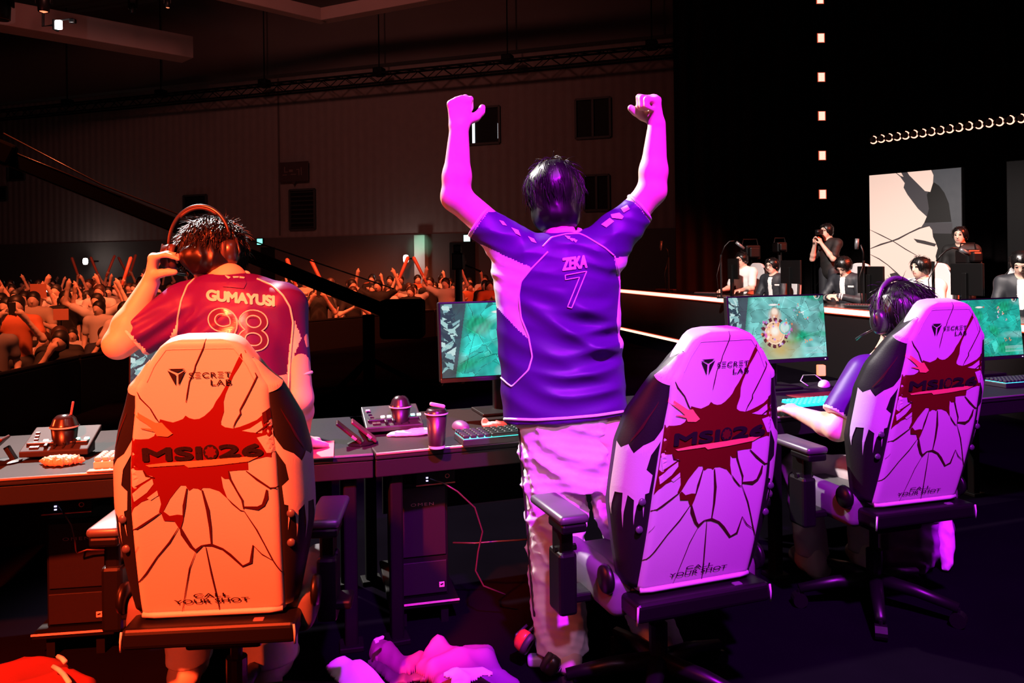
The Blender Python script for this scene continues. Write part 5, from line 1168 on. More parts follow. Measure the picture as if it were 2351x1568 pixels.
# trousers
f = Field((-.10, 2.60, 0), (.80, 3.16, .92), .0066)
stack(f, [row(940, 1190, 1432, 2.88, .125), row(1000, 1186, 1433, 2.88, .13), row(1060, 1190, 1431, 2.88, .13), row(1120, 1194, 1430, 2.88, .12)], .03)
stack(f, [row(1080, 1192, 1345, 2.88, .115), row(1180, 1200, 1352, 2.88, .11), row(1300, 1207, 1345, 2.87, .10), row(1400, 1216, 1348, 2.87, .10), row(1470, 1226, 1353, 2.875, .10), row(1512, 1232, 1353, 2.88, .10)], .02)
stack(f, [row(1080, 1345, 1430, 2.88, .115), row(1180, 1362, 1446, 2.88, .11), row(1300, 1395, 1500, 2.89, .10), row(1400, 1430, 1540, 2.90, .10), row(1490, 1455, 1580, 2.90, .10)], .02)
r1, r2, w5 = ridged(31, 30, 3, (.55, .6, 1.3)), ridged(33, 55, 3, (.5, .6, 1.2)), wob(35, 12)
f.disp(lambda q: -.026 * (r1(q) - .62) * np.clip((q[:, 2] - .12) / .25, .35, 1) - .011 * (r2(q) - .6) + .003 * w5(q))
f.plane((0, 0, .055), (0, 0, -1))
V, Q = f.mesh(1); fc = fcent(V, Q); px, py = pxs(fc); tr = keep(obj('trousers', from_np('trousers', V, Q, True), [m_pants], t2), t2); pb = bvh_of(V, Q)
piping('side_stripe', [(1192, 985), (1197, 1060), (1206, 1150), (1214, 1250), (1220, 1340), (1228, 1420)], pb, mat('stripe_dark', (.03, .01, .015), .6), tr, .005)
for x, yaw in ((1292, .2), (1520, -.25)): a = P(x, 1505, 2.88); keep(shoe(t2, (a.x, 2.88, .0), yaw), t2)

# ---- the player lifting his headphones
t1 = person_thing('person seen from behind lifting headphones off his head, red lit jersey number 98', (P(530, 1530, 2.77).x, 2.77, 0))
f = Field((-1.60, 2.50, 0), (-.56, 3.34, 1.72), .0056)
H1 = P(492, 592, 2.99); hR1 = Euler((-.62, .12, .10)).to_matrix()
head(f, H1, hR1); nb1 = P(525, 645, 2.89); f.cone(H1 + Vector((.01, -.035, -.06)), nb1, .058, .066, .03)
SL, EL, WL = P(420, 705, 2.87), P(272, 790, 2.78), P(346, 648, 2.86); SR, ER, WR = P(665, 705, 2.87), P(687, 915, 2.85), P(690, 1010, 3.00)
arm(f, SL, EL, WL, (.058, .050, .048, .032)); arm(f, SR, ER, WR, (.058, .048, .044, .032)); f.cone(SL - Vector((0, 0, .03)), nb1 - Vector((0, 0, .06)), .045, .045, .04); f.cone(SR - Vector((0, 0, .03)), nb1 - Vector((0, 0, .06)), .045, .045, .04)
stack(f, [row(705, 425, 650, 2.88, .08), row(760, 430, 645, 2.86, .11), row(900, 440, 640, 2.80, .10), row(1040, 440, 645, 2.76, .11)], .04)
for hx, kx, ax_ in ((480, 450, 430), (600, 615, 620)): f.chain([P(hx, 1040, 2.76), P(kx, 1290, 2.76), P(ax_, 1565, 2.77)], [.085, .055, .042], .03)
hand(f, WL, (.12, .05, 1), (1, .25, 0), -1, (68, 30, 12), ((.35, .75, .55), (.25, .95, .25), (.1, 1, .1)), 1.05)
hand(f, WR, (.25, .9, -.25), (0, -.2, -1), -1, (14, 18, 12), ((.7, .1, .7), (.8, .1, .5), (.9, .1, .3)), 1.0)
V, Q = f.mesh(2); keep(obj('body', from_np('body', V, Q), m_skin, t1), t1)
V, Q = hair_shape(P(489, 571, 2.98), hR1, (.116, .120, .106), .0055, ((0, -.055, -.085), (.094, .062, .062)), 41, .05, .009, 3600, (.025, .055), .0024, .8, .07, .42)
keep(obj('hair', from_np('hair', V, Q), m_hair, t1), t1)
f = Field((-1.50, 2.52, .55), (-.56, 3.16, 1.52), .0066)
stack(f, [row(628, 470, 585, 2.89, .07), row(645, 435, 632, 2.885, .095), row(668, 410, 662, 2.88, .11), row(700, 400, 676, 2.87, .125), row(770, 404, 672, 2.85, .135), row(860, 410, 668, 2.82, .132), row(960, 418, 668, 2.79, .13), row(1080, 425, 666, 2.77, .135)], .03)
cl, cr = P(304, 776, 2.815), P(686, 861, 2.86); nl = (cl - P(400, 705, 2.87)).normalized(); nr = (cr - P(672, 720, 2.87)).normalized()
f.cone(P(425, 715, 2.87), cl + nl * .03, .105, .068, .03, cut=[(cl, nl)]); f.cone(P(650, 705, 2.87), cr + nr * .03, .09, .041, .03, cut=[(cr, nr)])
f.cone(P(522, 610, 2.92), P(522, 660, 2.90), .07, .07, .012, sub=True); f.plane((0, 0, .80), (0, 0, -1))
w1, w2, w3, w4 = wob(63, 9), wob(64, 26), ridged(65, 20, 3), wob(69, 14)
def folds1(q):
    px, py = pxs(q); g = py + .75 * (px - 400); s = np.sin(g / 50.0 * 2 * PI + 1.5 * w1(q)); env = np.clip((560 - px) / 120, 0, 1) * np.clip((py - 690) / 50, 0, 1)
    return -.006 * s * env - .006 * (w3(q) - .6) + .0025 * w2(q)
f.disp(folds1)
V, Q = f.mesh(1); fc = fcent(V, Q); px, py = pxs(fc); fm = np.zeros(len(Q), int)
fm[in_poly(px, py, [(676, 735), (692, 775), (676, 815), (668, 870), (658, 870), (664, 800)])] = 1; fm[in_poly(px, py, [(404, 745), (380, 800), (404, 830), (412, 800)])] = 1
for c, nn in ((cl, nl), (cr, nr)): dd = (fc - np.array(c)) @ np.array(nn); near = np.linalg.norm(fc - np.array(c), axis=1) < .12; fm[(dd > -.010) & near] = 1
jb = bvh_of(V, Q); jo = keep(obj('jersey', from_np('jersey', V, Q, True, fm), [m_jersey, m_jwhite], t1), t1)
for pts in ([(452, 634), (430, 655), (416, 690), (408, 730), (405, 770)], [(590, 640), (625, 655), (650, 678), (666, 705), (673, 740), (668, 800), (664, 850), (660, 920)]): piping('piping', pts, jb, m_jwhite, jo, .0036)
for c, nn, rr in ((cl, nl, .0715), (cr, nr, .0445)): cuff_ring(c, nn, rr, jo)
drape('name_lettering', *ptext('GUMAYUSI', 473, 631, 664, 690, 14, .14, .95), jb, m_jwhite, jo)
V2, F2 = ptext('98', 478, 616, 706, 800, 8, 0.0, .9); drape('number_fill', *ptext('98', 478, 616, 706, 800, 8, .06, .9), jb, m_foil, jo, .0025); outline('number_outline', V2, F2, jb, m_jwhite, jo, .0026)
drape('collar_patch', *poly2d([(500, 624), (560, 628), (566, 650), (560, 662), (512, 658), (500, 640)]), jb, m_jersey, jo, .004)
for pl in ([(513, 630), (530, 636), (524, 640)], [(534, 634), (548, 634), (548, 637), (536, 638)], [(550, 634), (562, 636), (560, 639), (550, 638)]): drape('collar_mark', *poly2d(pl), jb, m_jwhite, jo, .0075)
b = MB(); c = P(522, 636, 2.895); b.tube([c + Vector((.074 * math.cos(a), .072 * math.sin(a), .02 * math.sin(a))) for a in np.linspace(0, 2 * PI, 29)[:-1]], .008, 8, closed=True); b.build('collar', m_jwhite, jo, True)
f = Field((-1.32, 2.52, 0), (-.62, 3.0, .90), .0075)
stack(f, [row(1000, 430, 662, 2.77, .12), row(1080, 425, 668, 2.77, .125), row(1150, 420, 672, 2.765, .12)], .03)
stack(f, [row(1120, 418, 545, 2.765, .11), row(1300, 398, 505, 2.765, .095), row(1460, 381, 484, 2.77, .09), row(1540, 386, 480, 2.775, .085)], .02)
stack(f, [row(1120, 548, 680, 2.765, .11), row(1300, 553, 686, 2.765, .10), row(1460, 556, 684, 2.77, .09), row(1545, 562, 680, 2.775, .088)], .02)
r1 = ridged(71, 26, 3, (.6, .6, 1.2)); f.disp(lambda q: -.010 * (r1(q) - .62)); f.plane((0, 0, .085), (0, 0, -1))
V, Q = f.mesh(1); keep(obj('trousers', from_np('trousers', V, Q), m_pants, t1), t1)
for x, yaw in ((428, .1), (620, -.1)): a = P(x, 1540, 2.77); keep(shoe(t1, (a.x, 2.79, 0), yaw), t1)
headphones('headphones', 'headphones held half off the bowed head of the red lit player', P(394, 590, 2.90), P(524, 580, 2.90), P(452, 474, 2.92), (0, 0, 1), .043, [P(398, 612, 2.92), P(404, 628, 3.0), P(430, 632, 3.08)])

# ---- the seated player with the headset
t3 = person_thing('person seated at right wearing a headset, violet jersey, hand on the turquoise keyboard', (P(2040, 1100, 3.35).x, 3.40, 0))
f = Field((.95, 2.95, 0), (2.05, 4.05, 1.50), .0062)
H3 = P(2068, 722, 3.23); hR3 = Euler((-.12, -.05, .42)).to_matrix(); head(f, H3, hR3, 1.05)
nb3 = P(2062, 812, 3.24); f.cone(H3 + Vector((0, -.03, -.06)), nb3, .058, .066, .03)
SL, EL, WL = P(1992, 862, 3.26), P(1922, 985, 3.22), P(1838, 950, 3.48); SR, ER, WR = P(2140, 860, 3.30), P(2190, 1000, 3.35), P(2150, 960, 3.65)
arm(f, SL, EL, WL, (.056, .047, .043, .030)); arm(f, SR, ER, WR); f.cone(SL, nb3, .06, .06, .05); f.cone(SR, nb3, .06, .06, .05)
stack(f, [row(850, 1995, 2135, 3.27, .09), row(950, 1990, 2130, 3.30, .11), row(1090, 1985, 2135, 3.34, .12)], .04)
hand(f, WL, (-.32, .92, .12), (.1, .12, -1), -1, (18, 22, 14), ((.6, .15, .75), (.85, .2, .45), (.9, .2, .2)), 1.05, .35)
hand(f, WR, (-.2, .95, -.1), (0, 0, -1), 1, (20, 25, 15), s=1.0)
kl, al = P(1838, 1078, 3.72), P(1865, 1290, 3.68); kr, ar_ = P(1985, 1085, 3.80), P(1985, 1288, 3.72)
f.chain([P(2030, 1100, 3.35), kl, al], [.08, .055, .04], .03); f.chain([P(2090, 1100, 3.38), kr, ar_], [.08, .055, .04], .03)
V, Q = f.mesh(2); keep(obj('body', from_np('body', V, Q), m_skin, t3), t3)
V, Q = hair_shape(P(2074, 714, 3.22), hR3, (.124, .130, .122), .0058, ((0, -.035, -.085), (.10, .08, .075)), 81, .05, .006, 700, (.03, .07), .0018, 1.0, .14, .25)
keep(obj('hair', from_np('hair', V, Q), m_hair, t3), t3)
f = Field((1.10, 2.95, .45), (2.05, 3.75, 1.25), .0072)
stack(f, [row(808, 2020, 2110, 3.25, .08), row(830, 1988, 2138, 3.26, .10), row(870, 1972, 2152, 3.27, .115), row(950, 1975, 2150, 3.30, .13), row(1100, 1970, 2155, 3.34, .14)], .03)
cl = P(1921, 956, 3.235); nl = (cl - P(1985, 860, 3.26)).normalized(); f.cone(P(1992, 862, 3.26), cl + nl * .03, .09, .066, .03, cut=[(cl, nl)])
cr = P(2178, 965, 3.34); nr = (cr - P(2140, 860, 3.30)).normalized(); f.cone(P(2140, 862, 3.30), cr + nr * .03, .088, .064, .03, cut=[(cr, nr)])
w2, w3 = wob(94, 26), ridged(95, 18, 3); f.disp(lambda q: -.006 * (w3(q) - .6) + .002 * w2(q))
V, Q = f.mesh(1); fc = fcent(V, Q); fm = np.zeros(len(Q), int)
for c, nn in ((cl, nl), (cr, nr)): dd = (fc - np.array(c)) @ np.array(nn); near = np.linalg.norm(fc - np.array(c), axis=1) < .11; fm[(dd > -.012) & near] = 1
jo = keep(obj('jersey', from_np('jersey', V, Q, True, fm), [m_jersey, m_jwhite], t3), t3)
f = Field((1.15, 3.1, 0), (1.95, 4.05, .75), .0075)
f.chain([P(2030, 1105, 3.34), kl, al + Vector((0, 0, .05))], [.098, .082, .075], .03); f.chain([P(2090, 1105, 3.38), kr, ar_ + Vector((0, 0, .05))], [.098, .082, .075], .03); f.ell(P(2058, 1100, 3.34), (.16, .13, .10), None, .03)
r1 = ridged(97, 28, 3); f.disp(lambda q: -.011 * (r1(q) - .62)); f.plane((0, 0, .09), (0, 0, -1))
V, Q = f.mesh(1); keep(obj('trousers', from_np('trousers', V, Q), mat('trousers_grey', (.42, .34, .38), .6), t3), t3)
for a, yaw in ((al, .1), (ar_, -.1)): keep(shoe(t3, (a.x, a.y, 0), yaw), t3)
g3 = lambda x, y, z: H3 + hR3 @ Vector((x, y, z))
headphones('headset', 'black headset with microphone worn by the seated player in the right chair', g3(-.112, .0, -.018), g3(.112, .0, -.018), g3(0, .0, .150), (0, 0, 1), .046, [g3(-.115, .02, -.04), g3(-.125, .09, -.065), g3(-.10, .15, -.085)], mat('headset_band', (.10, .095, .10), .3, spec=.7))
# ------------------------------------------------------------------ the rival team's desk across the stage
RA, RB = Vector((2.27, 16.7, 0)), Vector((4.76, 5.9, 0)); rd = (RB - RA).normalized(); rn = Vector((rd.y, -rd.x, 0)); rn = rn if rn.x > 0 else -rn      # rn points behind the desk
RZ = 0.86
m_strip = mat('led_strip', (1, .8, .7), emit=(1.0, 0.56, 0.42), estr=2.0); m_strip_red = mat('led_strip_rim', (.3, .03, .02), emit=(1.0, 0.10, 0.04), estr=0.9)
m_gloss = mat('desk_gloss_black', (.012, .010, .011), .25, spec=.5)
b = MB(); b.prism([tuple((RA + rn * .02 - rd * .4).to_2d()), tuple((RB + rn * .02).to_2d()), tuple((RB + rn * 2.9).to_2d()), tuple((RA + rn * 2.9 - rd * .4).to_2d())], 0.0, 0.12); o = b.build('floor.002', m_stage); o['kind'] = 'structure'
t = thing('long_desk', 'long black rival desk with two glowing peach light strips across the stage', 'desk', ((RA + RB) / 2).to_tuple(), math.atan2(rd.y, rd.x)); L = (RB - RA).length; sy = 1 if (Matrix.Rotation(math.atan2(rd.y, rd.x), 3, 'Z') @ Vector((0, 1, 0))).dot(rn) > 0 else -1
b = MB(); b.box((0, sy * .38, RZ - .03), (L, .76, .05), .004); b.build('desk_top', m_gloss, t)
b = MB(); b.box((0, sy * .02, RZ / 2 - .04), (L, .03, RZ - .06)); b.build('front_panel', m_gloss, t)
for z, h, l_ in ((RZ - .045, .058, L), (.02, .05, 5.2)):
    x_ = -L / 2 + l_ / 2
    b = MB(); b.box((x_, -sy * .012, z), (l_, .02, h), .004); b.build('light_strip', m_strip, t)
    for zz in (z - h / 2 - .006, z + h / 2 + .005):
        b = MB(); b.box((x_, -sy * .006, zz), (l_, .02, .009)); b.build('strip_rim', m_strip_red, t)
for k in range(4):
    b = MB(); b.box((-L / 2 + .3 + k * (L - .6) / 3, sy * .6, .43), (.06, .06, .74)); b.build('leg', m_post, t)
FW = Vector((-.80, -.60, 0)).normalized(); FYAW = math.atan2(-FW.x, FW.y)
m_monback = mat('monitor_back', (.003, .0028, .003), .5, spec=.2)
def back_monitor(label, px0, px1, ytop, d):
    a, c = P(px0, ytop, d), P(px1, ytop, d); w = (c - a).length * 1.05; z1 = a.z; t = thing('rival_monitor', label, 'monitor', (((a + c) / 2).x, d, RZ), FYAW - .35, 'monitors on the rival desk'); H = z1 - RZ
    b = MB(); b.box((0, -.0, H - .17), (w, .03, .34), .006); b.build('casing', m_monback, t)
    b = MB(); b.box((0, -.017, H - .17), (w - .02, .002, .32)); b.build('screen', mat('monitor_off', (.01, .01, .012), .2), t)
    b = MB(); b.box((0, .03, (H - .1) / 2), (.06, .04, H - .1), .006); b.box((0, .02, .006), (.2, .16, .012), .004); b.build('stand', m_monback, t)
back_monitor('rear of the small black monitor beside the farthest rival player', 1663, 1704, 594, 13.2)
back_monitor('rear of the black monitor hiding the bespectacled rival player', 1781, 1850, 598, 11.6)
back_monitor('rear of the black monitor right of the rival player with bowed head', 1960, 2038, 612, 9.9)
back_monitor('rear of the wide black monitor right of the bowl cut rival player', 2178, 2262, 605, 8.4)
m_navy = mat('jacket_navy', (.014, .015, .020), .6); m_tee = mat('tee_white', (.75, .70, .68), .7)
def rbasis(fw, pitch=0.0, roll=0.0):
    fw = Vector(fw).normalized(); rt = fw.cross(Vector((0, 0, 1))).normalized(); R = Matrix((rt, fw, Vector((0, 0, 1)))).transposed(); return R @ Euler((pitch, roll, 0)).to_matrix()
def seated(label, H, fw, top_m, armsL, armsR, pitch=-.1, look=None, stripes=False, glasses=False, standing=False, hair_r=(.104, .112, .108), trous=None, fringe=.055, bowl=0.0, floor=.12, h=.011):
    """body, top, hair and trousers of a person from the head down; arms are (elbow, wrist, hand dir, palm) offsets in body axes from the shoulder"""
    H = Vector(H); fw = Vector(fw).normalized(); R = rbasis(fw); up = Vector((0, 0, 1)); B = lambda x, y, z: R @ Vector((x, y, z))
    hR = rbasis(look or fw, pitch); NB = H - hR @ Vector((0, .03, .06)) - up * .10 + B(0, -.02, 0); t = thing('person', label, 'person', (H.x, H.y, floor)); kp = lambda o: keep2(o, t)
    SL, SR = NB + B(-.17, -.01, -.06), NB + B(.17, -.01, -.06); hip = NB + B(0, -.04 if not standing else 0, -.52)
    f = Field(H - Vector((.75, .75, 1.85 if standing else 1.0)), H + Vector((.75, .75, .45)), h); head(f, H, hR); f.cone(H + hR @ Vector((0, -.03, -.06)), NB, .053, .06, .03)
    js = []
    for S, (e, w, hd, pn), sg in ((SL, armsL, -1), (SR, armsR, 1)):
        E, W = S + B(*e), S + B(*w); arm(f, S, E, W, (.05, .043, .040, .029)); hand(f, W, B(*hd), B(*pn), 1 if sg < 0 else -1, (25, 35, 20), ((.5, .3, .8), (.8, .3, .5), (.9, .3, .2))); js.append((S, E, W))
    f.cone(NB - up * .05, hip, .10, .10, .05)
    V, Q = f.mesh(2); fc = fcent(V, Q); loc = (fc - np.array(H)) @ np.array(hR); fm = np.zeros(len(Q), int)
    fm[(np.abs(np.abs(loc[:, 0]) - .032) < .015) & (np.abs(loc[:, 2] - .010) < .008) & (loc[:, 1] > .06)] = 1
    fm[(np.abs(np.abs(loc[:, 0]) - .033) < .021) & (np.abs(loc[:, 2] - .036) < .005) & (loc[:, 1] > .06)] = 1
    fm[(np.abs(loc[:, 0]) < .024) & (np.abs(loc[:, 2] + .062) < .009) & (loc[:, 1] > .06)] = 2
    kp(obj('body', from_np('body', V, Q, True, fm), [m_skin, m_eye, m_lip], t))
    V, Q = hair_shape(H + hR @ Vector((0, -.018, .022 - bowl * .01)), hR, hair_r, .010, ((0, -.03, -.07), (.085, .07, .06)), int(abs(H.x) * 10) + 5, fringe, .006, 160, (.03, .06), .003)
    kp(obj('hair', from_np('hair', V, Q), m_hair, t))
    f = Field(H - Vector((.6, .6, .95)), H + Vector((.6, .6, .2)), h)
    f.cone(SL, SR, .09, .09, .05, flat=(R @ Vector((0, 1, 0)), .95)); f.cone(NB - up * .12, hip, .17, .15, .06, flat=(R @ Vector((0, 1, 0)), .72))
    sleeves = top_m is m_navy
    for S, E, W in js:
        if sleeves: f.cone(S, E, .075, .062, .03); f.cone(E, W.lerp(E, .08), .06, .045, .02)
        else: f.cone(S, S.lerp(E, .75), .075, .070, .03)
    rg = ridged(int(abs(H.y) * 10), 22, 3); f.disp(lambda q: -.008 * (rg(q) - .6)); V, Q = f.mesh(1); fc = fcent(V, Q); fm = np.zeros(len(Q), int)
    if stripes:
        for S, E, W in js:
            dd = (fc - np.array(W)) @ np.array((E - W).normalized()); nr = np.linalg.norm(fc - np.array(W), axis=1) < .13
            fm[nr & (((dd > .02) & (dd < .035)) | ((dd > .05) & (dd < .065)))] = 1
        ch = (fc - np.array(NB)) @ np.array(R); fm[(ch[:, 1] > .03) & (np.abs(ch[:, 0]) < .035 + .0 * ch[:, 2]) & (ch[:, 2] > -.32) & (ch[:, 2] < -.02)] = 1; fm[(ch[:, 1] > .03) & (np.abs(ch[:, 0] + .11) < .035) & (np.abs(ch[:, 2] + .14) < .012)] = 1
    kp(obj('jacket' if sleeves else 'tee_shirt', from_np('top', V, Q, True, fm), [top_m, m_tee], t))
    f = Field(Vector((H.x - .8, H.y - .8, floor - .02)), Vector((H.x + .8, H.y + .8, hip.z + .2)), .016)
    for sg in (-1, 1):
        hp = hip + B(sg * .09, 0, 0)
        if standing: f.chain([hp, Vector((hp.x, hp.y, (hip.z + floor) / 2)) + B(sg * .02, .02, 0), Vector((hp.x, hp.y, floor + .06)) + B(sg * .03, -.02, 0)], [.10, .07, .055], .02)
        else: k = hip + B(sg * .12, .42, -.0); k.z = max(k.z, floor + .45); f.chain([hp, k, Vector((k.x, k.y, floor + .06)) + B(0, -.04, 0)], [.10, .075, .055], .02)
        ft = (Vector((hp.x, hp.y, floor + .04)) + B(sg * .03, .0, 0)) if standing else Vector((k.x, k.y, floor + .04)) + B(0, -.02, 0); f.cone(ft, ft + B(0, .14, -.005), .04, .035, .02)
    V, Q = f.mesh(1); kp(obj('trousers', from_np('trousers', V, Q), trous or m_navy, t))
    if glasses:
        g = lambda x, y, z: H + hR @ Vector((x, y, z)); b = MB()
        for sg in (-1, 1): b.tube([g(sg * .033 + .024 * math.cos(a), .098, .012 + .019 * math.sin(a)) for a in np.linspace(0, 2 * PI, 17)[:-1]], .0028, 5, closed=True); b.tube([g(sg * .057, .097, .014), g(sg * .082, .02, .012)], .0025, 5)
        b.tube([g(-.010, .1, .014), g(.010, .1, .014)], .0025, 5); kp(b.build('glasses', mat('glasses_frame', (.05, .04, .04), .3), t))
    return t
def keep2(o, t): o.matrix_parent_inverse = Matrix.Translation(-Vector(t.location)); return o
desk_arm = ((-.06, .10, -.27), (.0, .36, -.30), (0.1, 1, .0), (0, 0, -1)); desk_arm_r = ((.06, .10, -.27), (.0, .36, -.30), (-.1, 1, .0), (0, 0, -1))
seats = []
def rival(label, px, py, d, **kw):
    H = P(px, py, d); kw.setdefault('armsL', desk_arm); kw.setdefault('armsR', desk_arm_r); fw = kw.pop('fw', FW); t = seated(label, H, fw, kw.pop('top', m_navy), kw.pop('armsL'), kw.pop('armsR'), **kw); seats.append((H, fw)); return t
rival('rival player in white shirt mostly hidden by the farthest black monitor', 1702, 596, 13.6, top=m_tee, pitch=-.2)
rival('rival player with glasses and headset in dark jacket looking left', 1772, 610, 12.4, stripes=True, glasses=True, pitch=-.12, fringe=.07)
rival('rival player in dark striped jacket with head bowed onto the arms', 1936, 612, 10.6, stripes=True, pitch=-.75, armsL=((-.10, .16, -.26), (.14, .30, -.20), (1, .1, .1), (0, 0, -1)), armsR=((.10, .16, -.26), (-.10, .34, -.22), (-1, .1, .1), (0, 0, -1)), hair_r=(.112, .12, .116))
rival('rival player in white shirt with bowl cut hair looking left', 2112, 614, 9.2, top=m_tee, pitch=-.05, hair_r=(.112, .12, .105), fringe=.075, look=(-.95, -.32, 0))
rival('rival player in dark jacket with one hand on top of the head', 2345, 606, 8.0, stripes=True, pitch=-.55, armsL=((-.22, .10, .10), (-.0, .02, .26), (.9, -.1, .3), (0, 0, -1)), armsR=desk_arm_r, fw=(-.62, -.78, 0))
names_rc = ['white gaming chair of the farthest rival player', 'white gaming chair behind the rival player with glasses', 'white gaming chair behind the rival player with bowed head', 'white gaming chair behind the bowl cut rival player', 'white gaming chair behind the rival player holding the head']
for (H, fw), nm in zip(seats, names_rc):
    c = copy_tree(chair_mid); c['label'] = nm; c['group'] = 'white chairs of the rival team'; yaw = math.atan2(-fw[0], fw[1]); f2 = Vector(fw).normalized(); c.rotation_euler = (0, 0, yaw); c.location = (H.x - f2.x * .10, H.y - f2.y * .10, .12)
def rival_keyboard(label, px, d, keym):
    s = (P(px, 600, d) - RA).dot(rd); o = RA + rd * s + rn * .30; t = thing('keyboard', label, 'keyboard', (o.x, o.y, RZ - .005), FYAW + .2, 'keyboards on the rival desk')
    b = MB(); b.box((0, 0, .016), (.40, .13, .022), .004); b.build('case', m_keyblack, t); b = MB()
    for r in range(4):
        for c in range(13): b.box((-.18 + c * .03, -.045 + r * .03, .033), (.024, .024, .014), seg=1)
    b.build('keycaps', keym, t); return t
for a in (('red keyed keyboard at the far end of the rival desk', 1530, 15.2, m_keydark), ('red keyed keyboard before the farthest rival player', 1640, 13.6, m_keydark), ('white keyed keyboard before the rival player with glasses', 1780, 11.6, m_keywhite), ('red keyed keyboard before the bowed rival player', 1985, 9.6, m_keydark), ('dark keyboard before the bowl cut rival player', 2160, 8.6, m_keyblack)): rival_keyboard(*a)
def desk_mic(label, post, arm_pts, mic, d, r=.012):
    p0 = P(*post, d); t = thing('microphone_stand', label, 'microphone stand', (p0.x, p0.y, RZ - .005)); o = Vector(t.location); z0 = RZ - o.z
    b = MB(); b.tube([(0, 0, .0), (0, 0, P(*arm_pts[0], d).z - o.z)], r * 1.4, 8); b.lathe([(0, 0), (.07, 0), (.07, .015), (0, .02)], seg=16); b.build('post', m_blackm, t)
    b = MB(); b.tube([P(*q, d) - o for q in arm_pts], r * .8, 6); b.build('boom_arm', m_blackm, t, True)
    a, c = P(*mic[0], d) - o, P(*mic[1], d) - o; b = MB(); b.tube([a, a.lerp(c, .5), c], [.024, .026, .022], 12); b.build('microphone', mat('mic_grey', (.16, .16, .17), .35, metal=.5), t, True)
    b = MB(); b.tube([P(*arm_pts[0], d) - o + Vector((.0, -.03, 0)), Vector((-.08, -.05, .35)), Vector((-.05, -.05, .02))], .006, 5); b.build('cable', m_blackm, t, True)
desk_mic('black microphone boom bowing over the desk left of the bespectacled rival player', (1656, 660), [(1656, 585), (1664, 565), (1675, 554), (1686, 553)], [(1690, 556), (1708, 571)], 12.2)
desk_mic('thin microphone stand alone at the far end of the rival desk', (1535, 660), [(1534, 590), (1533, 575), (1524, 565)], [(1518, 553), (1516, 575)], 14.6)
desk_mic('black microphone stand right of the bowed rival player', (1983, 650), [(1982, 598), (1982, 580), (1976, 562)], [(1968, 548), (1966, 572)], 9.9)
desk_mic('black microphone boom with looped cable before the bowl cut rival player', (2143, 660), [(2150, 600), (2158, 588), (2172, 575), (2186, 569), (2200, 572)], [(2204, 573), (2226, 584)], 8.7)
def blob_camera(label, px, py, d, s):
    t = thing('studio_camera', label, 'camera', (P(px, py, d).x, d, .12)); z = P(px, py, d).z - .12
    b = MB(); b.box((0, 0, z), (.22 * s, .34 * s, .22 * s), .03); b.box((0, -.2 * s, z), (.16 * s, .12 * s, .16 * s), .03); b.build('camera_body', m_blackm, t)
    b = MB(); b.tube([(-.12 * s, 0, z + .1 * s), (-.1 * s, 0, z + .2 * s), (.1 * s, 0, z + .2 * s), (.12 * s, 0, z + .1 * s)], .012, 6); b.build('handle', m_blackm, t)
    b = MB(); b.tube([(0, 0, 0), (0, 0, z - .1 * s)], .04, 8); b.lathe([(0, 0), (.25, 0), (.25, .02), (0, .05)], seg=16); b.build('pedestal', m_blackm, t)
blob_camera('black studio camera behind the boom microphone on the rival side', 1722, 580, 14.9, 1.25)
blob_camera('black studio camera behind the rival player with glasses', 1790, 568, 15.2, .9)
blob_camera('black studio camera above the wide black rival monitor', 2222, 590, 10.6, .9)
seated('photographer in black shirt raising a camera, lit red before the drape', P(1897, 530, 13.4), (-.9, -.45, 0), mat('shirt_black', (.006, .005, .005), .7), ((-.05, .16, -.26), (.10, .26, .0), (.2, .3, 1), (.9, 0, 0)), ((.05, .16, -.26), (-.10, .26, .0), (-.2, .3, 1), (-.9, 0, 0)), standing=True, floor=0.0, trous=m_navy)
c_ = P(1893, 533, 13.3) + Vector((-.13, -.10, 0)); t = thing('photo_camera', 'small black camera held up by the red lit photographer', 'camera', c_)
b = MB(); b.box((0, 0, 0), (.10, .12, .08), .01); b.build('camera_body', m_blackm, t); b = MB(); b.lathe([(0, 0), (.035, 0), (.035, .09), (0, .09)], seg=14, M=Matrix.Rotation(PI / 2, 4, 'X') @ Matrix.Rotation(-.7, 4, 'Y')); b.build('lens', m_blackm, t, True)
seated('staff member in dark clothes standing dimly before the grey screen area', P(2203, 540, 11.4), (-.7, -.7, 0), mat('shirt_black', (.006, .005, .005), .7), ((-.05, .02, -.29), (-.02, .12, -.52), (0, .2, -1), (1, 0, 0)), ((.05, .02, -.29), (.02, .12, -.52), (0, .2, -1), (-1, 0, 0)), standing=True, floor=0.0, hair_r=(.1, .11, .105), trous=m_navy)

t = thing('floor_lamp', 'small orange glowing lamp on the floor beneath the fiery battle monitor', 'lamp', (P(1885, 850, 7.4).x, 7.4, 0)); z = P(1885, 850, 7.4).z
b = MB(); b.box((0, 0, z), (.07, .06, .10), .008); b.build('glowing_head', mat('floor_lamp_glow', (1, .3, .15), emit=(1, .22, .08), estr=2.2), t)
b = MB(); b.tube([(0, .02, 0), (0, .02, z - .04)], .02, 8); b.lathe([(0, 0), (.08, 0), (.08, .02), (0, .02)], seg=14); b.build('stand', m_blackm, t)
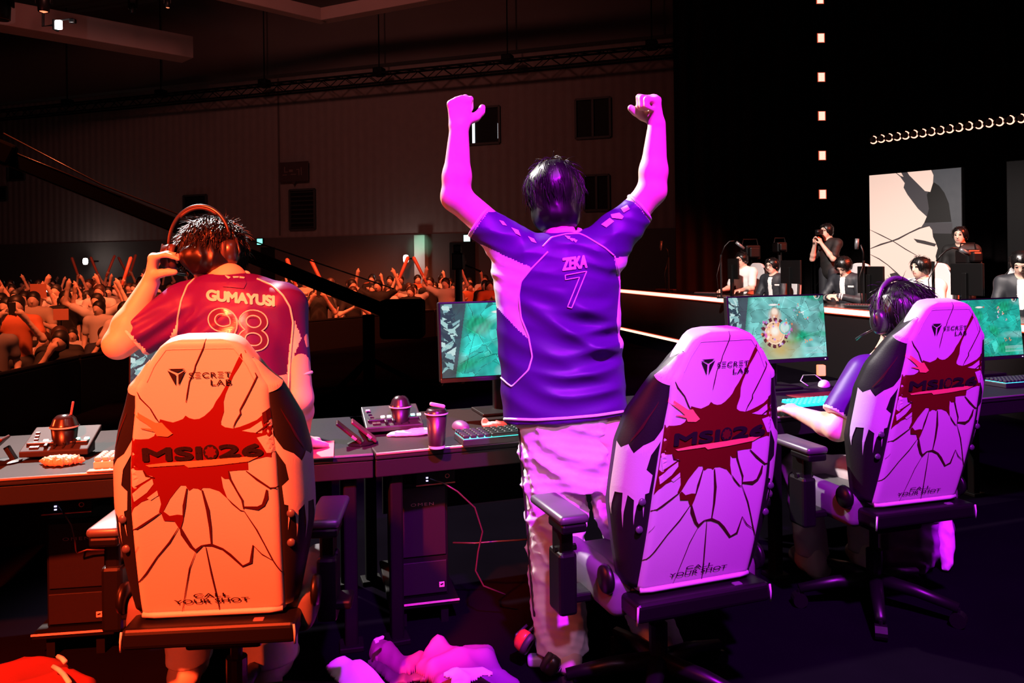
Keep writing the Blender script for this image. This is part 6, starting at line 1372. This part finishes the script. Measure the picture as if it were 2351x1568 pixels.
# ------------------------------------------------------------------ clothes and odds and ends on the floor
m_cloth_v = mat('cloth_violet', (.16, .03, .20), .7); m_cloth_w = mat('cloth_white', (.78, .70, .74), .7); m_cloth_p = mat('cloth_plum', (.20, .03, .12), .7)
def fl(px, py): return Pz(px, py, 0.0)
def cloth_sheet(name, label, cat, outline_px, zmean, H, amp, m, seed, k=13, base=0.0, g=.007, parent=None):
    """a garment lying on the floor: closed outline on the ground, bulging and folded"""
    pl = [tuple(Pz(x, y, zmean).to_2d()) for x, y in outline_px]; A = np.array(pl); c = A.mean(0); A = A - c; lo, hi = A.min(0) - .02, A.max(0) + .02
    xs, ys = np.arange(lo[0], hi[0], g), np.arange(lo[1], hi[1], g); X, Y = np.meshgrid(xs, ys, indexing='ij'); ins = in_poly(X, Y, [tuple(p) for p in A])
    dist = np.full(X.shape, 9.0)
    for p, q in zip(A, np.roll(A, -1, 0)):
        d = q - p; t_ = np.clip(((X - p[0]) * d[0] + (Y - p[1]) * d[1]) / (d @ d + 1e-12), 0, 1); dist = np.minimum(dist, np.hypot(X - p[0] - t_ * d[0], Y - p[1] - t_ * d[1]))
    r = np.random.RandomState(seed); w = [wob(seed + i, k * .7) for i in range(4)]; q3 = np.stack([X, Y, 0 * X], -1).reshape(-1, 3); W = [f_(q3).reshape(X.shape) for f_ in w]
    fold = 0
    for i in range(4):
        a = r.rand() * 3.14; u = X * math.cos(a) + Y * math.sin(a) + .05 * W[i % 4]; s_ = np.abs(np.sin(u * k * (1.1 + .8 * i) + r.rand() * 6)); fold = fold + (1 - s_) ** 1.5 * np.clip(.5 + W[(i + 1) % 4] * 1.6, 0, 1) / (1 + .5 * i)
    prof = np.sqrt(np.clip(1 - (1 - np.clip(dist / .045, 0, 1)) ** 2, 0, 1)); Z = base + prof * (H * (.55 + .45 * np.clip(.6 + W[0], 0, 1.3)) + amp * (fold - .6)) + .003
    idx = np.full(X.shape, -1); V = []; F = []; cell = ins[:-1, :-1] & ins[1:, :-1] & ins[:-1, 1:] & ins[1:, 1:]
    use = np.zeros(X.shape, bool); use[:-1, :-1] |= cell; use[1:, :-1] |= cell; use[:-1, 1:] |= cell; use[1:, 1:] |= cell
    idx[use] = np.arange(use.sum()); n = int(use.sum()); top = np.c_[X[use], Y[use], np.maximum(Z[use], base + .004)]; bot = np.c_[X[use], Y[use], np.full(n, base + .001)]; V = np.r_[top, bot]
    I = np.argwhere(cell); a0 = idx[I[:, 0], I[:, 1]]; a1 = idx[I[:, 0] + 1, I[:, 1]]; a2 = idx[I[:, 0] + 1, I[:, 1] + 1]; a3 = idx[I[:, 0], I[:, 1] + 1]; T = np.stack([a0, a1, a2, a3], 1); F = [tuple(x) for x in T.tolist()] + [tuple(y + n for y in x[::-1]) for x in T.tolist()]
    from collections import Counter
    ec = Counter((x[i], x[(i + 1) % 4]) for x in T.tolist() for i in range(4)); F += [(b_, a_, a_ + n, b_ + n) for (a_, b_) in ec if (b_, a_) not in ec]
    o = obj(name, from_np(name, V, F), m, parent); o.location = (c[0], c[1], 0); return tag(o, label, cat) if label else o
def c8(*pts): return [(720 + x / 3.918, 1400 + y / 3.918) for x, y in pts]
cloth_sheet('jacket', 'white jacket lying on the floor at the bottom centre', 'jacket', c8((92, 455), (150, 410), (200, 385), (290, 368), (370, 430), (460, 450), (560, 520), (650, 610), (700, 650), (850, 640), (910, 605), (1010, 640), (1160, 680), (1100, 800), (300, 800), (220, 600), (140, 520)), .03, .05, .03, m_cloth_w, 11, 10)
cloth_sheet('trousers', 'dark plum trousers crumpled between white jacket and hooded top', 'trousers', c8((470, 450), (540, 415), (620, 440), (720, 520), (860, 560), (930, 500), (1010, 560), (1020, 620), (900, 600), (840, 635), (690, 640), (600, 560)), .02, .035, .025, mat('cloth_maroon', (.07, .012, .05), .7), 12, 15)
o = cloth_sheet('hoodie', 'plum hooded top with white lettering crumpled behind the white jacket', 'hoodie', c8((490, 300), (500, 255), (540, 222), (620, 208), (700, 232), (780, 300), (840, 335), (960, 322), (1030, 335), (980, 400), (880, 460), (780, 480), (680, 430), (570, 360), (520, 390)), .06, .10, .03, m_cloth_p, 13, 11)
for pl in ([(540, 275), (620, 240), (636, 246), (632, 258), (560, 285)], [(550, 292), (584, 280), (588, 290), (556, 304)]):
    b = MB(); q = [Pz(x, y, .125) - Vector(o.location) for x, y in c8(*pl)]; up = Vector((0, 0, .004)); b.poly([p + up for p in q]); b.poly([p for p in q][::-1])
    for i in range(len(q)): b.poly([q[i], q[(i + 1) % len(q)], q[(i + 1) % len(q)] + up, q[i] + up])
    b.build('white_print', m_cloth_w, o)
cloth_sheet('jacket', 'violet jacket crumpled on the floor left of the cheering player foot', 'jacket', c8((1000, 345), (1060, 320), (1180, 325), (1270, 370), (1330, 335), (1450, 318), (1560, 310), (1640, 330), (1660, 400), (1720, 480), (1850, 530), (1885, 590), (1870, 690), (1400, 700), (1080, 660), (1060, 560), (900, 480)), .05, .085, .045, m_cloth_v, 17, 10)
cloth_sheet('scarf', 'bright pinkish white cloth lying over the violet jacket', 'scarf', c8((1130, 510), (1280, 445), (1530, 440), (1630, 490), (1600, 515), (1520, 510), (1400, 590), (1380, 680), (1200, 690), (1225, 540)), .12, .04, .03, m_cloth_w, 19, 14, base=.085)
def c3(*pts): return [(x / 2.3475, 900 + y / 2.3475) for x, y in pts]
o = cloth_sheet('jacket', 'red jacket with white piping heaped at the lower left corner', 'jacket', c3((-120, 1490), (0, 1440), (130, 1385), (230, 1382), (330, 1395), (390, 1430), (360, 1465), (470, 1510), (545, 1540), (560, 1680), (-120, 1700)), .07, .13, .04, mat('cloth_red', (.16, .012, .012), .75), 23, 7, g=.009)
for pl in ([(312, 1425), (335, 1437), (352, 1456)], [(287, 1480), (320, 1500), (345, 1525), (375, 1570)]):
    b = MB(); q = []
    for x, y in c3(*pl):
        r_ = (P(x, y, 1) - EYE).normalized(); me = o.data; hit = o.ray_cast(EYE - Vector(o.location), r_) if False else None
        q.append(Pz(x, y, .13) - Vector(o.location))
    b.tube(q, .008, 6); b.build('piping', m_jwhite, o, True)
crumple('jacket', 'violet jacket with white lining bundled under the headset player chair', 'jacket', P(2120, 1300, 3.75).to_2d().to_3d(), [((-.06, 0, .10), (.16, .12, .13)), ((.06, .02, .16), (.10, .10, .15), .3), ((-.10, -.04, .06), (.14, .1, .08))], .025, m_cloth_v, .009, 27, 14)
crumple('scarf', 'white cloth tucked at the right of the bundled violet jacket', 'scarf', P(2172, 1300, 3.68).to_2d().to_3d(), [((0, 0, .15), (.05, .05, .16), .2), ((-.06, .0, .28), (.07, .04, .06))], .014, m_cloth_w, .007, 29, 20)
# spare headphones on the floor by the cheering player's foot
p = fl(1262, 1545); t = headphones('headphones', 'dark headphones with orange ear cup lying by the cheering player foot', p + Vector((-.085, .02, .10)), p + Vector((.0, -.03, .05)), p + Vector((.06, .05, .17)), (0, 0, 1), .036, None, None)
for ch in t.children:
    if ch.name.startswith('ear_cup'): ch.data.materials[0] = mat('cup_orange', (.55, .06, .02), .35); break
b = MB(); b.box((0, 0, .02), (.06, .045, .04), .012); o = b.build('charger_box', mat('charger_pale', (.3, .25, .4), .4), None, True); o.location = fl(1230, 1528); tag(o, 'small pale box on the floor beside the dark headphones', 'box')
# ------------------------------------------------------------------ the crowd
rng = random.Random(7)
def spectator_mesh(name, pose):
    """a small person facing -y, feet at z 0: slots skin, top, trousers, hair"""
    h = .021; parts = []; sit = pose.startswith('sit'); zh = .50 if sit else .92; NZ = zh + .50; lean = -.06 if sit else 0
    Hc = Vector((0, lean - .03, NZ + .14)); R = rbasis((0, -1, 0), -.05); sh = [Vector((s * .18, lean, NZ - .05)) for s in (-1, 1)]
    A = {'armsup': ([(-.30, -.05, .17), (-.22, -.12, .42)], [(.30, -.05, .17), (.22, -.12, .42)]), 'fistup': ([(-.10, -.10, -.26), (-.02, -.28, -.14)], [(.16, -.08, .22), (.12, -.12, .48)]),
         'phone': ([(-.10, -.16, -.20), (.06, -.30, .06)], [(.10, -.16, -.20), (-.06, -.30, .06)]), 'clap': ([(-.12, -.10, -.24), (.14, -.30, -.08)], [(.12, -.10, -.24), (-.14, -.30, -.08)]),
         'sitlap': ([(-.08, -.06, -.26), (.02, -.28, -.36)], [(.08, -.06, -.26), (-.02, -.28, -.36)]), 'sitface': ([(-.06, -.20, -.22), (.12, -.16, .08)], [(.08, -.06, -.26), (-.02, -.28, -.36)]),
         'stand': ([(-.08, .02, -.28), (-.06, -.06, -.52)], [(.08, .02, -.28), (.06, -.06, -.52)]), 'sticks': ([(-.22, -.10, .12), (-.16, -.16, .36)], [(.20, -.10, .14), (.10, -.18, .38)])}[pose]
    f = Field((-.75, -.75, 0), (.75, .75, 2.25), h); f.ell(Hc, (.078, .095, .112), np.array(R), .02); f.cone(Hc - Vector((0, -.02, .06)), Vector((0, lean, NZ)), .05, .055, .03); f.cone(Hc + Vector((0, -.09, -.01)), Hc + Vector((0, -.105, -.025)), .012, .014, .012)
    hands = []
    for S, (e, w) in zip(sh, A):
        E, W = S + Vector(e), S + Vector(w); f.cone(S, E, .05, .042, .02); f.cone(E, W, .042, .030, .02); d = (W - E).normalized(); f.cone(W, W + d * .09, .036, .040, .02); f.cone(W + d * .09, W + d * .15, .022, .018, .01); f.cone(W + d * .03, W + d * .09 + Vector((-.05 if e[0] > 0 else .05, -.02, 0)), .018, .014, .01); hands.append(W + d * .09)
    parts.append(f.mesh(1))
    f = Field((-.6, -.6, 0), (.6, .6, 1.7), h); f.cone(sh[0], sh[1], .085, .085, .04); f.cone((0, lean, NZ - .1), (0, 0, zh - .02), .165, .155, .06, flat=((0, 1, 0), .72))
    for S, (e, w) in zip(sh, A): f.cone(S, S + Vector(e) * .62, .075, .066, .03)
    parts.append(f.mesh(1))
    f = Field((-.4, -.8, 0), (.4, .4, 1.15), h); f.ell((0, 0, zh), (.17, .13, .12), None, .03)
    for s in (-1, 1):
        if sit: f.chain([(s * .09, 0, zh), (s * .12, -.44, zh), (s * .12, -.42, .06)], [.095, .072, .055], .02)
        else: f.chain([(s * .09, 0, zh), (s * .10, -.02, .48), (s * .11, 0, .06)], [.10, .07, .055], .02)
        f.cone((s * .12, -.42 if sit else 0, .045), (s * .12, (-.42 if sit else 0) - .15, .04), .045, .038, .02)
    parts.append(f.mesh(1))
    f = Field((-.25, -.3, NZ - .15), (.25, .3, NZ + .45), h * .8); f.ell(Hc + Vector((0, .02, .035)), (.094, .105, .105), None, .02); f.ell(Hc + Vector((0, .05, -.05)), (.085, .06, .09), None, .02); f.cone(Hc + Vector((0, -.155, -.03)), Hc + Vector((0, -.16, -.2)), .10, .11, .02, sub=True)
    parts.append(f.mesh(1))
    V = []; F = []; fm = []
    for k, (v, q) in enumerate(parts): F += [tuple(i + len(V) for i in x) for x in q.tolist()]; fm += [k] * len(q); V += v.tolist()
    me = from_np(name, V, F, True, fm); return me, hands
poses = ['armsup', 'fistup', 'phone', 'clap', 'sitlap', 'sitface', 'stand', 'sticks']
protos = {p: spectator_mesh('person', p) for p in poses}
c_top = {'white': (.62, .56, .54), 'black': (.012, .010, .010), 'grey': (.16, .13, .13), 'orange': (.55, .14, .05), 'navy': (.02, .02, .035), 'cream': (.50, .38, .30)}
c_hair = {'dark': (.012, .009, .009), 'brown': (.05, .02, .012)}
mt = {k: mat('crowd_top_' + k, v, .8) for k, v in c_top.items()}; mh = {k: mat('crowd_hair_' + k, v, .5) for k, v in c_hair.items()}; mp = [mat('crowd_legs_%d' % i, c, .8) for i, c in enumerate(((.02, .02, .025), (.05, .045, .05), (.012, .012, .012)))]
ms = [mat('crowd_skin_%d' % i, c, .6) for i, c in enumerate(((.70, .45, .34), (.60, .36, .27), (.78, .54, .43)))]
pose_txt = {'armsup': 'with both arms raised', 'fistup': 'with one fist raised', 'phone': 'filming with both hands', 'clap': 'clapping', 'sitlap': 'sitting with hands on lap', 'sitface': 'sitting with hand at mouth', 'stand': 'standing with arms down', 'sticks': 'holding up cheering sticks'}
ordn = ['first', 'second', 'third', 'fourth', 'fifth', 'sixth', 'seventh', 'eighth', 'ninth', 'tenth', 'eleventh', 'twelfth', 'thirteenth', 'fourteenth', 'fifteenth', 'sixteenth', 'seventeenth', 'eighteenth', 'nineteenth', 'twentieth', 'twenty first', 'twenty second', 'twenty third', 'twenty fourth', 'twenty fifth', 'twenty sixth', 'twenty seventh', 'twenty eighth', 'twenty ninth', 'thirtieth']
def barrier_x(y): return float(np.interp(y, [0, 8.7, 13.4, 16.3, 17.35, 18.0], [-4.75, -4.75, -3.75, -1.6, .15, .4]))
m_seat = mat('crowd_seat', (.012, .010, .012), .6); b = MB(); b.box((0, .02, .43), (.42, .42, .03), .01); b.box((0, .23, .66), (.42, .03, .34), .01)
for sx in (-.19, .19):
    for y in (-.17, .23): b.tube([(sx, y, 0), (sx, y, .43 if y < 0 else .8)], .012, 6)
seat_me = from_bm('audience_chair', b.bm); seat_me.materials.append(m_seat)
crowd = []; row_i = 0; d = 8.2
while d < 25.5:
    x0, x1 = (-70 - CX) / FPX * d, min(barrier_x(d) - .55, (1158 - CX) / FPX * d); n = max(1, int((x1 - x0) / (.60 if d < 14 else .68))); got = []
    for i in range(n):
        x = x1 - (i + .5 + rng.uniform(-.25, .25)) * (x1 - x0) / n; y = d + rng.uniform(-.22, .22); px, py = PX((x, y, HF + 1.6)); wy = WP.y - .343 * (x - WP.x)
        if y > wy - .8: continue
        if 372 < px < 640 and rng.random() > .13: continue
        if d > 17 and rng.random() > .80: continue
        got.append((x, y, px))
    got.sort(); row_i += 1
    for k, g in enumerate(got): crowd.append((d, row_i, k, g))
    d += .78 if d < 13 else (.98 if d < 18 else 1.25)
crowd = crowd[:300]
hands_w = {}; sticks = []; phones = []
for d, r, k, (x, y, px) in crowd:
    near = d < 10.5; w = rng.random()
    pose = rng.choice(['sitlap', 'sitface', 'sitlap', 'sitface', 'phone', 'clap', 'stand']) if near else (rng.choice(['sitlap', 'clap', 'phone', 'armsup', 'fistup', 'stand', 'sitface']) if d < 13 else rng.choice(['armsup', 'fistup', 'phone', 'clap', 'clap', 'stand', 'stand', 'sticks' if w < .35 else 'phone']))
    tc = rng.choices(list(c_top), (.12, .48, .12, .06, .18, .04) if near else (.34, .34, .06, .10, .08, .08))[0]
    if abs(px - 205) < 22 and 11.3 < d < 12.6: pose, tc = 'stand', 'white'
    if pose in ('armsup', 'fistup') and rng.random() < .4: pose = 'clap'
    me, hd = protos[pose]; o = bpy.data.objects.new('person', me); COL.objects.link(o)
    if len(me.materials) == 0:
        for m in (ms[0], mt['white'], mp[0], mh['dark']): me.materials.append(m)
    for s_, m in zip(o.material_slots, (rng.choice(ms), mt[tc], rng.choice(mp), mh['dark' if rng.random() < .75 else 'brown'])): s_.link = 'OBJECT'; s_.material = m
    sc = rng.uniform(.93, 1.06); rz = math.atan2(x, y) * -.7 + rng.uniform(-.45, .45); o.location = (x, y, HF); o.rotation_euler = (0, 0, rz); o.scale = (sc, sc, sc)
    tag(o, 'spectator in %s top %s, crowd row %s, %s from left' % (tc, pose_txt[pose], ordn[r - 1], ordn[k]), 'person', 'spectators in the crowd')
    M = Matrix.Translation((x, y, HF)) @ Matrix.Rotation(rz, 4, 'Z') @ Matrix.Scale(sc, 4)
    if pose.startswith('sit'):
        c = bpy.data.objects.new('audience_chair', seat_me); COL.objects.link(c); c.location = (x, y, HF); c.rotation_euler = (0, 0, rz); tag(c, 'black audience chair in crowd row %s, under the %s spectator from left' % (ordn[r - 1], ordn[k]), 'chair', 'audience chairs')
    if pose == 'sticks': sticks += [(M @ q, r, k) for q in hd]
    if pose == 'phone': phones.append((M @ ((hd[0] + hd[1]) / 2), r, k, rz))
b = MB(); b.tube([(0, 0, -.12), (0, 0, -.10), (0, 0, .52), (0, 0, .55)], [.012, .032, .040, .015], 10); stick_me = from_bm('cheering_stick', b.bm, True); stick_me.materials.append(mat('stick_orange', (.55, .13, .08), .4))
for q, (p, r, k) in enumerate(sticks):
    o = bpy.data.objects.new('cheering_stick', stick_me); COL.objects.link(o); o.location = p; o.rotation_euler = (rng.uniform(-.3, .3), rng.uniform(-.5, .5), 0)
    tag(o, 'orange cheering stick in the %s hand of row %s spectator, %s from left' % ('left' if q % 2 == 0 else 'right', ordn[r - 1], ordn[k]), 'cheering stick', 'cheering sticks in the crowd')
m_ph = mat('phone_back', (.02, .02, .02), .3); m_torch = mat('phone_torch', (1, 1, 1), emit=(1, .97, .95), estr=10)
b = MB(); b.box((0, 0, 0), (.075, .010, .15), .004); ph_me = from_bm('phone', b.bm); ph_me.materials.append(m_ph)
lit = {min(range(len(phones)), key=lambda i: abs(PX(phones[i][0])[0] - 106) + abs(PX(phones[i][0])[1] - 677)), min(range(len(phones)), key=lambda i: abs(PX(phones[i][0])[0] - 258) + abs(PX(phones[i][0])[1] - 673))}
for q, (p, r, k, rz) in enumerate(phones):
    o = bpy.data.objects.new('phone', ph_me); COL.objects.link(o); o.location = p + Vector((0, 0, .05)); o.rotation_euler = (0, 0, rz)
    tag(o, '%s phone held up by the row %s spectator, %s from left' % ('shining' if q in lit else 'black', ordn[r - 1], ordn[k]), 'phone', 'phones in the crowd')
    if q in lit: b = MB(); b.lathe([(0, 0), (.035, 0), (.035, .006), (0, .01)], seg=14, M=Matrix.Translation((0, -.006, .04)) @ Matrix.Rotation(PI / 2, 4, 'X')); b.build('torch', m_torch, o)
m_card = mat('placard_orange', (.55, .2, .12), .8)
for px, py, d_, w, h_, lab in ((88, 668, 13.6, .28, .24, 'square orange placard held high at far left of the crowd'), (140, 722, 11.2, .20, .16, 'orange placard held at chest height in the left crowd')):
    t = thing('placard', lab, 'placard', P(px, py, d_), rng.uniform(-.2, .2)); b = MB(); b.box((0, 0, 0), (w, .01, h_), .002); b.build('card', m_card, t); b = MB(); b.tube([(0, .01, 0), (0, .01, -h_ / 2 - .25)], .01, 6); b.build('handle', m_blackm, t)
